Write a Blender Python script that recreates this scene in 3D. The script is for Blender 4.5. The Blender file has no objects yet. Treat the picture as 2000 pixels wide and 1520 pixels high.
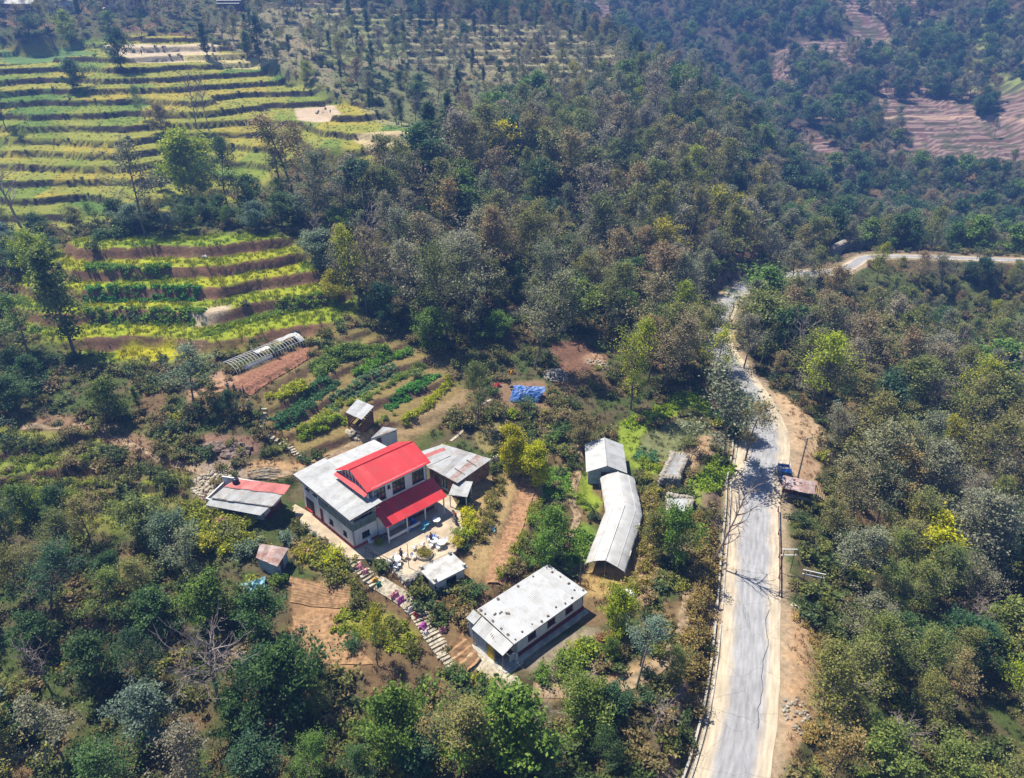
# Hillside farm in the middle hills seen from the air: terraces, alder woods, farm buildings, a road.
import bpy, math, random
import numpy as np

scene = bpy.context.scene
COL = scene.collection
R = math.radians
random.seed(7)
RNG = np.random.default_rng(11)

# ------------------------------------------------------------------ camera
F_PX, W_PX, H_PX = 1450.0, 2000.0, 1520.0
TILT, CAM_Z = R(27.0), 70.0
cam_data = bpy.data.cameras.new('camera')
cam_data.sensor_width = 36.0
cam_data.lens = F_PX / W_PX * 36.0
cam_data.clip_start = 0.5
cam_data.clip_end = 4000.0
camera = bpy.data.objects.new('camera', cam_data)
camera.location = (0, 0, CAM_Z)
camera.rotation_euler = (R(90) - TILT, 0, 0)
COL.objects.link(camera)
scene.camera = camera

# ------------------------------------------------------------------ sky, sun, exposure
SUN_EL, SUN_AZ = R(65.0), R(147.0)          # SUN_AZ: angle in the ground plane of the direction towards the sun
world = bpy.data.worlds.new('World')
scene.world = world
world.use_nodes = True
wn = world.node_tree.nodes
sky = wn.new('ShaderNodeTexSky')
sky.sky_type = 'NISHITA'
sky.sun_disc = False
sky.sun_elevation = SUN_EL
sky.sun_rotation = R(90) - SUN_AZ
sky.altitude = 1400
world.node_tree.links.new(sky.outputs[0], wn['Background'].inputs[0])
wn['Background'].inputs[1].default_value = 0.062
sun_data = bpy.data.lights.new('sun', 'SUN')
sun_data.energy = 5.0
sun_data.angle = R(0.5)
sun_data.color = (1.0, 0.93, 0.78)
sun = bpy.data.objects.new('sun', sun_data)
sun_dir = (math.cos(SUN_EL) * math.cos(SUN_AZ), math.cos(SUN_EL) * math.sin(SUN_AZ), math.sin(SUN_EL))
from mathutils import Vector, Matrix
sun.rotation_euler = Vector(sun_dir).to_track_quat('Z', 'Y').to_euler()
COL.objects.link(sun)
scene.view_settings.view_transform = 'Standard'
scene.view_settings.look = 'None'
scene.view_settings.exposure = 1.0
scene.view_settings.gamma = 1.0
scene.cycles.max_bounces = 6
scene.cycles.diffuse_bounces = 3
scene.cycles.transmission_bounces = 4
scene.cycles.transparent_max_bounces = 8
scene.cycles.volume_bounces = 0
scene.cycles.use_denoising = True

# ------------------------------------------------------------------ small maths
ST, CT = math.sin(TILT), math.cos(TILT)

def ray(px, py):
    u = (H_PX / 2 - py) / F_PX
    return (px - W_PX / 2) / F_PX, CT + u * ST, -ST + u * CT

def on_level(px, py, Z):
    x, y, z = ray(px, py)
    d = (Z - CAM_Z) / z
    return np.array([x * d, y * d, Z])

def at_depth(px, py, d):
    x, y, z = ray(px, py)
    return np.array([x * d, y * d, CAM_Z + z * d])

def hash2(ix, iy, s):
    h = np.sin(ix * 127.1 + iy * 311.7 + s * 74.7) * 43758.5453
    return h - np.floor(h)

def noise(x, y, s=0.0):
    ix, iy = np.floor(x), np.floor(y)
    fx, fy = x - ix, y - iy
    fx = fx * fx * (3 - 2 * fx); fy = fy * fy * (3 - 2 * fy)
    a = hash2(ix, iy, s); b = hash2(ix + 1, iy, s); c = hash2(ix, iy + 1, s); d = hash2(ix + 1, iy + 1, s)
    return (a + (b - a) * fx) * (1 - fy) + (c + (d - c) * fx) * fy

def fbm(x, y, s=0.0, n=3):
    t = 0.0; amp = 0.5; tot = 0.0
    for i in range(n):
        t = t + amp * noise(x * 2 ** i, y * 2 ** i, s + i * 3.1); tot += amp; amp *= 0.5
    return t / tot

def sstep(a, b, x):
    t = np.clip((x - a) / (b - a), 0, 1)
    return t * t * (3 - 2 * t)

def in_poly(x, y, poly):
    inside = np.zeros(x.shape, bool)
    n = len(poly)
    for i in range(n):
        x0, y0 = poly[i]; x1, y1 = poly[(i + 1) % n]
        if y0 == y1: continue
        c = ((y0 > y) != (y1 > y)) & (x < (x1 - x0) * (y - y0) / (y1 - y0) + x0)
        inside ^= c
    return inside

def seg_dist(x, y, pts):
    """distance to a polyline, and the parameter values (index + t) of the nearest point"""
    best = np.full(x.shape, 1e9); par = np.zeros(x.shape); side = np.zeros(x.shape)
    for i in range(len(pts) - 1):
        ax, ay = pts[i][0], pts[i][1]; bx, by = pts[i + 1][0], pts[i + 1][1]
        dx, dy = bx - ax, by - ay
        t = np.clip(((x - ax) * dx + (y - ay) * dy) / (dx * dx + dy * dy), 0, 1)
        ex, ey = x - ax - t * dx, y - ay - t * dy
        d = np.hypot(ex, ey); m = d < best
        best = np.where(m, d, best); par = np.where(m, i + t, par)
        side = np.where(m, dx * ey - dy * ex, side)
    return best, par, side

def catmull(pts, n=8):
    pts = [np.array(p, float) for p in pts]
    q = [2 * pts[0] - pts[1]] + pts + [2 * pts[-1] - pts[-2]]
    out = []
    for i in range(1, len(q) - 2):
        for k in range(n):
            t = k / n
            a, b, c, d = q[i - 1], q[i], q[i + 1], q[i + 2]
            out.append(0.5 * (2 * b + (c - a) * t + (2 * a - 5 * b + 4 * c - d) * t * t + (3 * b - a - 3 * c + d) * t ** 3))
    out.append(pts[-1])
    return out
# ------------------------------------------------------------------ terrain heights
CTRL = []
def cz(*rows):
    for px, py, Z in rows: CTRL.append(on_level(px, py, Z))
def cd(*rows):
    for px, py, d in rows: CTRL.append(at_depth(px, py, d))
ROAD_PX = [(1415, 1560, 6.3), (1432, 1500, 6.5), (1452, 1400, 6.8), (1462, 1300, 7), (1467, 1200, 7.2), (1470, 1100, 7.5), (1474, 1020, 7.8), (1477, 950, 8),
           (1490, 880, 8.3), (1484, 820, 8.6), (1450, 750, 8.9), (1410, 690, 9.3), (1398, 650, 9.6), (1408, 610, 9.9), (1440, 570, 10.3), (1490, 545, 10.6), (1560, 535, 10.8),
           (1630, 530, 11), (1665, 517, 11.2), (1690, 503, 11.4), (1740, 500, 11.6), (1850, 503, 11.8), (2000, 508, 12), (2150, 512, 12)]
ROAD = catmull([on_level(*r) for r in ROAD_PX], 6)
ROAD = [ROAD[0] + (ROAD[0] - ROAD[6]) * 4] + ROAD
for p in ROAD[::5]: CTRL.append(p)
# the farm and the slopes round it
cz((100, 1400, 9), (100, 1500, 8.5), (300, 1450, 8.2), (100, 1250, 10.5), (100, 1100, 12), (100, 900, 15.5), (300, 1200, 10.8), (300, 1020, 13), (300, 850, 16), (100, 780, 18), (100, 700, 19.3), (20, 620, 22),
   (450, 1120, 12), (480, 1250, 10.3), (620, 1180, 10.2), (650, 1250, 9.4), (650, 1330, 8.2), (600, 1450, 7.4), (800, 1300, 8.8), (900, 1420, 7.6), (1100, 1350, 8.8), (1100, 1480, 7.0), (1250, 1450, 7.6),
   (1290, 1400, 8.6), (1300, 1280, 9.0), (1330, 1180, 8.8), (1340, 1100, 8.8), (1360, 1000, 8.8), (1330, 930, 9.0), (1390, 880, 9.0), (1250, 1180, 9.0), (1200, 1100, 8.8), (1230, 900, 9.2), (1300, 830, 9.8), (1330, 770, 10.4),
   (1170, 1000, 9.0), (1120, 980, 9.5), (1080, 1080, 9.6), (1060, 960, 10.2), (1010, 1050, 10.8), (960, 1120, 10.8), (940, 1000, 11.6), (1100, 860, 11.0), (1150, 780, 12.2), (1020, 850, 11.8), (980, 880, 12.3), (1000, 770, 13.6),
   (1090, 700, 15.0), (1200, 690, 13.6), (1330, 690, 11.6), (1280, 640, 13.4),
   (600, 1000, 12.5), (760, 1000, 12.5), (860, 1020, 12.5), (870, 900, 12.7), (790, 1100, 12.4), (500, 990, 13.0), (420, 960, 13.6), (470, 900, 14.6),
   (640, 905, 13.1), (740, 860, 13.1), (860, 845, 13.1), (930, 790, 13.7),
   (560, 855, 14.4), (640, 860, 14.0), (740, 815, 14.3), (800, 800, 14.3), (870, 745, 14.8),
   (590, 840, 15.4), (680, 790, 15.5), (770, 745, 15.6), (840, 735, 15.6),
   (545, 825, 16.6), (620, 775, 16.7), (700, 725, 16.8), (780, 690, 17.0),
   (520, 785, 18.0), (600, 745, 18.2), (680, 690, 18.6), (700, 650, 20),
   (440, 745, 18.6), (520, 705, 19.0), (590, 672, 19.6), (400, 800, 17.4), (330, 780, 17.6), (210, 780, 17.6), (200, 720, 18.8), (300, 690, 19.2))
# middle terraces (levels 2.3 m apart), each row along one tread
cz((100, 655, 21.2), (250, 640, 21.3), (400, 650, 21.3), (500, 630, 21.4), (650, 600, 21.5),
   (70, 600, 23.4), (250, 592, 23.6), (420, 600, 23.6), (520, 575, 23.7), (620, 570, 23.6),
   (60, 550, 25.7), (250, 570, 25.2), (350, 560, 25.6), (500, 540, 25.8), (590, 522, 25.8),
   (100, 520, 28.0), (250, 517, 28.2), (420, 512, 28.2), (550, 495, 28.0),
   (200, 475, 30.4), (400, 472, 30.4), (540, 462, 30.2))
cd((0, 430, 160), (200, 430, 162), (400, 410, 165), (520, 390, 168), (0, 300, 186), (300, 300, 187), (560, 320, 184), (700, 320, 182), (840, 335, 178),
   (0, 150, 232), (300, 150, 234), (600, 190, 222), (660, 230, 208), (500, 130, 240), (0, 60, 270), (300, 60, 273), (550, 60, 276), (0, 0, 305), (300, 0, 306), (600, 0, 312), (300, -60, 340), (700, -60, 350),
   (750, 600, 138), (900, 650, 137), (1000, 600, 141), (900, 500, 153), (720, 480, 152), (650, 430, 158), (800, 400, 166), (900, 400, 172), (900, 300, 198), (760, 250, 206), (900, 150, 258), (750, 100, 270), (900, 50, 308), (1000, 0, 345),
   (1200, 600, 153), (1100, 520, 160), (1200, 450, 176), (1050, 400, 178), (1050, 300, 203), (1200, 300, 214), (1100, 200, 243), (1200, 150, 264), (1250, 115, 284), (1080, 60, 310),
   (1330, 560, 165), (1350, 450, 190), (1330, 300, 228), (1380, 250, 250), (1430, 360, 226), (1460, 480, 206), (1520, 430, 226), (1500, 510, 200), (1600, 490, 212))
# the drop to the stream beside the road
cz((1590, 1300, 6.6), (1600, 1400, 6.4), (1570, 1200, 6.8), (1580, 1050, 7.0), (1570, 920, 8.0), (1560, 800, 8.6), (1620, 860, 7.4),
   (1680, 1300, 3.6), (1750, 1450, 1.5), (1900, 1520, -2), (1850, 1300, -1.0), (2000, 1200, -5), (1750, 1050, 0.5), (1680, 950, 3.5), (1850, 1000, -4), (1720, 820, 3.5), (2000, 900, -5), (1850, 750, -1), (1560, 680, 6.5),
   (1650, 640, 6.5), (1800, 600, 4), (2000, 700, -2), (2000, 570, 6), (1750, 545, 9))
# the valley behind the far bend and the hill across it
cd((1650, 440, 262), (1750, 460, 275), (1900, 450, 290), (2000, 450, 292), (1900, 400, 310), (1700, 380, 310), (1600, 340, 325), (1900, 300, 345), (1700, 300, 340), (2000, 300, 345), (1900, 230, 370), (1700, 230, 368), (1560, 230, 372),
   (1450, 230, 390), (1900, 120, 410), (1600, 120, 414), (1400, 130, 425), (1250, 60, 450), (1900, 0, 452), (1600, 0, 455), (1300, 0, 465), (1900, -90, 500), (1500, -90, 510), (1150, -40, 500))
for p in ((-70, 20, 8), (-30, 20, 6), (5, 20, 6), (60, 20, -4), (110, 40, -10), (130, 80, -9), (150, 130, -4), (190, 180, 6), (-130, 40, 15), (-140, 110, 26), (-190, 180, 42), (-240, 280, 66), (-260, 400, 95), (-100, 420, 96),
          (0, 420, 88), (60, 330, 52), (90, 290, 30), (-250, 20, 22), (-330, 200, 55), (240, 60, 10), (260, 200, 20), (300, 330, 40), (420, 420, 90), (330, 560, 120), (100, 600, 115), (-150, 620, 140), (0, 800, 190), (350, 800, 200), (-350, 800, 200),
          (60, 430, 42), (130, 300, -6), (110, 250, -6), (170, 250, -8), (20, -60, 4), (-200, -60, 12), (250, -60, 0)):
    CTRL.append(np.array(p, float))
CTRL = np.array(CTRL)

def kern(r2): return -np.sqrt(r2 + 9.0)

def rbf_fit(C, lam=0.8):
    n = len(C)
    d2 = (C[:, None, 0] - C[None, :, 0]) ** 2 + (C[:, None, 1] - C[None, :, 1]) ** 2
    A = np.zeros((n + 3, n + 3))
    A[:n, :n] = kern(d2) + lam * np.eye(n)
    A[:n, n] = 1; A[:n, n + 1:] = C[:, :2] / 100
    A[n, :n] = 1; A[n + 1:, :n] = (C[:, :2] / 100).T
    return np.linalg.solve(A, np.concatenate([C[:, 2], np.zeros(3)]))
RW = rbf_fit(CTRL)

def base_h(x, y):
    x = np.asarray(x, float); y = np.asarray(y, float)
    out = np.full(x.shape, RW[-3]) + RW[-2] * x / 100 + RW[-1] * y / 100
    for (cx, cy, _), w in zip(CTRL, RW):
        out += w * kern((x - cx) ** 2 + (y - cy) ** 2)
    return out

# near raster
GX0, GX1, GY0, GY1, GS = -225.0, 225.0, 22.0, 352.0, 0.48
gx = np.arange(GX0, GX1 + GS / 2, GS); gy = np.arange(GY0, GY1 + GS / 2, GS)
GXX, GYY = np.meshgrid(gx, gy)
HB = base_h(GXX, GYY)

class Raster:
    def __init__(s, H): s.H = H
    def __call__(s, x, y):
        fx = (np.asarray(x, float) - GX0) / GS; fy = (np.asarray(y, float) - GY0) / GS
        fx = np.clip(fx, 0, len(gx) - 1.001); fy = np.clip(fy, 0, len(gy) - 1.001)
        ix = fx.astype(int); iy = fy.astype(int); fx = fx - ix; fy = fy - iy; H = s.H
        return (H[iy, ix] * (1 - fx) + H[iy, ix + 1] * fx) * (1 - fy) + (H[iy + 1, ix] * (1 - fx) + H[iy + 1, ix + 1] * fx) * fy

def cast(px, py, H):
    """first point of the ground seen along a picture ray"""
    x, y, z = ray(px, py)
    d = np.arange(45.0, 360.0, 0.25)
    g = H(x * d, y * d) - (CAM_Z + z * d)
    i = np.argmax(g > 0)
    if g[i] <= 0: return np.array([x * 352.0, y * 352.0, CAM_Z + z * 352.0])
    if i == 0: return np.array([x * d[0], y * d[0], CAM_Z + z * d[0]])
    d0, d1 = d[max(i - 1, 0)], d[i]
    a, b = g[max(i - 1, 0)], g[i]
    dd = d0 + (d1 - d0) * (-a / (b - a)) if b != a else d1
    return np.array([x * dd, y * dd, CAM_Z + z * dd])
base_r = Raster(HB)
def wpoly(pts): return [tuple(cast(px, py, base_r)[:2]) for px, py in pts]

def blur(M, n):
    M = M.astype(float)
    for ax in (0, 1):
        c = np.cumsum(np.concatenate([np.repeat(np.take(M, [0], ax), n + 1, ax), M, np.repeat(np.take(M, [-1], ax), n, ax)], ax), ax)
        k = 2 * n + 1
        M = (np.take(c, range(k, c.shape[ax]), ax) - np.take(c, range(0, c.shape[ax] - k), ax)) / k
    return M
def zone(pts, soft=3): return blur(in_poly(GXX, GYY, wpoly(pts)), soft)

Z_UPPER = zone([(-60, 75), (150, 70), (290, 62), (430, 95), (600, 150), (690, 205), (720, 235), (850, 290), (890, 330), (760, 350), (660, 330), (560, 340), (480, 385), (420, 400), (240, 440), (80, 440), (-60, 470)], 4)
Z_MID = zone([(-20, 590), (150, 470), (300, 462), (560, 462), (600, 505), (690, 570), (705, 610), (640, 650), (420, 690), (330, 705), (200, 705), (60, 650)], 4)
Z_FARM = zone([(500, 770), (700, 640), (860, 690), (900, 750), (900, 790), (820, 850), (620, 900), (560, 890)], 4)
Z_TOPMID = zone([(560, 5), (700, 60), (760, 120), (900, 130), (1100, 170), (1290, 160), (1180, 70), (1040, 38), (900, -5)], 4)

def terrace(b, h, s, w, phase=0.0):
    q = (b - phase) / h; k = np.floor(q); t = q - k
    return h * (k + s * t + (1 - s) * sstep(1 - w, 1, t)) + phase + h * (1 - s) * (0.5 - w / 2), ((t > 1 - w) & (t < 0.99)).astype(float), k
Z_LEFT = zone([(-60, 830), (230, 838), (370, 915), (385, 1000), (300, 1030), (-60, 1010)], 4)
wob = (fbm(GXX / 16, GYY / 16, 1) - 0.5) * 2
wob2 = (fbm(GXX / 4, GYY / 4, 5) - 0.5) * 2
wob3 = (fbm(GXX / 34, GYY / 44, 15, 2) - 0.5) * 2
zu, ru, ku = terrace(HB + wob3 * 8.0 + wob * 1.6 + wob2 * 0.25, 2.35, 0.34, 0.11)
zm, rm, km = terrace(HB + wob * 0.45 + wob2 * 0.25, 2.3, 0.12, 0.2, 1.98)
zf, rf, kf = terrace(HB + wob2 * 0.15, 1.2, 0.1, 0.22, 0.62)
zt, rt, kt = terrace(HB + wob * 0.8 + wob2 * 0.2, 2.0, 0.4, 0.22)
zl, rl, kl = terrace(HB + wob * 1.6 + wob2 * 0.3, 1.25, 0.1, 0.2)
zw, rw, kw = terrace(HB + wob * 1.0, 2.2, 0.72, 0.25)
rest = 1 - np.clip(Z_UPPER + Z_MID + Z_FARM + Z_TOPMID + Z_LEFT, 0, 1)
HT = HB + Z_UPPER * (zu - HB) + Z_MID * (zm - HB) + Z_FARM * (zf - HB) + Z_TOPMID * (zt - HB) + Z_LEFT * (zl - HB) + rest * (zw - HB) * 0.7 + wob2 * 0.16 * rest
RISER = np.clip(Z_UPPER * ru + Z_MID * rm + Z_FARM * rf + Z_TOPMID * rt + Z_LEFT * rl, 0, 1)

# level pads under the buildings
PADS = [([(570, 1008), (690, 1095), (752, 1096), (798, 1130), (838, 1102), (890, 1080), (908, 1045), (902, 985), (962, 910), (850, 862), (740, 852), (556, 955)], 12.5),
        ([(905, 1268), (998, 1342), (1050, 1325), (1172, 1216), (1160, 1180), (1075, 1130), (935, 1190)], 9.5),
        ([(832, 1162), (850, 1182), (925, 1148), (905, 1118), (842, 1132)], 10.0),
        ([(1138, 955), (1142, 870), (1228, 880), (1264, 1010), (1238, 1135), (1132, 1118), (1165, 1010)], 8.8),
        ([(385, 1002), (520, 1032), (568, 1012), (560, 962), (450, 952)], 13.0)]
for pts, Z in PADS:
    poly = [tuple(on_level(px, py, Z)[:2]) for px, py in pts]
    m = sstep(0.25, 0.75, blur(in_poly(GXX, GYY, poly), 1))
    HT = HT * (1 - m) + Z * m
# narrow beds and banks east of the courtyard: level strips stepping down to the tunnel
STRIPS = [([(1022, 925), (1058, 930), (1052, 985), (1010, 1090), (975, 1150), (945, 1150), (965, 1075), (1000, 1000)], 10.9),
          ([(1066, 905), (1115, 905), (1118, 985), (1085, 1085), (1040, 1105), (1062, 1000)], 9.9),
          ([(430, 745), (590, 668), (640, 672), (480, 762)], 19.0)]
for pts, Z in STRIPS:
    poly = [tuple(on_level(px, py, Z)[:2]) for px, py in pts]
    m = sstep(0.2, 0.8, blur(in_poly(GXX, GYY, poly), 1))
    HT = HT * (1 - m) + (Z + 0.1 * (HB - Z)) * m
# road bed
rd, rpar, rside = seg_dist(GXX, GYY, ROAD)
rz = np.interp(rpar, np.arange(len(ROAD)), [p[2] for p in ROAD])
def road_half(par):
    n = len(ROAD) - 1
    return np.interp(par, [0, 25, 40, 50, 60, 75, 100, 112, n], [3.6, 3.6, 3.7, 4.4, 4.0, 3.3, 3.0, 2.2, 2.0])
hw = road_half(rpar)
m = 1 - sstep(hw + 0.9, hw + np.where(rside > 0, 2.6, 3.6), rd)
HT = HT * (1 - m) + (rz - 0.10) * m
RISER = RISER * (1 - m)
HT += (fbm(GXX / 1.5, GYY / 1.5, 9, 2) - 0.5) * 0.12 * (1 - m)
ground_h = Raster(HT)
def at(px, py):
    """the point of the built ground seen at a spot of the photograph"""
    return cast(px, py, ground_h)
def gz(x, y): return float(ground_h(np.array([x]), np.array([y]))[0])
def apoly(pts): return [tuple(at(px, py)[:2]) for px, py in pts]

# ------------------------------------------------------------------ land cover (what grows or lies where)
def mixc(C, col, m): return C * (1 - m[..., None]) + np.array(col) * m[..., None]
n1 = fbm(GXX / 9, GYY / 9, 21); n2 = fbm(GXX / 2.2, GYY / 2.2, 31); n3 = fbm(GXX / 30, GYY / 30, 41)
COVER = np.zeros(GXX.shape + (3,)) + np.array((0.095, 0.080, 0.042))
COVER = mixc(COVER, (0.055, 0.075, 0.022), sstep(0.42, 0.62, n2))
COVER = mixc(COVER, (0.16, 0.10, 0.055), sstep(0.56, 0.7, n1) * 0.8)
def field_colour(k, seed, pal):
    v = hash2(k, np.floor(GXX / 17 + noise(k * 0.37, GYY * 0, seed) * 3), seed)
    v = np.clip(v + (n1 - 0.5) * 0.5, 0, 0.999)
    pal = np.array(pal); f = v * (len(pal) - 1); i = np.floor(f).astype(int); t = (f - i)[..., None]
    return pal[i] * (1 - t) + pal[np.minimum(i + 1, len(pal) - 1)] * t
FU = field_colour(ku, 3, [(0.085, 0.15, 0.03), (0.15, 0.19, 0.03), (0.21, 0.215, 0.04), (0.245, 0.235, 0.04), (0.20, 0.215, 0.04), (0.30, 0.245, 0.04), (0.13, 0.18, 0.035)])
FM = field_colour(km, 8, [(0.13, 0.20, 0.02), (0.21, 0.27, 0.02), (0.29, 0.30, 0.02), (0.16, 0.23, 0.025)])
FT = field_colour(kt, 5, [(0.30, 0.26, 0.14), (0.20, 0.20, 0.08), (0.38, 0.33, 0.19), (0.15, 0.17, 0.07), (0.26, 0.19, 0.12)])
COVER = COVER * (1 - Z_UPPER[..., None]) + FU * Z_UPPER[..., None]
COVER = COVER * (1 - Z_MID[..., None]) + FM * Z_MID[..., None]
COVER = COVER * (1 - Z_TOPMID[..., None]) + FT * Z_TOPMID[..., None]
COVER = mixc(COVER, (0.21, 0.155, 0.06), Z_FARM * 0.8)
FL = field_colour(kl, 6, [(0.10, 0.13, 0.03), (0.17, 0.21, 0.03), (0.13, 0.10, 0.05), (0.22, 0.25, 0.03), (0.15, 0.12, 0.06)])
COVER = COVER * (1 - Z_LEFT[..., None]) + FL * Z_LEFT[..., None]
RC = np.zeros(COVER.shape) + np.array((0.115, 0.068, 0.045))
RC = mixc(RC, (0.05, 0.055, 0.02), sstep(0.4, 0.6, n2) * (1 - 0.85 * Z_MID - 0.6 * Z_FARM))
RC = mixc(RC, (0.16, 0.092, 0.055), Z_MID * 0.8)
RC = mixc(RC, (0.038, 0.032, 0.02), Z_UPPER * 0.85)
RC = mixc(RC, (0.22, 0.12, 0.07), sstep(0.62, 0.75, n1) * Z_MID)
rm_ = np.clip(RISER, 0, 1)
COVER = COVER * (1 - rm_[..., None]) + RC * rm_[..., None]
def paint(pts, col, soft=2, amt=1.0, edge=0.5):
    m = blur(in_poly(GXX, GYY, apoly(pts)), soft)
    m = np.clip(sstep(0.25, 0.75, m + (n2 - 0.5) * edge), 0, 1) * amt
    global COVER
    COVER = mixc(COVER, col, m)
paint([(420, 60), (560, 5), (1000, 5), (1050, 45), (1290, 150), (1100, 190), (960, 240), (900, 330), (720, 225), (690, 195), (600, 150), (450, 95)], (0.24, 0.215, 0.125), 6, 0.65, 1.0)
paint([(600, 30), (760, 20), (800, 110), (640, 130)], (0.16, 0.19, 0.06), 6, 0.6, 1.0)
paint([(640, 140), (800, 130), (1000, 170), (900, 300), (740, 230)], (0.11, 0.125, 0.05), 6, 0.8, 1.0)
PAINT = [
    ([(575, 212), (640, 200), (668, 225), (620, 240), (580, 232)], (0.42, 0.33, 0.24)),
    ([(770, 322), (830, 310), (892, 322), (860, 352), (790, 360)], (0.42, 0.32, 0.22)),
    ([(690, 270), (780, 255), (830, 270), (720, 300)], (0.40, 0.32, 0.18)),
    ([(190, 100), (300, 88), (440, 88), (420, 108), (250, 118)], (0.44, 0.36, 0.25)),
    ([(340, 112), (470, 108), (540, 118), (420, 128)], (0.42, 0.36, 0.16)),
    ([(0, 92), (150, 90), (195, 105), (120, 122), (0, 122)], (0.10, 0.17, 0.05)),
    ([(220, 668), (340, 660), (345, 705), (225, 702)], (0.32, 0.30, 0.015)),
    ([(358, 628), (420, 600), (470, 592), (440, 622), (380, 642)], (0.44, 0.35, 0.25)),
    ([(440, 748), (590, 676), (612, 688), (480, 760)], (0.25, 0.125, 0.075)),
    ([(360, 745), (450, 720), (470, 760), (440, 800), (370, 790)], (0.32, 0.20, 0.13)),
    ([(60, 815), (200, 812), (260, 850), (380, 900), (420, 925), (360, 925), (230, 880), (180, 840), (60, 842)], (0.20, 0.13, 0.08)),
    ([(380, 850), (500, 855), (520, 890), (420, 900)], (0.20, 0.12, 0.085)),
    ([(380, 905), (470, 900), (500, 930), (420, 990), (385, 1000)], (0.26, 0.20, 0.15)),
    ([(480, 895), (600, 905), (640, 885), (740, 838), (760, 850), (560, 935), (480, 930)], (0.36, 0.23, 0.12)),
    ([(1070, 672), (1140, 664), (1165, 690), (1150, 722), (1100, 728), (1075, 705)], (0.165, 0.09, 0.06)),
    ([(1140, 690), (1190, 692), (1180, 712), (1140, 710)], (0.30, 0.19, 0.12)),
    ([(940, 755), (1060, 740), (1080, 800), (980, 800)], (0.20, 0.13, 0.08)),
    ([(1200, 830), (1290, 795), (1340, 760), (1370, 775), (1395, 800), (1390, 835), (1370, 800), (1300, 815), (1255, 850), (1240, 900), (1300, 910), (1300, 935), (1235, 915), (1205, 870)], (0.19, 0.25, 0.03)),
    ([(1255, 850), (1330, 815), (1395, 835), (1370, 880), (1300, 905), (1250, 895)], (0.15, 0.16, 0.07)),
    ([(1360, 850), (1425, 850), (1420, 880), (1365, 905), (1340, 925), (1310, 910)], (0.36, 0.25, 0.15)),
    ([(1350, 935), (1400, 910), (1440, 890), (1410, 960), (1375, 1000), (1345, 975)], (0.17, 0.22, 0.03)),
    ([(1125, 905), (1150, 900), (1155, 950), (1180, 990), (1160, 1010), (1130, 985)], (0.20, 0.25, 0.03)),
    ([(1095, 1040), (1150, 1010), (1155, 1070), (1130, 1110), (1090, 1105)], (0.13, 0.20, 0.03)),
    ([(1140, 1105), (1240, 1110), (1250, 1140), (1180, 1170), (1130, 1150)], (0.32, 0.22, 0.09)),
    ([(1245, 1020), (1280, 1000), (1290, 1100), (1260, 1200), (1235, 1150)], (0.34, 0.22, 0.13)),
    ([(1285, 1290), (1330, 1215), (1350, 1130), (1400, 1090), (1395, 1200), (1340, 1260), (1310, 1300)], (0.36, 0.26, 0.16)),
    ([(1010, 1290), (1160, 1220), (1180, 1240), (1170, 1330), (1050, 1345)], (0.20, 0.165, 0.12)),
    ([(1040, 1345), (1170, 1330), (1280, 1280), (1300, 1300), (1220, 1345), (1050, 1375)], (0.36, 0.24, 0.13)),
    ([(930, 1255), (1010, 1320), (1000, 1350), (900, 1310), (880, 1290)], (0.42, 0.31, 0.20)),
    ([(560, 1140), (640, 1135), (700, 1165), (690, 1190), (640, 1200), (650, 1240), (700, 1260), (740, 1300), (650, 1320), (560, 1290), (570, 1210)], (0.32, 0.19, 0.10)),
    ([(645, 1205), (720, 1185), (830, 1240), (820, 1275), (740, 1255)], (0.20, 0.19, 0.04)),
    ([(560, 1040), (690, 1100), (690, 1150), (600, 1110), (550, 1080)], (0.18, 0.14, 0.06)),
    ([(880, 940), (1020, 925), (1000, 1000), (950, 1130), (900, 1150), (930, 1030), (900, 1000)], (0.30, 0.21, 0.10)),
    ([(1022, 928), (1055, 932), (1048, 985), (1008, 1090), (975, 1145), (948, 1145), (968, 1075), (1000, 1000)], (0.37, 0.21, 0.11)),
    ([(1062, 915), (1112, 915), (1112, 965), (1065, 975)], (0.13, 0.23, 0.03)),
    ([(930, 820), (1010, 815), (1000, 880), (960, 890), (925, 870)], (0.20, 0.17, 0.07)),
    ([(620, 900), (760, 845), (880, 780), (930, 750), (900, 790), (820, 850), (700, 880)], (0.24, 0.17, 0.09)),
    ([(1530, 1180), (1560, 1190), (1612, 1260), (1618, 1320), (1585, 1400), (1555, 1470), (1520, 1520), (1532, 1300)], (0.33, 0.215, 0.125)),
    ([(1480, 760), (1530, 770), (1590, 820), (1620, 860), (1580, 900), (1540, 870), (1500, 830)], (0.38, 0.27, 0.17)),
    ([(1530, 890), (1600, 900), (1600, 960), (1540, 990)], (0.36, 0.24, 0.15)),
    ([(1600, 545), (1750, 530), (2050, 535), (2050, 640), (1800, 620), (1640, 600)], (0.085, 0.10, 0.035)),
    ([(1430, 440), (1500, 380), (1510, 430), (1480, 500), (1430, 520)], (0.20, 0.13, 0.08)),
]
for pts, col in PAINT: paint(pts, col)
# dust and verge along the road
verge = 1 - sstep(hw + 0.1, hw + 1.5, rd + (n2 - 0.5) * 2.0)
COVER = mixc(COVER, (0.33, 0.25, 0.17), verge * 0.85)
bank = (sstep(hw + 0.8, hw + 1.4, rd) * (1 - sstep(hw + 3.0, hw + 4.4, rd)) * (rside > 0))
COVER = mixc(COVER, (0.17, 0.12, 0.085), bank * sstep(0.35, 0.6, n2 + 0.15))
COVER = np.clip(COVER * (0.82 + 0.36 * n2[..., None]), 0.005, 0.8)
COVER_R = [Raster(COVER[..., i]) for i in range(3)]

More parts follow.
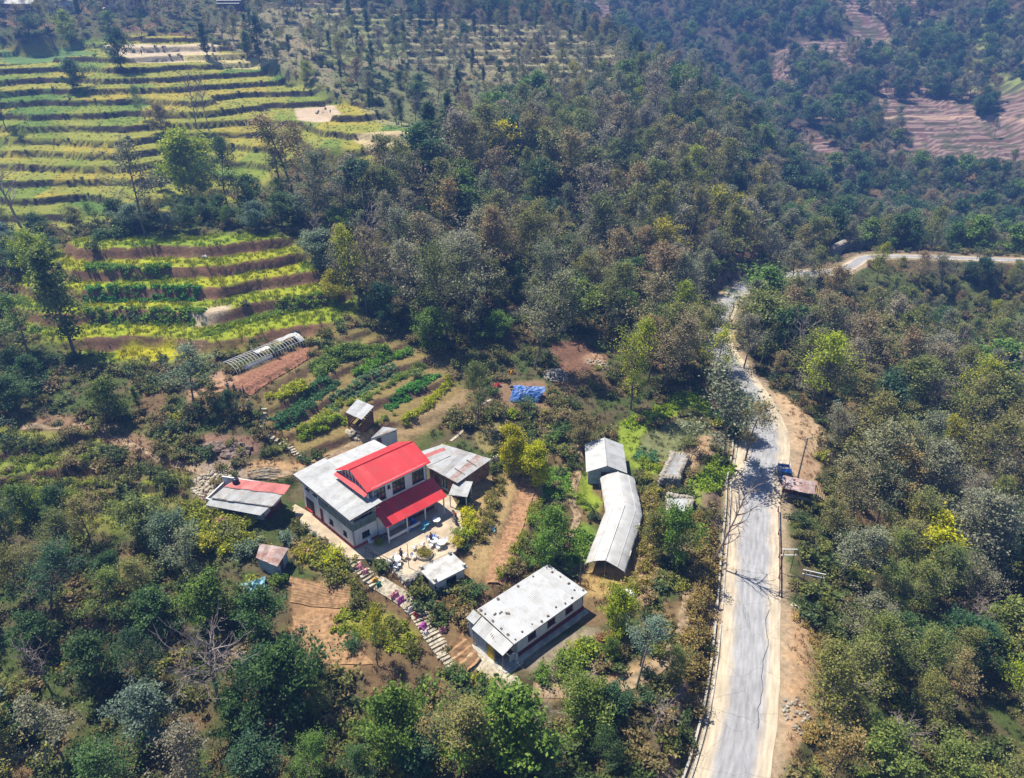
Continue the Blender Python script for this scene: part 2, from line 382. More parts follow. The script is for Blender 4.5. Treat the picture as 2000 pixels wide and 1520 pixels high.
# ------------------------------------------------------------------ materials
MATS = {}
def new_mat(name):
    m = bpy.data.materials.new(name); m.use_nodes = True; MATS[name] = m
    nt = m.node_tree; b = nt.nodes['Principled BSDF']
    return m, nt, b
def surf(name, col, rough=0.85, var=0.25, scale=3.0, bump=0.0, col2=None, metal=0.0, streak=None, spec=0.3, fine=30.0):
    """plain surface with mottling, grime and a little relief"""
    m, nt, b = new_mat(name); N, L = nt.nodes, nt.links
    tc = N.new('ShaderNodeTexCoord'); n = N.new('ShaderNodeTexNoise'); n.inputs['Scale'].default_value = scale; n.inputs['Detail'].default_value = 6
    mp = N.new('ShaderNodeMapping'); L.new(tc.outputs['Object'], mp.inputs[0])
    if streak: mp.inputs['Scale'].default_value = streak
    L.new(mp.outputs[0], n.inputs[0])
    mx = N.new('ShaderNodeMix'); mx.data_type = 'RGBA'
    c2 = col2 if col2 else tuple(max(0, c * (1 - var * 1.6)) for c in col)
    mx.inputs[6].default_value = (*c2, 1); mx.inputs[7].default_value = (*col, 1)
    rp = N.new('ShaderNodeValToRGB'); rp.color_ramp.elements[0].position = 0.36; rp.color_ramp.elements[1].position = 0.62
    L.new(n.outputs[0], rp.inputs[0]); L.new(rp.outputs[0], mx.inputs[0])
    n2_ = N.new('ShaderNodeTexNoise'); n2_.inputs['Scale'].default_value = fine; n2_.inputs['Detail'].default_value = 3; L.new(tc.outputs['Object'], n2_.inputs[0])
    hs = N.new('ShaderNodeHueSaturation'); mr = N.new('ShaderNodeMapRange'); mr.inputs[3].default_value = 1 - var * 0.6; mr.inputs[4].default_value = 1 + var * 0.5
    L.new(n2_.outputs[0], mr.inputs[0]); L.new(mr.outputs[0], hs.inputs['Value']); L.new(mx.outputs[2], hs.inputs['Color']); L.new(hs.outputs[0], b.inputs['Base Color'])
    b.inputs['Roughness'].default_value = rough; b.inputs['Metallic'].default_value = metal; b.inputs['Specular IOR Level'].default_value = spec
    if bump:
        bp = N.new('ShaderNodeBump'); bp.inputs['Strength'].default_value = bump; bp.inputs['Distance'].default_value = 0.05
        L.new(n2_.outputs[0], bp.inputs['Height']); L.new(bp.outputs[0], b.inputs['Normal'])
    return m

def leaf_material(name, instancer, trans=0.35):
    m, nt, b = new_mat(name); N, L = nt.nodes, nt.links
    if instancer:
        a = N.new('ShaderNodeAttribute'); a.attribute_type = 'INSTANCER'; a.attribute_name = 'tint'; base = a.outputs['Color']
    else:
        a = N.new('ShaderNodeObjectInfo'); base = a.outputs['Color']
    lv = N.new('ShaderNodeAttribute'); lv.attribute_type = 'GEOMETRY'; lv.attribute_name = 'leaf_var'
    hs = N.new('ShaderNodeHueSaturation')
    mr = N.new('ShaderNodeMapRange'); mr.inputs[3].default_value = 0.55; mr.inputs[4].default_value = 1.55
    L.new(lv.outputs['Fac'], mr.inputs[0]); L.new(mr.outputs[0], hs.inputs['Value'])
    mh = N.new('ShaderNodeMapRange'); mh.inputs[3].default_value = 0.53; mh.inputs[4].default_value = 0.475
    L.new(lv.outputs['Fac'], mh.inputs[0]); L.new(mh.outputs[0], hs.inputs['Hue'])
    hs.inputs['Saturation'].default_value = 1.04
    L.new(base, hs.inputs['Color']); L.new(hs.outputs[0], b.inputs['Base Color'])
    b.inputs['Roughness'].default_value = 0.6; b.inputs['Specular IOR Level'].default_value = 0.35
    t = N.new('ShaderNodeBsdfTranslucent'); L.new(hs.outputs[0], t.inputs['Color'])
    ms = N.new('ShaderNodeMixShader'); ms.inputs[0].default_value = trans
    L.new(b.outputs[0], ms.inputs[1]); L.new(t.outputs[0], ms.inputs[2]); L.new(ms.outputs[0], N['Material Output'].inputs[0])
    return m

def ground_material():
    m, nt, b = new_mat('ground'); N, L = nt.nodes, nt.links
    a = N.new('ShaderNodeAttribute'); a.attribute_name = 'cover'
    tc = N.new('ShaderNodeTexCoord')
    n = N.new('ShaderNodeTexNoise'); n.inputs['Scale'].default_value = 1.7; n.inputs['Detail'].default_value = 8; n.inputs['Roughness'].default_value = 0.7
    L.new(tc.outputs['Object'], n.inputs[0])
    mr = N.new('ShaderNodeMapRange'); mr.inputs[1].default_value = 0.25; mr.inputs[2].default_value = 0.75; mr.inputs[3].default_value = 0.55; mr.inputs[4].default_value = 1.45
    L.new(n.outputs[0], mr.inputs[0])
    hs = N.new('ShaderNodeHueSaturation'); L.new(a.outputs['Color'], hs.inputs['Color']); L.new(mr.outputs[0], hs.inputs['Value'])
    L.new(hs.outputs[0], b.inputs['Base Color']); b.inputs['Roughness'].default_value = 0.95; b.inputs['Specular IOR Level'].default_value = 0.1
    bp = N.new('ShaderNodeBump'); bp.inputs['Strength'].default_value = 0.7; bp.inputs['Distance'].default_value = 0.25
    L.new(n.outputs[0], bp.inputs['Height']); L.new(bp.outputs[0], b.inputs['Normal'])
    return m

# ------------------------------------------------------------------ object helpers
def tag(o, label=None, cat=None, group=None, kind=None):
    if label: o['label'] = label
    if cat: o['category'] = cat
    if group: o['group'] = group
    if kind: o['kind'] = kind
    return o
def link(name, me, parent=None, mat=None):
    o = bpy.data.objects.new(name, me); COL.objects.link(o)
    if mat is not None and me is not None and not me.materials: me.materials.append(MATS[mat] if isinstance(mat, str) else mat)
    if parent is not None: o.parent = parent
    return o
def empty(name, loc, rz=0.0, label=None, cat=None, group=None):
    o = bpy.data.objects.new(name, None); COL.objects.link(o); o.empty_display_size = 0.3
    o.location = [float(v) for v in loc]; o.rotation_euler = (0, 0, rz)
    return tag(o, label, cat, group)
def quads_mesh(name, V, Fq, n=4):
    """mesh from arrays: V (k,3), Fq (f,n)"""
    me = bpy.data.meshes.new(name); V = np.asarray(V, np.float32); Fq = np.asarray(Fq, np.int32)
    me.vertices.add(len(V)); me.vertices.foreach_set('co', V.ravel())
    me.loops.add(Fq.size); me.loops.foreach_set('vertex_index', Fq.ravel())
    me.polygons.add(len(Fq)); me.polygons.foreach_set('loop_start', np.arange(0, Fq.size, n, dtype=np.int32))
    me.update(calc_edges=True)
    return me

class MB:
    """collects boxes, bars, tubes and sheets into one mesh"""
    def __init__(s): s.v = []; s.f = []
    def add(s, V, Fs):
        o = len(s.v); s.v += [tuple(float(c) for c in p) for p in V]; s.f += [tuple(o + i for i in f) for f in Fs]; return s
    def box(s, x0, x1, y0, y1, z0, z1):
        return s.add([(x0, y0, z0), (x1, y0, z0), (x1, y1, z0), (x0, y1, z0), (x0, y0, z1), (x1, y0, z1), (x1, y1, z1), (x0, y1, z1)],
                     [(3, 2, 1, 0), (4, 5, 6, 7), (0, 1, 5, 4), (1, 2, 6, 5), (2, 3, 7, 6), (3, 0, 4, 7)])
    def slab(s, P, t):
        """a sheet through the points P (top face), t thick, downwards along its normal"""
        P = [np.array(p, float) for p in P]; n = np.cross(P[1] - P[0], P[-1] - P[0]); n = n / np.linalg.norm(n)
        if n[2] < 0: n = -n
        k = len(P); Q = [p - n * t for p in P]
        fs = [tuple(range(k)), tuple(range(2 * k - 1, k - 1, -1))] + [(i, (i + 1) % k, k + (i + 1) % k, k + i)[::-1] for i in range(k)]
        return s.add(P + Q, fs)
    def bar(s, a, b, w, h=None):
        a = np.array(a, float); b = np.array(b, float); h = h or w; d = b - a; d = d / np.linalg.norm(d)
        r = np.cross(d, (0, 0, 1.0)); r = r / np.linalg.norm(r) if np.linalg.norm(r) > 1e-3 else np.array((1.0, 0, 0)); u = np.cross(r, d)
        r *= w / 2; u *= h / 2
        return s.add([a - r - u, a + r - u, a + r + u, a - r + u, b - r - u, b + r - u, b + r + u, b - r + u],
                     [(3, 2, 1, 0), (4, 5, 6, 7), (0, 1, 5, 4), (1, 2, 6, 5), (2, 3, 7, 6), (3, 0, 4, 7)])
    def tube(s, pts, rad, n=6, cap=True):
        pts = [np.array(p, float) for p in pts]; rad = rad if hasattr(rad, '__len__') else [rad] * len(pts); V = []; Fs = []
        for i, p in enumerate(pts):
            d = pts[min(i + 1, len(pts) - 1)] - pts[max(i - 1, 0)]; d = d / (np.linalg.norm(d) + 1e-9)
            r = np.cross(d, (0.12, 0.05, 1.0)); r = r / (np.linalg.norm(r) + 1e-9) if np.linalg.norm(r) > 1e-3 else np.array((1.0, 0, 0)); u = np.cross(r, d)
            for k in range(n):
                a = 2 * math.pi * k / n; V.append(p + rad[i] * (r * math.cos(a) + u * math.sin(a)))
        for i in range(len(pts) - 1):
            for k in range(n): Fs.append((i * n + k, i * n + (k + 1) % n, (i + 1) * n + (k + 1) % n, (i + 1) * n + k))
        if cap: Fs += [tuple(range(n))[::-1], tuple((len(pts) - 1) * n + k for k in range(n))]
        return s.add(V, Fs)
    def lathe(s, prof, n=12, c=(0, 0, 0)):
        V = [(c[0] + r * math.cos(2 * math.pi * k / n), c[1] + r * math.sin(2 * math.pi * k / n), c[2] + z) for r, z in prof for k in range(n)]
        Fs = [(i * n + k, i * n + (k + 1) % n, (i + 1) * n + (k + 1) % n, (i + 1) * n + k) for i in range(len(prof) - 1) for k in range(n)]
        Fs += [tuple(range(n))[::-1], tuple((len(prof) - 1) * n + k for k in range(n))]
        return s.add(V, Fs)
    def rock(s, c, r, seed=0):
        rg = random.Random(seed); V = []; t = (1 + 5 ** .5) / 2
        for p in ((-1, t, 0), (1, t, 0), (-1, -t, 0), (1, -t, 0), (0, -1, t), (0, 1, t), (0, -1, -t), (0, 1, -t), (t, 0, -1), (t, 0, 1), (-t, 0, -1), (-t, 0, 1)):
            k = rg.uniform(0.38, 0.62); V.append((c[0] + p[0] * r[0] * k, c[1] + p[1] * r[1] * k, c[2] + p[2] * r[2] * k))
        return s.add(V, [(0, 11, 5), (0, 5, 1), (0, 1, 7), (0, 7, 10), (0, 10, 11), (1, 5, 9), (5, 11, 4), (11, 10, 2), (10, 7, 6), (7, 1, 8), (3, 9, 4), (3, 4, 2), (3, 2, 6), (3, 6, 8), (3, 8, 9), (4, 9, 5), (2, 4, 11), (6, 2, 10), (8, 6, 7), (9, 8, 1)])
    def mesh(s, name):
        me = bpy.data.meshes.new(name); me.from_pydata(s.v, [], s.f); me.update(); return me
    def build(s, name, mat, parent=None, smooth=False):
        me = s.mesh(name)
        if smooth: me.polygons.foreach_set('use_smooth', [True] * len(me.polygons))
        return link(name, me, parent, mat)

# ------------------------------------------------------------------ the ground sheet
ground_material()
nx, ny = len(gx), len(gy)
idx = np.arange(nx * ny).reshape(ny, nx)
Fn = np.stack([idx[:-1, :-1], idx[:-1, 1:], idx[1:, 1:], idx[1:, :-1]], -1).reshape(-1, 4)
Vn = np.stack([GXX, GYY, HT], -1).reshape(-1, 3)
# coarse sheet beyond the near raster, tucked under its rim
cx_ = np.concatenate([np.arange(-700, -228, 8), np.arange(-228, 229, 2.0), np.arange(232, 760, 4)]); cy_ = np.concatenate([np.arange(-150, 340, 6), np.arange(340, 560, 1.3), np.arange(560, 1000, 6)])
FXX, FYY = np.meshgrid(cx_, cy_)
FB = base_h(FXX, FYY)
fw_ = (fbm(FXX / 30, FYY / 30, 51) - 0.5) * 9
SHELF = at_depth(1925, 112, 412)
fz, fr, fk = terrace(FB + fw_, 1.9, 0.35, 0.28)
farm_far = sstep(0.40, 0.47, fbm(FXX / 45, FYY / 45, 61)) * (FYY > 300)
FH = FB + (fz - FB) * np.where(FYY > 300, np.clip(farm_far + 0.25, 0, 1), 0)
inside = (FXX > GX0 + 3) & (FXX < GX1 - 3) & (FYY > GY0 + 3) & (FYY < GY1 - 3)
FH = np.where(inside, np.minimum(FH - 6, FH - 6), FH - 0.25)
fn1 = fbm(FXX / 14, FYY / 14, 71); fn2 = fbm(FXX / 4, FYY / 4, 72)
def blur_far(m): return np.maximum(np.roll(m, 1, 0), np.roll(m, -1, 0))
FC = np.zeros(FXX.shape + (3,)) + np.array((0.07, 0.058, 0.042))
FC = mixc(FC, (0.17, 0.095, 0.088), farm_far * 0.9)
FC = mixc(FC, (0.30, 0.215, 0.185), farm_far * np.clip(blur_far(fr) - fr, 0, 1))
FC = mixc(FC, (0.24, 0.27, 0.08), sstep(1.15, 0.8, np.hypot((FXX - at_depth(1925, 112, 412)[0]) / 48, (FYY - at_depth(1925, 112, 412)[1]) / 44) + (fn1 - 0.5) * 0.5))
FC = mixc(FC, (0.09, 0.055, 0.045), fr * 0.8 * (FYY > 300))
FC = mixc(FC, (0.06, 0.075, 0.03), sstep(0.56, 0.68, fn2) * 0.7)
Z_TRAIL = at_depth(1750, 231, 369)[2]
FC = mixc(FC, (0.50, 0.34, 0.24), np.exp(-((FB - Z_TRAIL) / 0.35) ** 2) * (FXX > 150) * (FYY > 352))
k2 = np.arange(len(cx_) * len(cy_)).reshape(len(cy_), len(cx_))
Ff = np.stack([k2[:-1, :-1], k2[:-1, 1:], k2[1:, 1:], k2[1:, :-1]], -1).reshape(-1, 4)
Vf = np.stack([FXX, FYY, FH], -1).reshape(-1, 3)
keep = ~inside.reshape(-1)[Ff].all(1)
gme = quads_mesh('terrain', np.concatenate([Vn, Vf]), np.concatenate([Fn, Ff[keep] + len(Vn)]))
gc = np.ones((len(Vn) + len(Vf), 4), np.float32); gc[:len(Vn), :3] = COVER.reshape(-1, 3); gc[len(Vn):, :3] = FC.reshape(-1, 3)
ca = gme.color_attributes.new('cover', 'FLOAT_COLOR', 'POINT'); ca.data.foreach_set('color', gc.ravel())
gme.polygons.foreach_set('use_smooth', np.ones(len(gme.polygons), bool))
ground = link('terrain', gme, None, 'ground')
tag(ground, 'terraced hillside ground of grass, crops and bare soil', kind='structure')
def far_h(x, y):
    x = np.asarray(x, float); y = np.asarray(y, float)
    near = (x > GX0 + 1) & (x < GX1 - 1) & (y > GY0 + 1) & (y < GY1 - 1)
    return np.where(near, ground_h(x, y), base_h(x, y) - 0.2)
# ------------------------------------------------------------------ surfaces used by the setting
surf('dirt', (0.36, 0.26, 0.16), 0.95, 0.3, 1.5, 0.4)
surf('stone', (0.40, 0.36, 0.30), 0.9, 0.35, 2.5, 0.5)
surf('pale_stone', (0.50, 0.44, 0.34), 0.9, 0.3, 2.5, 0.4)
surf('concrete', (0.46, 0.43, 0.38), 0.9, 0.25, 1.2, 0.2)
surf('bark', (0.21, 0.175, 0.15), 0.95, 0.35, 4.0, 0.4)
surf('bare_bark', (0.33, 0.27, 0.25), 0.95, 0.3, 4.0, 0.3)
surf('pole_wood', (0.22, 0.19, 0.16), 0.9, 0.3, 3.0)
surf('pole_steel', (0.16, 0.24, 0.25), 0.6, 0.2, 3.0, metal=0.2)

def road_material():
    m, nt, b = new_mat('asphalt'); N, L = nt.nodes, nt.links
    uv = N.new('ShaderNodeUVMap'); uv.uv_map = 'along'
    mp = N.new('ShaderNodeMapping'); mp.inputs['Scale'].default_value = (9, 0.35, 1); L.new(uv.outputs[0], mp.inputs[0])
    n1_ = N.new('ShaderNodeTexNoise'); n1_.inputs['Scale'].default_value = 1.0; n1_.inputs['Detail'].default_value = 6; L.new(mp.outputs[0], n1_.inputs[0])
    tc = N.new('ShaderNodeTexCoord'); n2_ = N.new('ShaderNodeTexNoise'); n2_.inputs['Scale'].default_value = 0.35; n2_.inputs['Detail'].default_value = 8; n2_.inputs['Roughness'].default_value = 0.65; L.new(tc.outputs['Object'], n2_.inputs[0])
    sx = N.new('ShaderNodeSeparateXYZ'); L.new(uv.outputs[0], sx.inputs[0])
    ab = N.new('ShaderNodeMath'); ab.operation = 'ABSOLUTE'; L.new(sx.outputs[0], ab.inputs[0])
    ad = N.new('ShaderNodeMath'); ad.operation = 'MULTIPLY_ADD'; ad.inputs[1].default_value = 0.55; L.new(n2_.outputs[0], ad.inputs[0]); L.new(ab.outputs[0], ad.inputs[2])
    rp = N.new('ShaderNodeValToRGB'); e = rp.color_ramp.elements
    e[0].position = 0.72; e[0].color = (0.28, 0.28, 0.295, 1); e[1].position = 1.16; e[1].color = (0.44, 0.37, 0.28, 1)
    L.new(ad.outputs[0], rp.inputs[0])
    mr = N.new('ShaderNodeMapRange'); mr.inputs[1].default_value = 0.3; mr.inputs[2].default_value = 0.7; mr.inputs[3].default_value = 0.78; mr.inputs[4].default_value = 1.22; L.new(n1_.outputs[0], mr.inputs[0])
    n3_ = N.new('ShaderNodeTexNoise'); n3_.inputs['Scale'].default_value = 0.16; n3_.inputs['Detail'].default_value = 10; n3_.inputs['Roughness'].default_value = 0.72; L.new(tc.outputs['Object'], n3_.inputs[0])
    m3 = N.new('ShaderNodeMapRange'); m3.inputs[1].default_value = 0.38; m3.inputs[2].default_value = 0.6; m3.inputs[3].default_value = 0.86; m3.inputs[4].default_value = 1.08; L.new(n3_.outputs[0], m3.inputs[0])
    vo = N.new('ShaderNodeTexVoronoi'); vo.feature = 'DISTANCE_TO_EDGE'; vo.inputs['Scale'].default_value = 0.22; nd = N.new('ShaderNodeVectorMath'); nd.operation = 'MULTIPLY_ADD'; nd.inputs[1].default_value = (2.2, 2.2, 0); L.new(n2_.outputs['Color'], nd.inputs[0]); L.new(tc.outputs['Object'], nd.inputs[2]); L.new(nd.outputs[0], vo.inputs['Vector'])
    ck = N.new('ShaderNodeMapRange'); ck.inputs[1].default_value = 0.0; ck.inputs[2].default_value = 0.012; ck.inputs[3].default_value = 0.72; ck.inputs[4].default_value = 1.0; L.new(vo.outputs['Distance'], ck.inputs[0])
    ma = N.new('ShaderNodeMath'); ma.operation = 'MULTIPLY'; L.new(mr.outputs[0], ma.inputs[0]); L.new(m3.outputs[0], ma.inputs[1])
    mc = N.new('ShaderNodeMath'); mc.operation = 'MULTIPLY'; L.new(ma.outputs[0], mc.inputs[0]); L.new(ck.outputs[0], mc.inputs[1])
    hs = N.new('ShaderNodeHueSaturation'); L.new(rp.outputs[0], hs.inputs['Color']); L.new(mc.outputs[0], hs.inputs['Value']); L.new(hs.outputs[0], b.inputs['Base Color'])
    b.inputs['Roughness'].default_value = 0.85; b.inputs['Specular IOR Level'].default_value = 0.25
road_material()

def resample(pts, step):
    pts = np.array(pts); d = np.concatenate([[0], np.cumsum(np.linalg.norm(np.diff(pts[:, :2], axis=0), axis=1))])
    t = np.arange(0, d[-1], step); return np.stack([np.interp(t, d, pts[:, k]) for k in range(pts.shape[1])], 1), np.interp(t, d, np.arange(len(pts))), t
RP, RPAR, RT = resample(ROAD, 0.8)
def side_vec(P_):
    t = np.gradient(P_[:, :2], axis=0); t /= np.linalg.norm(t, axis=1)[:, None]
    return np.stack([-t[:, 1], t[:, 0]], 1)           # points to the left of travel (uphill side)
RN = side_vec(RP)
def ribbon(name, P_, N_, lo, hi, nacross, z, mat, tv, parent=None, jag=0.0, crown=0.0):
    s = np.linspace(0, 1, nacross); off = lo[:, None] + (hi - lo)[:, None] * s[None]
    if jag:
        off[:, 0] += (fbm(tv / 5, tv * 0, 3) - 0.5) * jag * 2; off[:, -1] += (fbm(tv / 5, tv * 0, 8) - 0.5) * jag * 2
    X = P_[:, 0, None] + N_[:, 0, None] * off; Y = P_[:, 1, None] + N_[:, 1, None] * off
    Z = (P_[:, 2, None] + z) + crown * (1 - (2 * s[None] - 1) ** 2)
    V = np.stack([X, Y, Z + 0 * X], -1).reshape(-1, 3); n, k = X.shape
    I = np.arange(n * k).reshape(n, k); Fq = np.stack([I[:-1, :-1], I[1:, :-1], I[1:, 1:], I[:-1, 1:]], -1).reshape(-1, 4)[:, ::-1]
    me = quads_mesh(name, V, Fq); uv = me.uv_layers.new(name='along')
    U = np.stack([np.broadcast_to(2 * s[None] - 1, X.shape), np.broadcast_to(tv[:, None], X.shape)], -1).reshape(-1, 2)
    uv.data.foreach_set('uv', U[Fq.ravel()].astype(np.float32).ravel())
    return link(name, me, parent, mat)
hwv = road_half(RPAR)
road = tag(ribbon('road', RP, RN, -hwv + 0.3, hwv - 0.5, 9, -0.05, 'asphalt', RT, jag=0.22, crown=0.05), 'dusty pale grey hill road winding along the valley', kind='structure')
# a tarred seam crack running down the lane
crk = (RPAR > 12) & (RPAR < 26)
co = -1.75 + (fbm(RT / 3.0, RT * 0, 14, 3) - 0.5) * 1.3
surf('tar', (0.09, 0.085, 0.085), 0.8, 0.2)
ribbon('crack', RP[crk], RN[crk], co[crk] - 0.035, co[crk] + 0.035, 2, 0.005, 'tar', RT[crk], road)
# concrete drain along the foot of the uphill bank, in pieces
for i0 in range(4, 92, 3):
    i1 = i0 + 3
    if i1 >= len(RP) - 1 or (40 < i0 < 46): continue
    mb = MB()
    for off, w, zb, zt in ((0.02, 0.22, -0.3, 0.10), (0.62, 0.22, -0.3, 0.34)):
        a = [RP[i0 + (i1 - i0) * t][:3] if False else RP[i0] * (1 - t) + RP[i1] * t for t in (0.01, 0.99)]
        nn = [RN[i0] * (1 - t) + RN[i1] * t for t in (0.01, 0.99)]; hh = [hwv[i0], hwv[i1]]
        q = [(a[j][0] + nn[j][0] * (hh[j] - 0.45 + off + o), a[j][1] + nn[j][1] * (hh[j] - 0.45 + off + o), a[j][2] + z_) for z_ in (zb, zt) for j, o in ((0, 0), (1, 0), (1, w), (0, w))]
        mb.add(q, [(3, 2, 1, 0), (4, 5, 6, 7), (0, 1, 5, 4), (1, 2, 6, 5), (2, 3, 7, 6), (3, 0, 4, 7)])
    mb.build('drain_channel', 'concrete', road)
# ------------------------------------------------------------------ plants
leaf_material('leaf', False); leaf_material('leaf_scatter', True)
class Plant:
    """one grown plant shape: wood tubes and leaf faces"""
    def __init__(s, seed): s.rg = np.random.default_rng(seed); s.mb = MB(); s.c = []; s.sz = []
    def leaves(s, centres, n, spread, size):
        k = len(centres); pick = s.rg.integers(0, k, n); c = np.array(centres)[pick] + s.rg.normal(0, 1, (n, 3)) * np.array((spread, spread, spread * 0.75))
        s.c.append(c); s.sz.append(size * s.rg.uniform(0.6, 1.35, n))
    def limb(s, a, d, L, r0, bend, seg=3, sides=4):
        pts = [np.array(a, float)]; d = np.array(d, float); d /= np.linalg.norm(d)
        for i in range(seg):
            d = d + s.rg.normal(0, 0.16, 3) + np.array((0, 0, bend)); d /= np.linalg.norm(d); pts.append(pts[-1] + d * L / seg)
        s.mb.tube(pts, list(np.linspace(r0, max(r0 * 0.25, 0.012), seg + 1)), sides, cap=False); return pts, d
    def leaf_arrays(s, up=0.6, frac=1.0, grow=1.0):
        c = np.concatenate(s.c); sz = np.concatenate(s.sz)
        if frac < 1: m = s.rg.random(len(c)) < frac; c, sz = c[m], sz[m] * grow
        n = len(c); nr = s.rg.normal(0, 1, (n, 3)); nr[:, 2] = np.abs(nr[:, 2]) + up; nr /= np.linalg.norm(nr, axis=1)[:, None]
        t = np.cross(nr, s.rg.normal(0, 1, (n, 3))); t /= np.linalg.norm(t, axis=1)[:, None] + 1e-9; b = np.cross(nr, t)
        l = sz[:, None] * 0.62; w = sz[:, None] * 0.38
        V = np.stack([c - t * l, c + b * w + t * l * 0.1, c + t * l, c - b * w + t * l * 0.1], 1).reshape(-1, 3)
        return V, np.arange(4 * n).reshape(n, 4)
    def leaf_mesh(s, name, **k):
        V, Fq = s.leaf_arrays(**k); me = quads_mesh(name, V, Fq)
        a = me.attributes.new('leaf_var', 'FLOAT', 'FACE'); a.data.foreach_set('value', s.rg.random(len(Fq)).astype(np.float32)); return me
    def joined(s, name, frac, grow):
        """wood and leaves in one mesh, for the far mass of trees"""
        wv = np.array(s.mb.v if s.mb.v else [(0, 0, 0)]); wf = [f for f in s.mb.f if len(f) == 4]
        V, Fq = s.leaf_arrays(frac=frac, grow=grow) if s.c else (np.zeros((0, 3)), np.zeros((0, 4), int))
        wf = np.array(wf).reshape(-1, 4); me = quads_mesh(name, np.concatenate([wv, V]), np.concatenate([wf, Fq + len(wv)]).astype(int))
        a = me.attributes.new('leaf_var', 'FLOAT', 'FACE'); a.data.foreach_set('value', s.rg.random(len(me.polygons)).astype(np.float32))
        me.materials.append(MATS['bark']); me.materials.append(MATS['leaf_scatter'])
        me.polygons.foreach_set('material_index', np.concatenate([np.zeros(len(wf)), np.ones(len(Fq))]).astype(np.int32)); return me

def grow_tree(seed, H=11.0, Rr=3.5, base=0.3, limbs=17, n=3000, leaf=0.3, spread=0.42, rise=0.55, r0=0.2, lean=0.05, twigs=4, top=0.5):
    p = Plant(seed); g = p.rg
    trunk = [np.array((0, 0, -0.4))]; d = np.array((g.normal(0, lean), g.normal(0, lean), 1.0))
    for i in range(6):
        d = d + np.array((g.normal(0, lean), g.normal(0, lean), 0)); trunk.append(trunk[-1] + d / np.linalg.norm(d) * (H * 0.96 + 0.4) / 6)
    p.mb.tube(trunk, list(np.linspace(r0, r0 * 0.15, 7)), 6, cap=False)
    T = np.array(trunk); cl = []
    for i in range(limbs):
        f = base + (0.97 - base) * (i + g.random() * 0.8) / limbs; q = np.array([np.interp(f * 6, range(7), T[:, k]) for k in range(3)])
        prof = math.sin(math.pi * min(1, max(0.05, (f - base) / (1 - base))) ** top * 0.93 + 0.15)
        az = i * 2.39996 + g.normal(0, 0.35); L = Rr * max(0.25, prof) * g.uniform(0.5, 1.4)
        ud = rise + 0.7 * (f - base)
        pts, dd = p.limb(q, (math.cos(az), math.sin(az), ud), L, r0 * 0.42 * (1.1 - f * 0.6), 0.05, 3, 4)
        cl += [pts[2] * 0.5 + pts[1] * 0.5, pts[2], pts[3], pts[3]]
        for k in range(twigs):
            b = pts[1 + g.integers(0, 3)]; az2 = az + g.uniform(-1.3, 1.3)
            tp, _ = p.limb(b, (math.cos(az2), math.sin(az2), g.uniform(-0.1, 0.9)), L * g.uniform(0.3, 0.75), 0.032, 0.05, 2, 3)
            cl += [tp[1], tp[2], tp[2]]
    cl += [T[-1], T[-1] * 0.6 + T[-2] * 0.4]
    if n: p.leaves(cl, n, spread, leaf)
    return p
def grow_bare(seed, H, Rr, r0, limbs=14, base=0.3, depth=3, rise=0.6):
    p = Plant(seed); g = p.rg; trunk = [np.array((0, 0, -0.4))]; d = np.array((0, 0, 1.0))
    for i in range(6):
        d = d + np.array((g.normal(0, 0.07), g.normal(0, 0.07), 0)); trunk.append(trunk[-1] + d / np.linalg.norm(d) * H * 0.9 / 6)
    p.mb.tube(trunk, list(np.linspace(r0, r0 * 0.2, 7)), 6, cap=False); T = np.array(trunk); p.trunk_faces = len(p.mb.f)
    def sub(a, dr, L, r, k):
        pts, dd = p.limb(a, dr, L, r, 0.06, 3, 3 if k < 2 else 4)
        if k > 0:
            for j in range(4 if k > 1 else 3):
                b = pts[1 + j % 3]; v = dd + g.normal(0, 0.62, 3); v[2] = v[2] * 0.7 + 0.15; sub(b, v, L * g.uniform(0.4, 0.62), max(r * 0.5, 0.018), k - 1)
    for i in range(limbs):
        f = base + (0.98 - base) * (i + g.random()) / limbs; q = np.array([np.interp(f * 6, range(7), T[:, k]) for k in range(3)]); az = i * 2.4 + g.normal(0, 0.4)
        sub(q, (math.cos(az), math.sin(az), rise + 0.7 * (f - base)), Rr * g.uniform(0.6, 1.1) * (1.15 - f * 0.5), r0 * 0.45, depth - 1)
    return p
def grow_shrub(seed, H, Rr, n, leaf, stems=9, spread=0.2):
    p = Plant(seed); g = p.rg; cl = []
    for i in range(stems):
        az = i * 2.4 + g.normal(0, 0.3); r = math.sqrt(g.random()); pts, dd = p.limb((0, 0, -0.1), (math.cos(az) * r * Rr, math.sin(az) * r * Rr, H * g.uniform(0.6, 1)), math.hypot(H, r * Rr) * g.uniform(0.6, 1), 0.03, 0.0, 3, 3)
        cl += [pts[1], pts[2], pts[3], pts[3]]
    p.leaves(cl, n, spread, leaf); return p
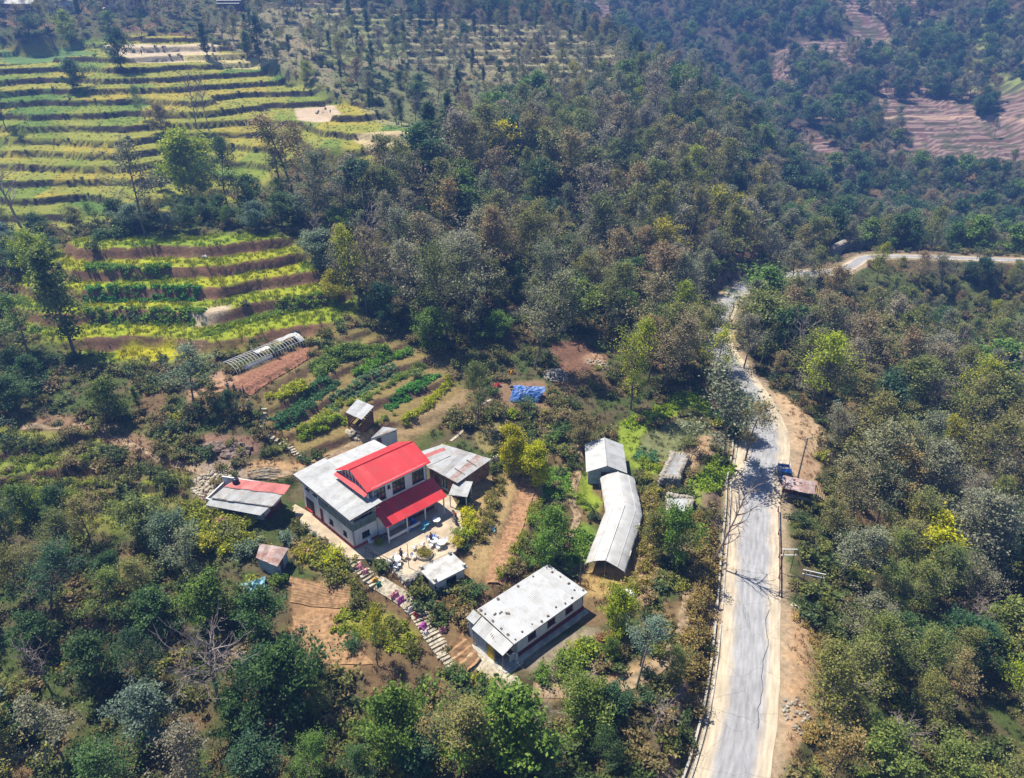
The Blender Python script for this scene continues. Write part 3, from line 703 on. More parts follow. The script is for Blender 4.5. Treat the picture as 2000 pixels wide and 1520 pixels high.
def grow_tuft(seed, H, n, w=0.03, spread=0.25, lean=0.5):
    """blades of grass or cereal"""
    p = Plant(seed); g = p.rg; V = []
    for i in range(n):
        a = g.uniform(0, 6.28); b = np.array((g.normal(0, spread), g.normal(0, spread), 0)); tip = b + np.array((math.cos(a) * lean * H * g.random(), math.sin(a) * lean * H * g.random(), H * g.uniform(0.6, 1)))
        s_ = np.array((-math.sin(a), math.cos(a), 0)) * w; mid = (b + tip) / 2 + np.array((0, 0, H * 0.12)); V += [b - s_, b + s_, mid + s_ * 0.9, mid - s_ * 0.9, mid - s_ * 0.9, mid + s_ * 0.9, tip + s_ * 0.2, tip - s_ * 0.2]
    me = quads_mesh('tuft', V, np.arange(len(V)).reshape(-1, 4)); a = me.attributes.new('leaf_var', 'FLOAT', 'FACE'); a.data.foreach_set('value', np.repeat(g.random(n), 2).astype(np.float32)); me.materials.append(MATS['leaf_scatter']); return me

KINDS = {}
def variants(kind, grown, trunk_mat='bark'):
    lst = []
    for p in grown:
        wood = p.mb.mesh(kind + '_trunk'); wood.materials.append(MATS[trunk_mat]); leaf = None
        if p.c: leaf = p.leaf_mesh(kind + '_crown'); leaf.materials.append(MATS['leaf'])
        lst.append((wood, leaf, p))
    KINDS[kind] = lst
variants('alder', [grow_tree(100 + i, 11, 2.3 + 0.45 * (i % 3), 0.24 + 0.06 * (i % 2), 24, 5200, 0.165, 0.33, 0.75, 0.16, 0.08, 10) for i in range(6)])
variants('thin', [grow_tree(130 + i, 12, 2.5, 0.33, 15, 2400, 0.22, 0.42, 0.5, 0.16, 0.08) for i in range(3)])
variants('broadleaf', [grow_tree(200 + i, 8, 3.3, 0.15, 18, 6600, 0.27, 0.46, 0.4, 0.24, 0.06, 3, 0.65) for i in range(4)])
variants('dense', [grow_tree(250 + i, 8, 2.7, 0.10, 20, 10500, 0.27, 0.5, 0.45, 0.22, 0.05, 4, 0.7) for i in range(2)])
variants('column', [grow_tree(230 + i, 12, 1.35, 0.2, 22, 3200, 0.28, 0.36, 0.8, 0.17, 0.03, 2, 0.6) for i in range(2)])
variants('bush', [grow_shrub(300 + i, 2.6, 1.5, 1100, 0.24, 14, 0.3) for i in range(3)])
variants('bare', [grow_bare(400 + i, 10, 3.4, 0.17) for i in range(2)], 'bare_bark')
def plant(name, kind, var, loc, H, tint, label, cat, group=None, rz=None, wide=1.0, lean=(0, 0)):
    lst = KINDS[kind]; wood, leaf, p = lst[var % len(lst)]
    ref = {'alder': 11.0, 'thin': 12.0, 'broadleaf': 8.6, 'dense': 8.6, 'column': 12.0, 'bush': 2.6, 'bare': 10.5}.get(kind, 10.0); s = H / ref
    o = empty(name, loc, 0, label, cat, group); o.rotation_euler = (lean[0], lean[1], rz if rz is not None else random.uniform(0, 6.28)); o.scale = (s * wide, s * wide, s)
    link('stem' if kind == 'bush' else 'trunk', wood, o)
    if leaf: c = link('crown' if kind != 'bush' else 'foliage', leaf, o); c.color = (*tint, 1)
    return o
def scatter(name, pts, rot, scl, idx_, tint, sources, label):
    """one mass of small plants: points carrying size, turn and colour, each bearing one of a few grown shapes"""
    me = bpy.data.meshes.new(name); pts = np.asarray(pts, np.float32); n = len(pts); me.vertices.add(n); me.vertices.foreach_set('co', pts.ravel())
    def at_(nm, ty, data, key='value'): a = me.attributes.new(nm, ty, 'POINT'); a.data.foreach_set(key, np.asarray(data).ravel())
    at_('turn', 'FLOAT_VECTOR', np.asarray(rot, np.float32), 'vector'); at_('size', 'FLOAT_VECTOR', np.asarray(scl, np.float32), 'vector')
    at_('shape', 'INT', np.asarray(idx_, np.int32)); at_('tint', 'FLOAT_COLOR', np.concatenate([np.asarray(tint, np.float32), np.ones((n, 1), np.float32)], 1), 'color')
    o = link(name, me); ng = bpy.data.node_groups.new(name + '_spread', 'GeometryNodeTree')
    ng.interface.new_socket('Geometry', in_out='INPUT', socket_type='NodeSocketGeometry'); ng.interface.new_socket('Geometry', in_out='OUTPUT', socket_type='NodeSocketGeometry')
    N, L = ng.nodes, ng.links; gi = N.new('NodeGroupInput'); go = N.new('NodeGroupOutput'); iop = N.new('GeometryNodeInstanceOnPoints'); jn = N.new('GeometryNodeJoinGeometry')
    for src in reversed(sources):
        so = bpy.data.objects.new(name + '_shape', src); oi = N.new('GeometryNodeObjectInfo'); oi.inputs['Object'].default_value = so; oi.inputs['As Instance'].default_value = True; L.new(oi.outputs['Geometry'], jn.inputs[0])
    def na(nm, ty): a = N.new('GeometryNodeInputNamedAttribute'); a.data_type = ty; a.inputs['Name'].default_value = nm; return a.outputs['Attribute']
    er = N.new('FunctionNodeEulerToRotation'); L.new(na('turn', 'FLOAT_VECTOR'), er.inputs[0])
    L.new(gi.outputs[0], iop.inputs['Points']); L.new(jn.outputs[0], iop.inputs['Instance']); iop.inputs['Pick Instance'].default_value = True
    L.new(na('shape', 'INT'), iop.inputs['Instance Index']); L.new(er.outputs[0], iop.inputs['Rotation']); L.new(na('size', 'FLOAT_VECTOR'), iop.inputs['Scale']); L.new(iop.outputs[0], go.inputs[0])
    md = o.modifiers.new('spread', 'NODES'); md.node_group = ng
    return tag(o, label, kind='stuff')

PAL = {'olive': [(0.215, 0.225, 0.065), (0.185, 0.22, 0.055), (0.245, 0.235, 0.075), (0.165, 0.205, 0.055)],
       'grey': [(0.235, 0.245, 0.15), (0.255, 0.24, 0.16), (0.205, 0.225, 0.13)],
       'brown': [(0.28, 0.225, 0.095), (0.29, 0.22, 0.11), (0.25, 0.21, 0.11)],
       'dark': [(0.055, 0.115, 0.03), (0.07, 0.14, 0.04), (0.045, 0.105, 0.045)],
       'green': [(0.13, 0.22, 0.035), (0.115, 0.205, 0.03), (0.16, 0.23, 0.045)],
       'lime': [(0.32, 0.36, 0.025), (0.27, 0.33, 0.025), (0.37, 0.36, 0.03)],
       'yellow': [(0.52, 0.49, 0.02), (0.43, 0.43, 0.02)],
       'rust': [(0.31, 0.19, 0.08), (0.29, 0.18, 0.085)],
       'silver': [(0.16, 0.225, 0.14), (0.145, 0.215, 0.15)]}
def tint(nm, j=0.14):
    c = np.array(random.choice(PAL[nm])) * random.uniform(1 - j, 1 + j); return tuple(c * np.array((random.uniform(0.93, 1.07), 1, random.uniform(0.9, 1.1))))
WORDS = {'olive': 'olive-green', 'grey': 'grey-green', 'brown': 'brownish', 'dark': 'dark green', 'green': 'mid-green', 'lime': 'bright yellow-green', 'yellow': 'yellow', 'rust': 'rust-brown', 'silver': 'blue-green'}
# trees that can be named one by one: foot pixel, top pixel row, kind, colour, widening, label
KEY = [
    (388, 402, 244, 'dense', 'lime', 0.8, 'dense bright yellow-green tree on the lower edge of the upper fields'),
    (446, 412, 262, 'alder', 'dark', 0.8, 'dark narrow tree just behind the dense bright yellow-green tree'),
    (385, 250, 118, 'bare', 'grey', 0.7, 'tall leafless tree standing alone among the upper terraces'),
    (408, 255, 135, 'bare', 'grey', 0.6, 'shorter leafless tree next to the tall one among upper terraces'),
    (237, 134, 52, 'broadleaf', 'dark', 0.75, 'dark round-topped tree beside the pale sandy terrace'),
    (408, 116, 38, 'column', 'dark', 1.2, 'dark columnar tree at the end of the sandy terrace'),
    (508, 122, 24, 'column', 'dark', 1.2, 'tallest dark columnar tree above the upper fields'),
    (484, 112, 58, 'column', 'green', 1.8, 'green bushy tree beside the tallest columnar tree'),
    (550, 150, 82, 'alder', 'dark', 0.7, 'slim dark tree at the corner of the upper fields'),
    (144, 176, 112, 'broadleaf', 'dark', 0.9, 'dark low tree on the green terraces at upper left'),
    (284, 236, 162, 'thin', 'dark', 0.9, 'small dark flat-topped tree alone in the upper fields'),
    (320, 262, 198, 'broadleaf', 'brown', 0.8, 'dusky brown-green bushy tree on an upper terrace bank'),
    (600, 165, 118, 'broadleaf', 'lime', 0.7, 'small bright yellow-green tree at the edge of the upper fields'),
    (137, 85, 15, 'broadleaf', 'lime', 0.8, 'pale green tree below the village at top left'),
    (60, 75, 28, 'broadleaf', 'dark', 1.2, 'wide dark tree below the village houses'),
    (212, 55, 18, 'broadleaf', 'green', 0.9, 'green tree in front of the cream village house'),
    (277, 70, 12, 'alder', 'dark', 0.7, 'slim dark tree beside the cream village house'),
    (12, 252, 150, 'thin', 'dark', 0.8, 'slim tree at the left picture edge in the upper fields'),
    (40, 440, 268, 'bare', 'grey', 1.0, 'large leafless tree at the left picture edge above the middle terraces'),
    (285, 462, 250, 'thin', 'grey', 0.9, 'very tall sparse tree in the hedge under the upper fields'),
    (315, 372, 320, 'broadleaf', 'olive', 0.8, 'small olive tree in the upper fields near the dense bright tree'),
    (575, 385, 205, 'thin', 'brown', 1.1, 'tall sparse brownish tree at the right end of the upper fields'),
    (610, 392, 230, 'thin', 'brown', 0.9, 'sparse brownish tree beside the tall one at field end'),
    (552, 378, 238, 'thin', 'olive', 1.0, 'sparse olive tree left of the tall brownish one'),
    (722, 405, 290, 'bare', 'yellow', 0.6, 'small leafless tree below the pinkish field'),
    (775, 400, 250, 'thin', 'olive', 0.9, 'slender sparse tree in front of the pinkish field'),
    (876, 290, 175, 'column', 'dark', 0.9, 'thin dark column tree beyond the pinkish field'),
    (838, 300, 195, 'column', 'dark', 1.7, 'thick dark ivy-clad tree beyond the pinkish field'),
    (146, 692, 470, 'column', 'green', 1.0, 'tall slender green tree left of the middle terraces'),
    (62, 700, 560, 'thin', 'green', 1.0, 'loose green tree at the left end of the middle terraces'),
    (78, 560, 452, 'broadleaf', 'lime', 0.7, 'yellowish tree at the left end of the middle terraces'),
    (378, 795, 655, 'thin', 'silver', 1.1, 'grey-green tree beside the bare hoop tunnel'),
    (217, 822, 735, 'broadleaf', 'green', 0.8, 'dense pointed green tree above the stony footpath'),
    (454, 812, 758, 'broadleaf', 'dark', 0.6, 'small dark tree beside the three people on the bank'),
    (272, 800, 752, 'column', 'green', 1.0, 'little columnar green tree above the stony footpath'),
    (628, 528, 446, 'dense', 'silver', 1.0, 'round blue-green tree at the right end of the middle terraces'),
    (704, 598, 428, 'alder', 'lime', 0.75, 'bright yellow-green tree beside the middle terraces'),
    (655, 590, 520, 'broadleaf', 'lime', 0.8, 'low bright green tree at the end of the green terrace'),
    (876, 662, 368, 'alder', 'olive', 0.85, 'tallest olive alder with a bare trunk behind the vegetable terraces'),
    (1042, 722, 500, 'alder', 'grey', 0.8, 'tall grey-green alder with long bare trunk above the red earth'),
    (1232, 800, 615, 'alder', 'lime', 0.75, 'yellowish tree between the red earth and the road'),
    (1292, 765, 598, 'alder', 'brown', 0.8, 'brownish tree behind the yellowish one near the road'),
    (1438, 856, 765, 'dense', 'dark', 0.8, 'compact dark green tree on the road verge'),
    (932, 838, 702, 'alder', 'olive', 0.72, 'small olive alder above the back shed'),
    (1412, 905, 690, 'thin', 'grey', 1.0, 'sparse grey tree leaning over the road bend'),
    (1455, 900, 760, 'thin', 'brown', 0.9, 'sparse brownish tree on the inner edge of the road'),
    (1392, 1102, 880, 'bare', 'olive', 0.55, 'slender leaning tree between road and stone huts'),
    (1312, 1110, 990, 'broadleaf', 'green', 0.6, 'green tree between the white tunnel and the road'),
    (1280, 1090, 1000, 'broadleaf', 'olive', 0.6, 'olive tree right beside the white tunnel'),
    (1335, 882, 822, 'thin', 'olive', 1.5, 'low wide olive tree inside the bright green field'),
    (1205, 1240, 1150, 'broadleaf', 'lime', 0.65, 'bright yellow-green tree right of the long bunkhouse'),
    (1250, 1300, 1180, 'thin', 'silver', 0.9, 'sparse grey-green tree by the footpath near the bunkhouse'),
    (1195, 1288, 1245, 'broadleaf', 'green', 0.6, 'small green tree below the bunkhouse corner'),
    (555, 1402, 1258, 'broadleaf', 'dark', 0.85, 'round dark green tree below the brown terraces'),
    (622, 1340, 1285, 'broadleaf', 'dark', 0.7, 'small dark green tree on the edge of the brown terraces'),
    (738, 1300, 1190, 'thin', 'lime', 0.6, 'slender yellow-green tree in the brown terraces'),
    (772, 1490, 1352, 'broadleaf', 'green', 0.7, 'light green tree at bottom centre below the stairs'),
    (1012, 1505, 1345, 'broadleaf', 'green', 0.9, 'leafy green tree directly below the bunkhouse'),
    (900, 1520, 1360, 'alder', 'olive', 1.0, 'olive tree at the bottom left of the leafy green tree'),
    (1130, 1440, 1330, 'broadleaf', 'green', 0.7, 'fresh green tree below the bunkhouse path'),
    (1802, 1110, 1000, 'dense', 'yellow', 0.9, 'yellow-topped tree in the wood right of the road'),
    (1080, 1090, 990, 'broadleaf', 'green', 0.75, 'dark bushy tree between the ploughed bed and white tunnel'),
    (1062, 1120, 1040, 'broadleaf', 'green', 0.7, 'green bush-like tree just above the bunkhouse roof'),
    (1130, 870, 800, 'broadleaf', 'brown', 0.7, 'brownish tree left of the metal barn'),
    (1560, 705, 590, 'alder', 'olive', 1.1, 'wide olive alder on the outer side of the road bend'),
    (1510, 690, 575, 'alder', 'grey', 1.1, 'grey-green alder leaning towards the road bend'),
    (1470, 650, 560, 'alder', 'olive', 1.0, 'olive alder hiding the middle of the road bend'),
    (1452, 720, 610, 'alder', 'grey', 0.9, 'grey alder standing at the narrowest stretch of road'),
    (1600, 640, 520, 'alder', 'brown', 1.1, 'brownish alder before the far road bend'),
    (1545, 760, 640, 'alder', 'olive', 1.1, 'olive alder above the eroded earth bank'),
    (1392, 760, 640, 'thin', 'lime', 1.0, 'sparse yellowish tree on the inner side of the road'),
    (1365, 700, 575, 'alder', 'olive', 1.0, 'olive alder on the inner side of the road bend'),
    (1712, 552, 470, 'alder', 'lime', 0.8, 'yellow-green tree standing before the far road bend'),
    (1790, 560, 488, 'alder', 'brown', 1.0, 'brownish tree in front of the far road'),
    (1840, 565, 492, 'alder', 'grey', 1.1, 'grey tree in front of the far road'),
    (1915, 562, 500, 'broadleaf', 'dark', 0.9, 'dark tree in front of the far road'),
    (1975, 572, 512, 'alder', 'olive', 1.1, 'olive tree at the right end of the far road'),
    (1745, 562, 500, 'thin', 'olive', 1.0, 'sparse olive tree below the far road'),
    (1600, 560, 480, 'alder', 'olive', 1.2, 'wide olive alder hiding the road before its far bend'),
    (1545, 560, 470, 'alder', 'grey', 1.1, 'grey alder hiding the road before its far bend'),
    (1000, 930, 830, 'dense', 'yellow', 0.6, 'bright yellow flowering tree above the ploughed bed'),
    (1045, 950, 862, 'dense', 'yellow', 0.65, 'taller yellow flowering tree beside the narrow footpath'),
]
BIGBARE = grow_bare(55, 11.5, 5.2, 0.24, 13, 0.35, 4, 0.35)
KEYPTS = []
def foot(px, py): return at(px, py)
for i, (px, py, top, kind, colr, wide, lab) in enumerate(KEY):
    p = foot(px, py); d = p[1] * CT - (p[2] - CAM_Z) * ST
    # height whose top projects to the given row
    x, y, z = ray(px, top); Ht = CAM_Z + z / y * p[1] - p[2]
    Ht = float(np.clip(Ht, 2.0, 19.0)); nm = 'bare_tree' if kind == 'bare' else 'tree'
    ln = (0.0, 0.22) if 'leaning' in lab else (0, 0)
    plant(nm, kind, i, p - np.array((0, 0, 0.05)), Ht, tint(colr), lab, 'tree', None, None, wide * 1.1, ln); KEYPTS.append((p[0], p[1], 2.2 if Ht < 8 else 3.2))
def special_bare(px, py, p_, Ht, ref, lab, rz, lean=(0, 0)):
    w = p_.mb.mesh('bare_trunk'); w.materials.append(MATS['bare_bark']); q = foot(px, py); o = empty('bare_tree', q, rz, lab, 'tree'); s = Ht / ref; o.scale = (s, s, s); o.rotation_euler = (lean[0], lean[1], rz); link('branches', w, o); KEYPTS.append((q[0], q[1], 5.5))
special_bare(425, 1372, BIGBARE, 10.5, 11.5, 'big spreading leafless tree in the dark wood at lower left', 0.6)
special_bare(1752, 1500, grow_bare(56, 8, 4.2, 0.15, 12, 0.15, 4, 0.8), 5.5, 8, 'pale leafless tree at bottom right beside the road', 1.0, (0.1, 0.5))
special_bare(1900, 1240, grow_bare(57, 8, 3.4, 0.13, 14, 0.2, 4, 0.9), 6.5, 8, 'twiggy leafless tree at the right picture edge', 2.0)
special_bare(1010, 330, grow_bare(58, 11, 3.0, 0.14, 16, 0.25, 3, 0.9), 14, 11, 'tall pinkish leafless tree in the middle of the wood', 2.0)
special_bare(985, 350, grow_bare(59, 11, 2.6, 0.14, 16, 0.25, 3, 0.9), 11, 11, 'lower pinkish leafless tree left of the tall one in the wood', 0.3)
special_bare(1830, 930, grow_bare(60, 8, 2.6, 0.12, 14, 0.25, 3, 0.8), 8, 8, 'leafless reddish tree in the wood right of the road', 0.3)

for px, py, r_ in ((530, 1130, 7), (500, 1165, 6), (470, 1120, 5), (860, 1330, 5), (1545, 980, 5), (1585, 1150, 6), (1660, 560, 7), (1690, 545, 6)):
    q = foot(px, py); KEYPTS.append((q[0], q[1], r_))
# --- woods: where trees stand
def mask_of(polys, soft=1):
    m = np.zeros(GXX.shape, bool)
    for q in polys: m |= in_poly(GXX, GYY, apoly(q))
    return m
WOODS = {
    'middle': [[(745, 640), (640, 540), (600, 470), (650, 400), (760, 375), (900, 345), (960, 240), (1100, 190), (1300, 160), (1400, 300), (1470, 430), (1450, 530), (1380, 600), (1365, 650), (1355, 740), (1270, 755), (1200, 690), (1160, 640), (1060, 640), (1000, 690), (880, 695), (790, 680)]],
    'upper': [[(420, 60), (560, 5), (1000, 5), (1050, 45), (1290, 150), (1100, 190), (960, 240), (900, 330), (720, 225), (690, 195), (600, 150), (450, 95)], [(-80, 66), (-80, 10), (300, 10), (420, 60), (290, 58)]],
    'valley': [[(1500, 745), (1600, 830), (1640, 930), (1610, 985), (1600, 1160), (1650, 1240), (1670, 1330), (1620, 1430), (1570, 1560), (2150, 1560), (2150, 535), (1850, 530), (1720, 535), (1640, 560), (1500, 575), (1440, 640), (1450, 700)]],
    'lower': [[(-80, 1010), (60, 1010), (180, 1030), (300, 1050), (400, 1085), (490, 1130), (500, 1170), (560, 1310), (640, 1370), (880, 1400), (1080, 1430), (1250, 1380), (1330, 1310), (1370, 1300), (1330, 1420), (1280, 1560), (-80, 1560)]],
    'west': [[(-80, 480), (60, 460), (130, 490), (50, 540), (10, 600), (40, 690), (100, 730), (30, 860), (-80, 880)], [(140, 455), (270, 435), (420, 408), (520, 395), (600, 440), (580, 470), (300, 458)]],
    'bend': [[(1450, 440), (1500, 380), (1600, 400), (1660, 470), (1620, 500), (1480, 530)]],
}
WM = {k: mask_of(v) for k, v in WOODS.items()}
WOODFLOOR = np.zeros(GXX.shape, bool)
for k in WM: WOODFLOOR |= WM[k]
def clear_of_road(x, y, m_):
    d, par, _ = seg_dist(np.array([x]), np.array([y]), ROAD); return d[0] > float(road_half(par[0])) + m_
cand = []
def fill(zname, spacing, mixk, hrange, tries):
    M = WM[zname]; ys, xs = np.nonzero(M); pts = []
    cell = {}
    for _ in range(tries):
        i = random.randrange(len(ys)); x = gx[xs[i]] + random.uniform(-.3, .3); y = gy[ys[i]] + random.uniform(-.3, .3)
        s = spacing * random.uniform(0.75, 1.25); c = (int(x // 4), int(y // 4)); ok = True
        for a in range(-3, 4):
            for b in range(-3, 4):
                for q in cell.get((c[0] + a, c[1] + b), ()):
                    if (q[0] - x) ** 2 + (q[1] - y) ** 2 < s * s: ok = False; break
                if not ok: break
            if not ok: break
        if not ok or any((q[0] - x) ** 2 + (q[1] - y) ** 2 < (q[2] * 0.75) ** 2 for q in KEYPTS): continue
        if not clear_of_road(x, y, 2.0): continue
        cell.setdefault(c, []).append((x, y)); kind, colr = random.choices([m[:2] for m in mixk], [m[2] for m in mixk])[0]
        z = gz(x, y); hmax = 99.0 if not (zname == 'valley' and x > 60 and y > 140) else max(3.0, (192 - y) * 0.30)
        d = y * CT - (z - CAM_Z) * ST
        if zname == 'lower' and -26 < x < 22: hmax = 5.5
        if zname == 'valley' and d < 105: hmax = min(hmax, random.uniform(8, 11.5))
        cand.append((d, zname, kind, colr, x, y, z, min(hmax, random.uniform(*hrange) * (0.8 if kind == 'broadleaf' else 1.0))))
MIXES = {'middle': [('alder', 'olive', 5), ('alder', 'grey', 3), ('alder', 'brown', 0.9), ('broadleaf', 'dark', 1.6), ('broadleaf', 'green', 1), ('thin', 'grey', 2), ('thin', 'brown', 1), ('alder', 'lime', .7), ('bare', 'grey', 1.1), ('column', 'dark', .5), ('broadleaf', 'yellow', .15)],
         'upper': [('thin', 'olive', 2), ('alder', 'grey', 3), ('thin', 'grey', 2), ('column', 'dark', 1.6), ('broadleaf', 'dark', 1), ('alder', 'olive', 2), ('alder', 'brown', 1), ('bare', 'grey', .6)],
         'valley': [('alder', 'olive', 5), ('alder', 'grey', 3), ('alder', 'brown', 1.0), ('broadleaf', 'olive', 1.0), ('broadleaf', 'green', .8), ('alder', 'rust', .12), ('alder', 'lime', .6), ('thin', 'grey', 1.8), ('thin', 'brown', 1.2), ('broadleaf', 'dark', .9), ('bare', 'grey', 1.3)],
         'lower': [('broadleaf', 'dark', 4.5), ('alder', 'dark', 2), ('broadleaf', 'green', 1.2), ('alder', 'olive', 2.6), ('broadleaf', 'olive', 1.6), ('alder', 'brown', 1.0), ('thin', 'grey', 1), ('bare', 'grey', .6), ('broadleaf', 'silver', .7), ('alder', 'green', 1)],
         'west': [('broadleaf', 'dark', 3), ('thin', 'olive', 1), ('broadleaf', 'silver', 1), ('alder', 'green', 1), ('broadleaf', 'olive', 1)],
         'bend': [('alder', 'olive', 2), ('alder', 'grey', 2), ('broadleaf', 'dark', 1)]}
fill('middle', 5.2, MIXES['middle'], (7.0, 17.5), 6500)
fill('upper', 7.8, MIXES['upper'], (5, 11), 3000)
fill('valley', 5.4, MIXES['valley'], (7.5, 17.0), 6500)
fill('lower', 5.4, MIXES['lower'], (5.5, 10.0), 3000)
fill('west', 5.0, MIXES['west'], (4.5, 8.5), 800)
fill('bend', 6.0, MIXES['bend'], (8, 12), 500)
def on_screen(x, y, z, m=60):
    d = y * CT - (z - CAM_Z) * ST; px = 1000 + F_PX * x / d; py = 760 - F_PX * (y * ST + (z - CAM_Z) * CT) / d; return -m < px < 2000 + m and -m < py < 1520 + m
MARKS = [('the blue truck', 1531, 930), ('the steel utility pole', 1622, 838), ('the far road bend', 1665, 517), ('the guard rail', 1560, 1090), ('the pale leafless tree at bottom right', 1752, 1500), ('the yellow-topped tree', 1802, 1110), ('the right picture edge', 1985, 800), ('the lower right corner', 1985, 1400), ('the bend beyond the woods', 1410, 620),
         ('the red earth', 1120, 690), ('the tallest olive alder', 876, 660), ('the pinkish field', 830, 335), ('the pinkish leafless trees', 1000, 340), ('the ridge at the top', 1230, 130), ('the top edge', 800, 40), ('the wood edge by the gully', 1440, 430), ('the village houses', 200, 40), ('the bare hoop tunnel', 590, 660), ('the round blue-green tree', 628, 528),
         ('the big spreading leafless tree', 425, 1370), ('the lower left corner', 20, 1480), ('the toilet hut', 520, 1110), ('the long shed', 400, 1020), ('the left picture edge', 20, 1050), ('the foot of the stairs', 890, 1350), ('the bottom edge below the bunkhouse', 1050, 1490), ('the road at the bottom edge', 1300, 1450), ('the round dark green tree', 555, 1400),
         ('the middle terraces', 100, 600), ('the upper fields', 380, 430)]
MARKW = [(n_, *at(px, py)[:2]) for n_, px, py in MARKS]
NTH = ['nearest', 'second nearest', 'third nearest', 'fourth nearest', 'fifth nearest', 'sixth nearest', 'seventh nearest', 'eighth nearest', 'ninth nearest', 'tenth nearest', 'eleventh nearest', 'twelfth nearest']
NAMES = {'alder': ('alder_tree', 'alder'), 'thin': ('sparse_tree', 'thin sparse tree'), 'broadleaf': ('broadleaf_tree', 'bushy tree'), 'column': ('columnar_tree', 'columnar tree'), 'bare': ('bare_tree', 'leafless tree')}
cand.sort()
seen = [c for c in cand if on_screen(c[4], c[5], c[6] + c[7] * 0.6, 20)]
solo = set(id(c) for c in seen[:225]); far_trees = [c for c in cand if id(c) not in solo]
PLACES = {'middle': 'in the wood above the farm', 'upper': 'on the high slope', 'valley': 'in the valley wood', 'lower': 'in the lower wood', 'west': 'in the left tree belt', 'bend': 'behind the far road bend'}
GRP = {'middle': 'trees of the wood above the farm', 'upper': 'trees of the high slope', 'valley': 'trees of the valley wood', 'lower': 'trees of the lower wood', 'west': 'trees of the left tree belt', 'bend': 'trees behind the far road bend'}
by = {}
for i, c in enumerate(cand):
    if id(c) not in solo: continue
    mk = min(MARKW, key=lambda m: (m[1] - c[4]) ** 2 + (m[2] - c[5]) ** 2); by.setdefault((c[2], c[3], mk[0]), []).append((math.hypot(mk[1] - c[4], mk[2] - c[5]), i, c))
for (kind, colr, mk), lst in by.items():
    for r_, (_, i, c) in enumerate(sorted(lst, key=lambda q: q[0])):
        d, zn, _, _, x, y, z, h = c; nm, word = NAMES[kind]; look = WORDS[colr] + ' ' + word if kind != 'bare' else 'slim leafless grey tree'
        lab = look + (', ' + NTH[min(r_, 11)] + ' to ' if len(lst) > 1 else ' of the wood near ') + mk
        plant(nm, kind, i, (x, y, z - 0.05), h, tint(colr), lab, 'tree', GRP[zn], None, random.uniform(0.9, 1.15))
# the far mass of trees, one wood
FARSRC, FARIX = [], {}
for kind in ('alder', 'thin', 'broadleaf', 'column', 'bare'):
    FARIX[kind] = []
    for w, l, p in KINDS[kind][:3]: FARIX[kind].append(len(FARSRC)); FARSRC.append(p.joined(kind + '_far', 0.6, 1.3))
REFH = {'alder': 11.0, 'thin': 12.0, 'broadleaf': 8.6, 'column': 12.0, 'bare': 10.5}
tp, tr, ts, ti, tt = [], [], [], [], []
def far_tree(x, y, z, kind, colr, h):
    tp.append((x, y, z)); tr.append((0, 0, random.uniform(0, 6.28))); s = h / REFH[kind]; w = s * random.uniform(0.9, 1.2); ts.append((w, w, s)); ti.append(random.choice(FARIX[kind])); tt.append(tint(colr))
for d, zn, kind, colr, x, y, z, h in far_trees: far_tree(x, y, z, kind, colr, h)
# across the valley: thick on the lower slopes and gullies, in strips among the terraces above
NF = 16000
hx = RNG.uniform(-170, 420, NF); hy = RNG.uniform(200, 640, NF)
dens = fbm(hx / 40, hy / 40, 91); farm_ = fbm(hx / 45, hy / 45, 61)
okm = (dens > 0.545) | ((farm_ < 0.42) & (RNG.random(NF) < 0.75)) | (RNG.random(NF) < 0.02) | (hy < 330)
ridge = (hx > np.interp(hy, [200, 260, 300, 360, 450], [62, 72, 80, 60, 20]))
okm &= (ridge | ((hy > 348) & (RNG.random(NF) < 0.55))) & (hx < 40 + hy * 0.85)
hx, hy = hx[okm], hy[okm]; hz = far_h(hx, hy); grid_seen = set()
for x, y, z in zip(hx, hy, hz):
    c = (int(x // 4.8), int(y // 4.8))
    if c in grid_seen: continue
    if y < 215 and (not clear_of_road(x, y, 3)): continue
    grid_seen.add(c); k, colr = random.choices([('alder', 'olive'), ('alder', 'grey'), ('broadleaf', 'dark'), ('alder', 'brown'), ('broadleaf', 'green'), ('thin', 'grey')], [3, 3, 4, 2, 1, 2])[0]
    far_tree(x, y, z - 0.2, k, colr, random.uniform(5, 13))
scatter('woodland', tp, tr, ts, ti, tt, FARSRC, 'distant mixed woodland covering the far slopes')
print('TREES solo', len(solo) + len(KEY), 'far', len(tp))
# --- undergrowth: shrubs on wood floors, banks and risers
SHR = []
for i in range(4): SHR.append(grow_shrub(500 + i, 1.3, 1.0, 330, 0.25, 9, 0.22).joined('undergrowth_shape', 1.0, 1.0))
fl = (np.where(WM['upper'], 0.05, WOODFLOOR * 0.30) + blur(RISER, 1) * np.where(Z_UPPER > .5, 0.40, np.where(Z_FARM + Z_MID > 0.5, 0.04, 0.25)))
anyv = (1 - np.clip(Z_UPPER + Z_MID + Z_FARM + Z_LEFT * 0.5, 0, 1)) * np.where(WM['upper'], 0.07, 0.19)
BARE = np.zeros(GXX.shape, bool)
for pts, Z in PADS: BARE |= in_poly(GXX, GYY, [tuple(on_level(px, py, Z)[:2]) for px, py in pts])
for q in (20, 14, 16, 28, 26, 27, 29, 33, 36, 5, 7, 8, 32): BARE |= in_poly(GXX, GYY, apoly(PAINT[q][0]))
NOSHRUB = np.zeros(GXX.shape, bool)
for q in (17, 18, 19, 20, 21, 22, 23, 24, 25, 30, 34, 35, 13, 39, 37, 38): NOSHRUB |= in_poly(GXX, GYY, apoly(PAINT[q][0]))
for q in ([(690, 1090), (740, 1120), (800, 1165), (850, 1230), (905, 1300), (870, 1310), (820, 1240), (780, 1190), (690, 1115)],): NOSHRUB |= in_poly(GXX, GYY, apoly(q))
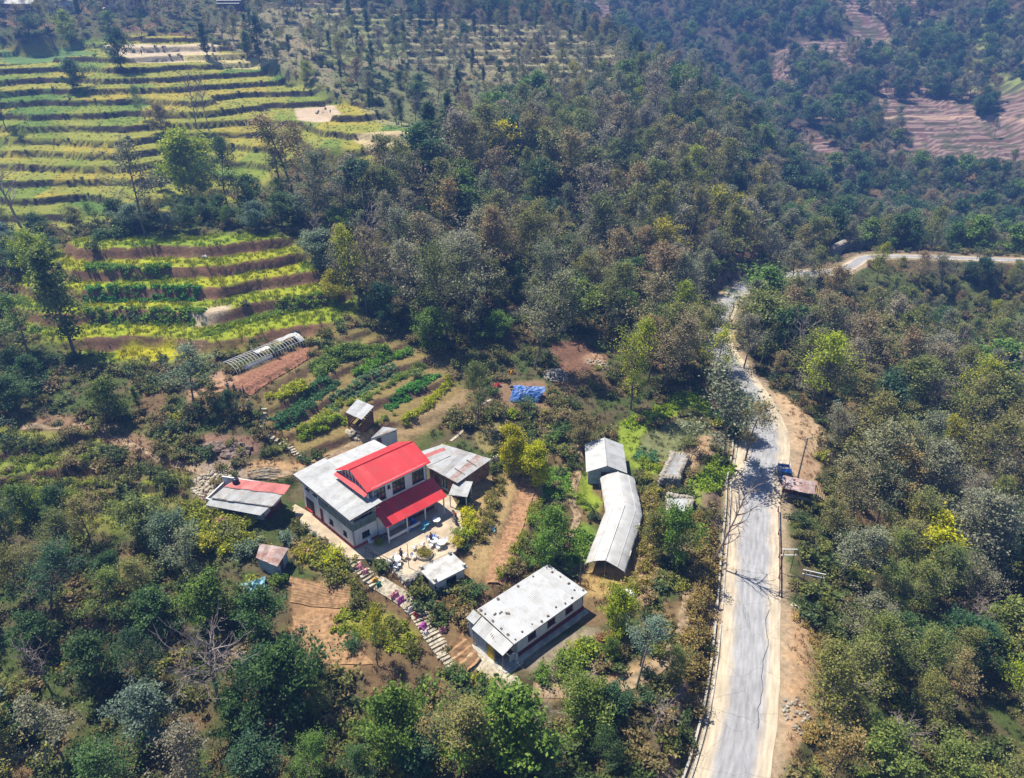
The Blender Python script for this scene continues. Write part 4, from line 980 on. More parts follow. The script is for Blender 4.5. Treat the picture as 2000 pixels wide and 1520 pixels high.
NOSHRUB |= Z_FARM > 0.4
BARE |= blur(rd < hw + 0.5, 1) > 0.1
vis = (np.abs(GXX) < 0.75 * GYY + 30)
prob = np.maximum(fl, anyv) * vis * (~BARE) * np.where(NOSHRUB, 0.06, 1.0) * np.clip(1.2 - (GYY - 60) / 330, 0.35, 1) * GS * GS
prob *= 0.35 + 1.3 * sstep(0.35, 0.6, fbm(GXX / 6, GYY / 6, 77))
sel = RNG.random(prob.shape) < prob
ux = GXX[sel] + RNG.uniform(-.3, .3, sel.sum()); uy = GYY[sel] + RNG.uniform(-.3, .3, sel.sum()); uz = ground_h(ux, uy); nU = len(ux)
us = RNG.uniform(0.45, 1.35, nU) * np.where(Raster(Z_UPPER)(ux, uy) > 0.5, 0.42, 1)
upal = np.array([(0.15, 0.155, 0.045), (0.085, 0.12, 0.032), (0.20, 0.165, 0.07), (0.17, 0.19, 0.045), (0.26, 0.20, 0.09), (0.07, 0.11, 0.04), (0.27, 0.28, 0.04)])
ut = upal[RNG.choice(7, nU, p=[.24, .22, .16, .14, .1, .1, .04])] * RNG.uniform(0.8, 1.2, (nU, 1))
ut[Raster(Z_UPPER)(ux, uy) > 0.5] = (0.05, 0.065, 0.025)
scatter('undergrowth', np.stack([ux, uy, uz - 0.05], 1), np.stack([RNG.normal(0, .15, nU), RNG.normal(0, .15, nU), RNG.uniform(0, 6.28, nU)], 1), np.stack([us, us, us * RNG.uniform(0.7, 1.2, nU)], 1), RNG.integers(0, 4, nU), ut, SHR, 'low scrub and weeds covering banks and wood floor')
# --- standing crops and rough grass on the terraces
TUF = [grow_tuft(600 + i, 0.55, 26, 0.035, 0.26, 0.5) for i in range(3)]
cp = (Z_UPPER * (1 - RISER) * 0.3 + Z_MID * (1 - RISER) * 1.3 + Z_TOPMID * 0.2 + Z_LEFT * 1.1 + np.clip(rest, 0, 1) * np.where(GYY < 135, 0.9, 0.3)) * vis * (~BARE) * GS * GS * 0.9
sandy = np.zeros(GXX.shape, bool)
for q in (0, 1, 2, 3, 7): sandy |= in_poly(GXX, GYY, apoly(PAINT[q][0]))
cp = cp * ~sandy
sel = RNG.random(cp.shape) < cp
vx = GXX[sel] + RNG.uniform(-.3, .3, sel.sum()); vy = GYY[sel] + RNG.uniform(-.3, .3, sel.sum()); nV = len(vx)
vt = np.stack([c(vx, vy) for c in COVER_R], 1) * RNG.uniform(0.85, 1.35, (nV, 1)); vs = RNG.uniform(0.6, 1.3, nV) * np.where(Raster(Z_UPPER)(vx, vy) > 0.5, 0.55, np.where(Raster(rest)(vx, vy) > 0.5, 0.7, 1.0))
scatter('crop_grass', np.stack([vx, vy, ground_h(vx, vy) - 0.02], 1), np.stack([0 * vx, 0 * vx, RNG.uniform(0, 6.28, nV)], 1), np.stack([vs, vs, vs], 1), RNG.integers(0, 3, nV), vt, TUF, 'standing cereal and rough grass on the terraces')
print('SCRUB', nU, 'TUFTS', nV)
# ------------------------------------------------------------------ building materials
surf('whitewash', (0.72, 0.71, 0.70), 0.9, 0.14, 0.8, 0.1, streak=(1, 1, 0.35))
surf('roof_lime', (0.50, 0.49, 0.48), 0.9, 0.25, 1.0)
surf('cream_wall', (0.62, 0.46, 0.32), 0.9, 0.2, 0.8)
surf('maroon_paint', (0.20, 0.035, 0.04), 0.8, 0.25, 2.0)
surf('red_paint', (0.50, 0.05, 0.045), 0.7, 0.2, 2.0)
surf('green_panel', (0.15, 0.21, 0.185), 0.6, 0.25, 1.5)
surf('yellow_paint', (0.58, 0.38, 0.02), 0.7, 0.2, 2.0)
surf('blue_paint', (0.03, 0.13, 0.42), 0.5, 0.2, 2.0)
surf('pale_blue_paint', (0.33, 0.42, 0.52), 0.6, 0.2, 2.0)
surf('dark_inside', (0.05, 0.045, 0.045), 0.9, 0.2)  # near-black: the shade of recessed interiors is put into the colour
surf('brown_wood', (0.17, 0.085, 0.05), 0.85, 0.35, 3.0, streak=(8, 8, 1))
surf('grey_wood', (0.33, 0.28, 0.23), 0.9, 0.35, 3.0)
surf('frame_white', (0.68, 0.68, 0.68), 0.6, 0.08)
surf('frame_dark', (0.06, 0.05, 0.05), 0.6, 0.15)
surf('thatch', (0.36, 0.25, 0.14), 0.95, 0.35, 3.0, 0.5)
surf('rust_mud', (0.30, 0.17, 0.10), 0.95, 0.3, 2.0, 0.4)
surf('courtyard_floor', (0.50, 0.40, 0.29), 0.95, 0.2, 0.7, 0.1)
def glass_mat():
    m, nt, b = new_mat('glass'); b.inputs['Base Color'].default_value = (0.02, 0.028, 0.04, 1); b.inputs['Roughness'].default_value = 0.08; b.inputs['Specular IOR Level'].default_value = 0.7
glass_mat()
def sheet_mat(name, col, worn, amt, rough=0.55, spread=0.16):
    """corrugated sheet: each sheet a slightly different shade, streaked along the fall"""
    m, nt, b = new_mat(name); N, L = nt.nodes, nt.links
    tc = N.new('ShaderNodeTexCoord'); oi = N.new('ShaderNodeObjectInfo')
    n = N.new('ShaderNodeTexNoise'); n.inputs['Scale'].default_value = 0.9; n.inputs['Detail'].default_value = 8; n.inputs['Roughness'].default_value = 0.7
    va = N.new('ShaderNodeVectorMath'); va.operation = 'ADD'; cb = N.new('ShaderNodeCombineXYZ'); L.new(oi.outputs['Random'], cb.inputs[0]); L.new(oi.outputs['Random'], cb.inputs[2])
    L.new(tc.outputs['Object'], va.inputs[0]); L.new(cb.outputs[0], va.inputs[1]); L.new(va.outputs[0], n.inputs[0])
    rp = N.new('ShaderNodeValToRGB'); rp.color_ramp.elements[0].position = 0.62 - amt * 0.3; rp.color_ramp.elements[1].position = 0.80 - amt * 0.2; L.new(n.outputs[0], rp.inputs[0])
    mx = N.new('ShaderNodeMix'); mx.data_type = 'RGBA'; mx.inputs[6].default_value = (*col, 1); mx.inputs[7].default_value = (*worn, 1); L.new(rp.outputs[0], mx.inputs[0])
    mr = N.new('ShaderNodeMapRange'); mr.inputs[3].default_value = 1 - spread; mr.inputs[4].default_value = 1 + spread; L.new(oi.outputs['Random'], mr.inputs[0])
    hs = N.new('ShaderNodeHueSaturation'); L.new(mx.outputs[2], hs.inputs['Color']); L.new(mr.outputs[0], hs.inputs['Value']); L.new(hs.outputs[0], b.inputs['Base Color'])
    b.inputs['Roughness'].default_value = rough; b.inputs['Specular IOR Level'].default_value = 0.4; b.inputs['Metallic'].default_value = 0.0
sheet_mat('tin', (0.36, 0.37, 0.385), (0.25, 0.24, 0.225), 0.5)
sheet_mat('tin_bright', (0.40, 0.41, 0.425), (0.30, 0.295, 0.285), 0.55, spread=0.08)
sheet_mat('tin_old', (0.29, 0.30, 0.315), (0.22, 0.17, 0.14), 0.6, spread=0.22)
sheet_mat('tin_rusty', (0.42, 0.36, 0.36), (0.24, 0.12, 0.09), 0.85, 0.8, spread=0.2)
sheet_mat('tin_red', (0.56, 0.028, 0.035), (0.46, 0.07, 0.065), 0.55, 0.5, spread=0.12)
sheet_mat('tin_pink', (0.52, 0.16, 0.15), (0.36, 0.10, 0.09), 0.8, 0.7, spread=0.2)

# ------------------------------------------------------------------ building helpers (all in a house's own axes)
def wall(mb, a, b, z0, z1, t=0.22, holes=()):
    """a wall from a to b, its outer face on that line, with real openings (s0, s1, z0, z1)"""
    a = np.array(a, float); b = np.array(b, float); L = np.linalg.norm(b - a); d = (b - a) / L; n = np.array((-d[1], d[0]))   # n points inside (left of a->b)
    S = sorted(set([0, L] + [v for h in holes for v in h[:2]]))
    for s0, s1 in zip(S[:-1], S[1:]):
        if s1 - s0 < 1e-4: continue
        mid = (s0 + s1) / 2; cur = z0; hs = sorted([h for h in holes if h[0] <= mid <= h[1]], key=lambda h: h[2])
        for h in hs + [None]:
            top = h[2] if h else z1
            if top - cur > 1e-3:
                q = [a + d * s0, a + d * s1, a + d * s1 + n * t, a + d * s0 + n * t]
                mb.add([(p[0], p[1], z) for z in (cur, top) for p in q], [(3, 2, 1, 0), (4, 5, 6, 7), (0, 1, 5, 4), (1, 2, 6, 5), (2, 3, 7, 6), (3, 0, 4, 7)])
            if h: cur = h[3]
def window(root, a, b, h, frame='frame_white', bars=1, depth=0.08, name='window', cross=0):
    a = np.array(a, float); b = np.array(b, float); d = (b - a) / np.linalg.norm(b - a); n = np.array((-d[1], d[0])); s0, s1, z0, z1 = h
    def pt(s, z, k): q = a + d * s + n * k; return (q[0], q[1], z)
    mb = MB(); w = 0.07
    for s in [s0 + w / 2, s1 - w / 2] + [s0 + (s1 - s0) * (i + 1) / (bars + 1) for i in range(bars)]: mb.bar(pt(s, z0, depth), pt(s, z1, depth), w, 0.06)
    for z in [z0 + w / 2, z1 - w / 2] + [z0 + (z1 - z0) * (i + 1) / (cross + 1) for i in range(cross)]: mb.bar(pt(s0, z, depth), pt(s1, z, depth), 0.05, w)
    mb.bar(pt(s0 - 0.06, z0 - 0.02, 0.0), pt(s1 + 0.06, z0 - 0.02, 0.0), 0.14, 0.06)
    o = mb.build(name, frame, root)
    pb = MB(); pb.add([pt(s0 + .03, z0 + .03, depth + 0.03), pt(s1 - .03, z0 + .03, depth + 0.03), pt(s1 - .03, z1 - .03, depth + 0.03), pt(s0 + .03, z1 - .03, depth + 0.03), pt(s0 + .03, z0 + .03, depth + 0.05), pt(s1 - .03, z0 + .03, depth + 0.05), pt(s1 - .03, z1 - .03, depth + 0.05), pt(s0 + .03, z1 - .03, depth + 0.05)],
                      [(3, 2, 1, 0), (4, 5, 6, 7), (0, 1, 5, 4), (1, 2, 6, 5), (2, 3, 7, 6), (3, 0, 4, 7)]).build('pane', 'glass', o)
    return o
def door(root, a, b, h, mat, depth=0.06):
    a = np.array(a, float); b = np.array(b, float); d = (b - a) / np.linalg.norm(b - a); n = np.array((-d[1], d[0])); s0, s1, z0, z1 = h
    def pt(s, z, k): q = a + d * s + n * k; return (q[0], q[1], z)
    mb = MB(); mb.bar(pt((s0 + s1) / 2, z0, depth + 0.03), pt((s0 + s1) / 2, z1, depth + 0.03), 0.001, 0.001)
    mb = MB(); c = pt((s0 + s1) / 2, 0, depth + 0.03); w = (s1 - s0) / 2 - 0.02
    q = [pt(s0 + .02, 0, depth), pt(s1 - .02, 0, depth), pt(s1 - .02, 0, depth + .05), pt(s0 + .02, 0, depth + .05)]
    mb.add([(p[0], p[1], z) for z in (z0 + 0.02, z1 - 0.02) for p in q], [(3, 2, 1, 0), (4, 5, 6, 7), (0, 1, 5, 4), (1, 2, 6, 5), (2, 3, 7, 6), (3, 0, 4, 7)])
    o = mb.build('door', mat, root); p = pt(s1 - 0.12, z0 + 1.0, depth - 0.03)
    MB().box(p[0] - .03, p[0] + .03, p[1] - .03, p[1] + .03, p[2] - .05, p[2] + .05).build('handle', 'frame_dark', o)
    return o
def sheets(roof, A, B, C, D, mat, width=0.85, mats=None, lift=0.03, lap=0.05, ragged=0.0):
    """corrugated sheets from the eave A-B up to the top D-C, laid side by side"""
    A, B, C, D = [np.array(p, float) for p in (A, B, C, D)]; L = np.linalg.norm(B - A); n = max(1, int(round(L / width))); cnt = []
    nrm = np.cross(B - A, D - A); nrm /= np.linalg.norm(nrm)
    if nrm[2] < 0: nrm = -nrm
    for i in range(n):
        t0, t1 = i / n, (i + 1) / n + lap / L; e0 = random.uniform(-ragged, ragged); V = []; K = 9
        up = (D - A) / np.linalg.norm(D - A)
        for row in (0, 1):
            for th in (0, 1):
                for k in range(K):
                    t = t0 + (t1 - t0) * k / (K - 1); p = (A + (B - A) * t) if row == 0 else (D + (C - D) * t)
                    p = p + nrm * (lift + (0.004 if i % 2 else 0.0) + (0.022 if k % 2 else 0.0) - th * 0.012) + (up * e0 if row == 0 else up * e0 * 0.3); V.append(p)
        Fs = []
        for k in range(K - 1): Fs += [(k, k + 1, 2 * K + k + 1, 2 * K + k), (K + k + 1, K + k, 3 * K + k, 3 * K + k + 1), (k + 1, k, K + k, K + k + 1), (2 * K + k, 2 * K + k + 1, 3 * K + k + 1, 3 * K + k)]
        Fs += [(0, 2 * K, 3 * K, K), (K - 1, 2 * K - 1, 4 * K - 1, 3 * K - 1)]
        MB().add(V, Fs).build('roof_sheet', (mats[i % len(mats)] if mats else mat), roof)
def roof_plane(root, A, B, C, D, mat, under='grey_wood', width=0.85, name='roof', t=0.06, mats=None, ragged=0.0):
    r = MB().slab([np.array(A) * 1.0, B, C, D], t).build(name, under, root); sheets(r, A, B, C, D, mat, width, mats, ragged=ragged); return r
def house(name, px, py, Z, ang, label, cat='building'):
    p = on_level(px, py, Z); return empty(name, p, R(ang), label, cat)
def rel(root, px, py, z=0.0):
    """a picture spot at height z above the root, in the root's own axes"""
    p = on_level(px, py, root.location[2] + z) - np.array(root.location); a = root.rotation_euler[2]
    return np.array((p[0] * math.cos(a) + p[1] * math.sin(a), -p[0] * math.sin(a) + p[1] * math.cos(a), z))

# ---- courtyard slab
cy_px = [(680, 1092), (752, 1092), (797, 1127), (836, 1100), (890, 1077), (906, 1045), (899, 998), (880, 965), (745, 1030), (690, 1050), (577, 985), (562, 996)]
poly = [on_level(px, py, 12.56) for px, py in cy_px]
MBc = MB(); k = len(poly); MBc.add(list(poly) + [p - np.array((0, 0, 0.5)) for p in poly], [tuple(range(k))[::-1], tuple(range(k, 2 * k))] + [(i, (i + 1) % k, k + (i + 1) % k, k + i) for i in range(k)])
tag(MBc.build('courtyard', 'courtyard_floor'), 'sandy paved courtyard in front of the red-roofed house', kind='structure')

# ---- main house
h = house('main_house', 693, 1073, 12.5, 44, 'white two-storey farmhouse with a bright red upper roof and grey tin wing', 'house')
W2, L2 = 3.4, 11.5
mb = MB()
f_l = [(1.35, 2.25, 0.95, 1.75), (4.1, 5.0, 0.95, 1.75)]; f_b = [(8.2, 9.1, 0.0, 2.05)]
# left side runs from the far corner to the front corner, outer face at x = 0
wl_a, wl_b = (0, L2), (0, 0)
lower = [(L2 - 2.3, L2 - 1.45, 0.95, 1.7), (L2 - 5.4, L2 - 4.5, 0.95, 1.75), (L2 - 7.6, L2 - 6.8, 0.35, 2.2), (0.5, 2.6, 0.35, 2.2)]
upper = [(0.9, 1.9, 3.5, 4.4), (2.7, 3.7, 3.5, 4.4), (L2 - 7.5, L2 - 0.18, 3.6, 4.85)]
wall(mb, wl_a, wl_b, 0.35, 5.0, 0.22, lower + upper)
front_h = [(1.2, 2.3, 0.95, 1.8), (0.18, 3.3, 3.6, 4.7)]
wall(mb, (0, 0), (W2, 0), 0.35, 5.0, 0.22, front_h)
wall(mb, (W2, 0.25), (W2, 0.6), 0.0, 5.0, 0.2)
wall(mb, (11.6, L2), (0, L2), 0.0, 5.2, 0.2, [(2, 3, 3.4, 4.3), (6, 7, 3.4, 4.3)])
mb.build('wall', 'whitewash', h)
MB().box(0.23, W2, 0.23, L2 - 0.25, 2.55, 2.7).build('floor_slab', 'concrete', h)
MB().box(-0.04, W2 + 0.02, -0.04, L2, 0.0, 0.35).build('plinth', 'red_paint', h)
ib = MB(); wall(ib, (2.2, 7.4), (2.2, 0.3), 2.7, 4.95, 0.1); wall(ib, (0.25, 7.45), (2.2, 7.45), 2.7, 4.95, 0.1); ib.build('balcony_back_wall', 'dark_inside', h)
for i in range(6):
    s0 = 0.02 + i * 1.25; MB().box(-0.05, -0.003, s0, s0 + 1.22, 2.62, 3.58).build('balcony_panel', 'green_panel', h)
for i in range(3): MB().box(0.02 + i * 1.1, 1.09 + i * 1.1, -0.05, -0.003, 2.62, 3.58).build('balcony_panel', 'green_panel', h)
for y in (2.5, 5.0): MB().box(-0.03, 0.1, y - 0.06, y + 0.06, 3.6, 4.85).build('balcony_post', 'frame_white', h)
for hh in (lower[0], lower[1]): window(h, wl_a, wl_b, hh, 'frame_dark', 2, cross=1)
for hh in upper[:2]: window(h, wl_a, wl_b, hh, 'frame_dark', 1)
window(h, (0, 0), (W2, 0), front_h[0], 'frame_dark', 2)
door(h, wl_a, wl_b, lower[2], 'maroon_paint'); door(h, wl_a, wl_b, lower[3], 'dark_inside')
# grey roof: over the wing and the long back range
r1 = roof_plane(h, (-0.7, -0.85, 5.02), (-0.7, 11.9, 5.3), (3.9, 11.9, 5.72), (3.9, -0.85, 5.44), 'tin', width=0.9)
r2 = roof_plane(h, (11.6, 12.0, 5.25), (3.9, 12.0, 5.25), (3.9, 5.4, 5.80), (11.6, 5.4, 5.80), 'tin_bright', width=0.9)
MB().box(-0.68, -0.62, -0.83, 11.85, 4.82, 4.98).build('fascia', 'grey_wood', h); MB().box(-0.6, 3.5, -0.83, -0.77, 4.85, 5.0).build('fascia', 'grey_wood', h)
# red upper storey
ux0, ux1, uy0, uy1 = 3.5, 11.75, 0.65, 7.0
ub = MB(); uw = [(0.25, 1.95, 4.5, 6.25), (2.95, 4.85, 4.5, 6.25), (5.95, 7.8, 4.5, 6.25), (2.25, 2.65, 5.6, 6.1)]
wall(ub, (ux0, uy0), (ux1, uy0), 3.7, 6.75, 0.2, uw); wall(ub, (ux1, uy0), (ux1, uy1), 0.0, 6.6, 0.2, [(2, 3.2, 4.7, 5.9)]); wall(ub, (ux0, uy1), (ux0, uy0), 5.3, 6.6, 0.18)
ub.build('upper_wall', 'whitewash', h)
for w_ in uw[:3]: window(h, (ux0, uy0), (ux1, uy0), w_, 'frame_dark', 2, cross=1)
window(h, (ux0, uy0), (ux1, uy0), uw[3], 'frame_dark', 0); window(h, (ux1, uy0), (ux1, uy1), (2, 3.2, 4.7, 5.9), 'frame_dark', 1)
rx0, rx1, ry, rz_ = 2.8, 12.3, 4.0, 8.15
rr = roof_plane(h, (2.75, 0.45, 6.6), (rx1, 0.45, 6.6), (rx1, ry, rz_), (2.75, ry, rz_), 'tin_red', width=0.95, name='red_roof')
rr2 = roof_plane(h, (rx1, 7.4, 6.6), (2.75, 7.4, 6.6), (2.75, ry, rz_), (rx1, ry, rz_), 'tin_red', width=0.95, name='red_roof')
MB().tube([(2.75, ry, rz_ + 0.06), (rx1, ry, rz_ + 0.06)], 0.09, 6).build('ridge_cap', 'tin_red', h)
# glazed gable over the grey wing with a red skirt below
gb = MB(); GX = 3.0
for y0_, y1_ in ((0.9, 7.0),): gb.bar((GX, 0.85, 6.45), (GX, 6.95, 6.45), 0.08)
for y_ in (1.6, 2.4, 3.2, 3.9, 4.6, 5.4, 6.2): gb.bar((GX, y_, 6.45), (GX, y_, 6.4 + 1.6 * (1 - abs(y_ - 3.9) / 3.6)), 0.07)
g_ = gb.build('gable_window', 'frame_white', h); MB().add([(GX + .05, 0.7, 6.42), (GX + .05, 7.1, 6.42), (GX + .05, 3.9, 7.98), (GX + .09, 0.7, 6.42), (GX + .09, 7.1, 6.42), (GX + .09, 3.9, 7.98)], [(0, 2, 1), (3, 4, 5), (0, 1, 4, 3), (1, 2, 5, 4), (2, 0, 3, 5)]).build('pane', 'glass', g_)
roof_plane(h, (2.35, 0.5, 6.1), (2.35, 7.2, 6.1), (2.95, 7.2, 6.42), (2.95, 0.5, 6.42), 'tin_red', name='red_skirt_roof'); MB().box(2.98, 3.04, 0.6, 7.1, 5.4, 6.42).build('gable_base', 'whitewash', h)
# verandah with its long red roof
vr = roof_plane(h, (3.3, -2.15, 2.55), (12.55, -2.15, 2.55), (12.55, 0.63, 4.15), (3.3, 0.63, 4.15), 'tin_red', width=0.95, name='verandah_roof')
gl = MB(); vw = [(5.2, 6.6, 0.9, 1.7)]; vd = (3.6, 4.5, 0.05, 2.0)
wall(gl, (3.45, -0.1), (12.0, -0.1), 0.0, 2.9, 0.2, [(5.7, 6.9, 0.95, 1.75), (3.9, 4.75, 0.05, 2.05), (1.0, 2.0, 0.9, 1.8)])
wall(gl, (12.0, -0.1), (12.0, 0.6), 0.0, 3.6, 0.2); gl.build('ground_floor_wall', 'whitewash', h)
window(h, (3.45, -0.1), (12.0, -0.1), (5.7, 6.9, 0.95, 1.75), 'frame_dark', 2); window(h, (3.45, -0.1), (12.0, -0.1), (1.0, 2.0, 0.9, 1.8), 'frame_dark', 1); door(h, (3.45, -0.1), (12.0, -0.1), (3.9, 4.75, 0.05, 2.05), 'pale_blue_paint')
MB().box(8.0, 12.02, -0.14, -0.103, 0, 0.55).build('plinth', 'maroon_paint', h)
for x_ in (3.6, 6.4, 9.2, 12.2): MB().box(x_ - 0.07, x_ + 0.07, -2.05, -1.91, 0.02, 2.5).build('verandah_post', 'frame_white', h)
for x0_, x1_ in ((3.7, 6.3), (6.5, 8.4)): MB().box(x0_, x1_, -2.02, -1.94, 0.45, 0.85).build('verandah_rail', 'frame_white', h)

# ---- long bunkhouse
h = house('bunkhouse', 1008, 1287, 9.5, 42.8, 'long white bunkhouse with maroon plinth and grey tin roof held by stones', 'house'); BUNK = h
LX, LY = 10.3, 5.0; mb = MB()
fw = [(1.7, 2.9, 1.25, 2.1), (4.6, 5.8, 1.25, 2.1), (7.4, 8.6, 1.25, 2.1)]
wall(mb, (0, 0), (LX, 0), 0.7, 2.68, 0.22, fw); wall(mb, (LX, 0), (LX, LY), 0.7, 2.7, 0.22); wall(mb, (LX, LY), (0, LY), 0.7, 3.1, 0.22, [(2, 3, 1.4, 2.2), (6, 7, 1.4, 2.2)]); wall(mb, (0, LY), (0, 0), 0.7, 2.7, 0.22, [(1.6, 2.6, 0.7, 2.4)])
mb.build('wall', 'whitewash', h)
MB().box(-0.06, LX + 0.06, -0.06, LY + 0.05, 0, 0.7).build('plinth', 'maroon_paint', h)
MB().box(-2.2, LX + 0.25, -0.75, -0.08, -0.25, 0.16).build('footing_ledge', 'concrete', h)
for w_ in fw: window(h, (0, 0), (LX, 0), w_, 'maroon_paint', 3)
roof_plane(h, (-0.6, -0.35, 2.74), (LX + 0.3, -0.35, 2.74), (LX - 0.1, LY + 0.55, 3.30), (-0.6, LY + 0.55, 3.30), 'tin_bright', width=0.9)
roof_plane(h, (-2.1, -0.25, 2.12), (-2.1, 4.6, 2.25), (-0.62, 4.6, 2.95), (-0.62, -0.25, 2.62), 'tin', width=0.9, name='porch_roof')
pm = MB(); wall(pm, (-1.9, 4.4), (-1.9, 2.5), 0, 2.15, 0.1); pm.build('porch_panel', 'pale_blue_paint', h)
MB().box(-1.95, -1.85, 1.3, 2.35, 0.1, 1.95).build('porch_door', 'yellow_paint', h); MB().box(-0.3, 0, -0.3, 0, 0, 0.95).build('corner_pier', 'whitewash', h)
sw = MB(); wall(sw, (-0.9, -0.05), (-0.08, -0.05), 0, 1.1, 0.12); sw.build('porch_side_wall', 'whitewash', h)
for y_ in (-0.15, 1.1, 4.45): MB().box(-2.05, -1.95, y_ - 0.05, y_ + 0.05, 0.0, 2.12).build('porch_post', 'grey_wood', h)
MB().box(-2.4, 0.2, -1.0, 4.6, -0.2, 0.06).build('porch_floor', 'concrete', h)
roof_plane(h, (-1.7, 4.75, 2.5), (-1.7, 6.0, 2.5), (-0.65, 6.0, 3.0), (-0.65, 4.75, 3.0), 'tin', width=0.75, name='back_porch_roof'); bw = MB(); wall(bw, (-1.5, 5.9), (-1.5, 4.75), 0, 2.45, 0.12); bw.build('back_porch_wall', 'pale_blue_paint', h)

# ---- small flat-roofed cottage below the courtyard
h = house('cottage', 850, 1169, 10.0, 38, 'small white flat-roofed cottage beside the stone stairs', 'house'); mb = MB()
wf = [(1.6, 3.0, 0.9, 1.9)]; wl = [(0.8, 1.6, 1.0, 1.8)]
wall(mb, (0, 0), (4.1, 0), -0.3, 2.4, 0.2, wf); wall(mb, (4.1, 0), (4.1, 2.9), -0.3, 2.4, 0.2); wall(mb, (4.1, 2.9), (0, 2.9), -0.3, 2.4, 0.2); wall(mb, (0, 2.9), (0, 0), -0.3, 2.4, 0.2, wl); mb.build('wall', 'whitewash', h)
window(h, (0, 0), (4.1, 0), wf[0], 'frame_dark', 1); window(h, (0, 2.9), (0, 0), wl[0], 'frame_dark', 1)
MB().box(-0.3, 4.4, -0.4, 3.15, 2.4, 2.56).build('roof_slab', 'roof_lime', h)
for x_, y_ in ((0.1, -0.05), (4.1, -0.05), (0.0, 2.7), (4.0, 2.8)): MB().box(x_ - 0.16, x_ + 0.16, y_ - 0.16, y_ + 0.16, 2.56, 2.95).build('column_stub', 'concrete', h)

# ---- long low shed at the left
h = house('long_shed', 500, 1018, 13.0, -14, 'long low shed with patched grey and faded red tin roof left of the house', 'shed')
A, B = rel(h, 402, 987, 1.9), rel(h, 508, 1007, 1.9); C, D = rel(h, 527, 990, 2.55), rel(h, 413, 972, 2.5)
roof_plane(h, A, B, C, D, 'tin_bright', width=0.8, name='lower_roof')
A, B = rel(h, 412, 973, 2.62), rel(h, 530, 990, 2.7); C, D = rel(h, 553, 965, 3.05), rel(h, 440, 950, 3.05)
roof_plane(h, A, B, C, D, 'tin_old', width=0.75, ragged=0.12)
A2, B2 = rel(h, 437, 951, 3.12), rel(h, 555, 966, 3.12); C2, D2 = rel(h, 567, 948, 3.3), rel(h, 463, 936, 3.3)
roof_plane(h, A2, B2, C2, D2, 'tin_pink', width=0.75, name='red_roof', ragged=0.1)
mb = MB(); x0_, x1_ = -7.0, 1.1; wall(mb, (x0_, 0.35), (x1_, 0.35), 0, 1.95, 0.18, [(4.0, 7.0, 0.4, 1.9)]); wall(mb, (x1_, 0.35), (x1_, 4.3), 0, 2.6, 0.18, [(1.4, 2.2, 0.05, 1.9)]); wall(mb, (x1_, 4.3), (x0_, 4.3), 0, 2.9, 0.18); wall(mb, (x0_, 4.3), (x0_, 0.35), 0, 2.0, 0.18); mb.build('wall', 'whitewash', h)
MB().box(x1_ + 0.003, x1_ + 0.06, 0.3, 4.3, 0, 0.55).build('plinth', 'maroon_paint', h); door(h, (x1_, 0.35), (x1_, 4.3), (1.4, 2.2, 0.05, 1.9), 'brown_wood')
MB().box(-4.3, -1.0, 0.25, 0.34, 0.35, 1.3).build('tarpaulin', 'blue_paint', h)
mb = MB(); mb.slab([(1.0, 0.2, 2.35), (1.9, 0.2, 2.1), (1.9, 2.6, 2.1), (1.0, 2.6, 2.35)], 0.04).build('awning', 'tin_pink', h)

# ---- rusty roofed back shed
h = house('back_shed', 893, 962, 12.6, 0, 'low brick shed with rusty patched tin roof behind the red-roofed house', 'shed')
q = [rel(h, 834, 912, 2.85), rel(h, 893, 944, 2.6), rel(h, 959, 897, 2.6), rel(h, 862, 867, 3.15), rel(h, 822, 882, 3.05)]
roof_plane(h, q[0], q[1], q[2], q[3], 'tin_old', width=0.8, mats=['tin_old', 'tin', 'tin_old', 'tin_old', 'tin', 'tin_rusty'], ragged=0.1)
roof_plane(h, q[4] + (0, -.1, .03), q[0] + (0, 0, .05), rel(h, 880, 890, 3.0), rel(h, 862, 869, 3.2), 'tin_pink', width=0.9, name='patch_roof', mats=['tin', 'tin_pink', 'tin', 'tin'])
mb = MB(); c = [v[:2] * 0.93 + np.array(((q[0] + q[2])[:2] / 2)) * 0.07 for v in q[:4]]
wall(mb, c[0], c[1], 0, 2.55, 0.2, [(0.9, 1.7, 0.05, 1.95), (2.2, 3.3, 0.5, 1.9)]); wall(mb, c[1], c[2], 0, 2.35, 0.2); wall(mb, c[2], c[3], 0, 2.4, 0.2); wall(mb, c[3], c[0], 0, 2.6, 0.2); mb.build('wall', 'rust_mud', h)
door(h, c[0], c[1], (0.9, 1.7, 0.05, 1.95), 'brown_wood'); window(h, c[0], c[1], (2.2, 3.3, 0.5, 1.9), 'frame_white', 1)
for t_ in (0.25, 0.6): p0 = q[1] * (1 - t_) + q[2] * t_; MB().bar(p0 + (-0.2, 0.4, 0.14), p0 + (-1.6, 1.7, 0.3), 0.1).build('roof_batten', 'grey_wood', h)

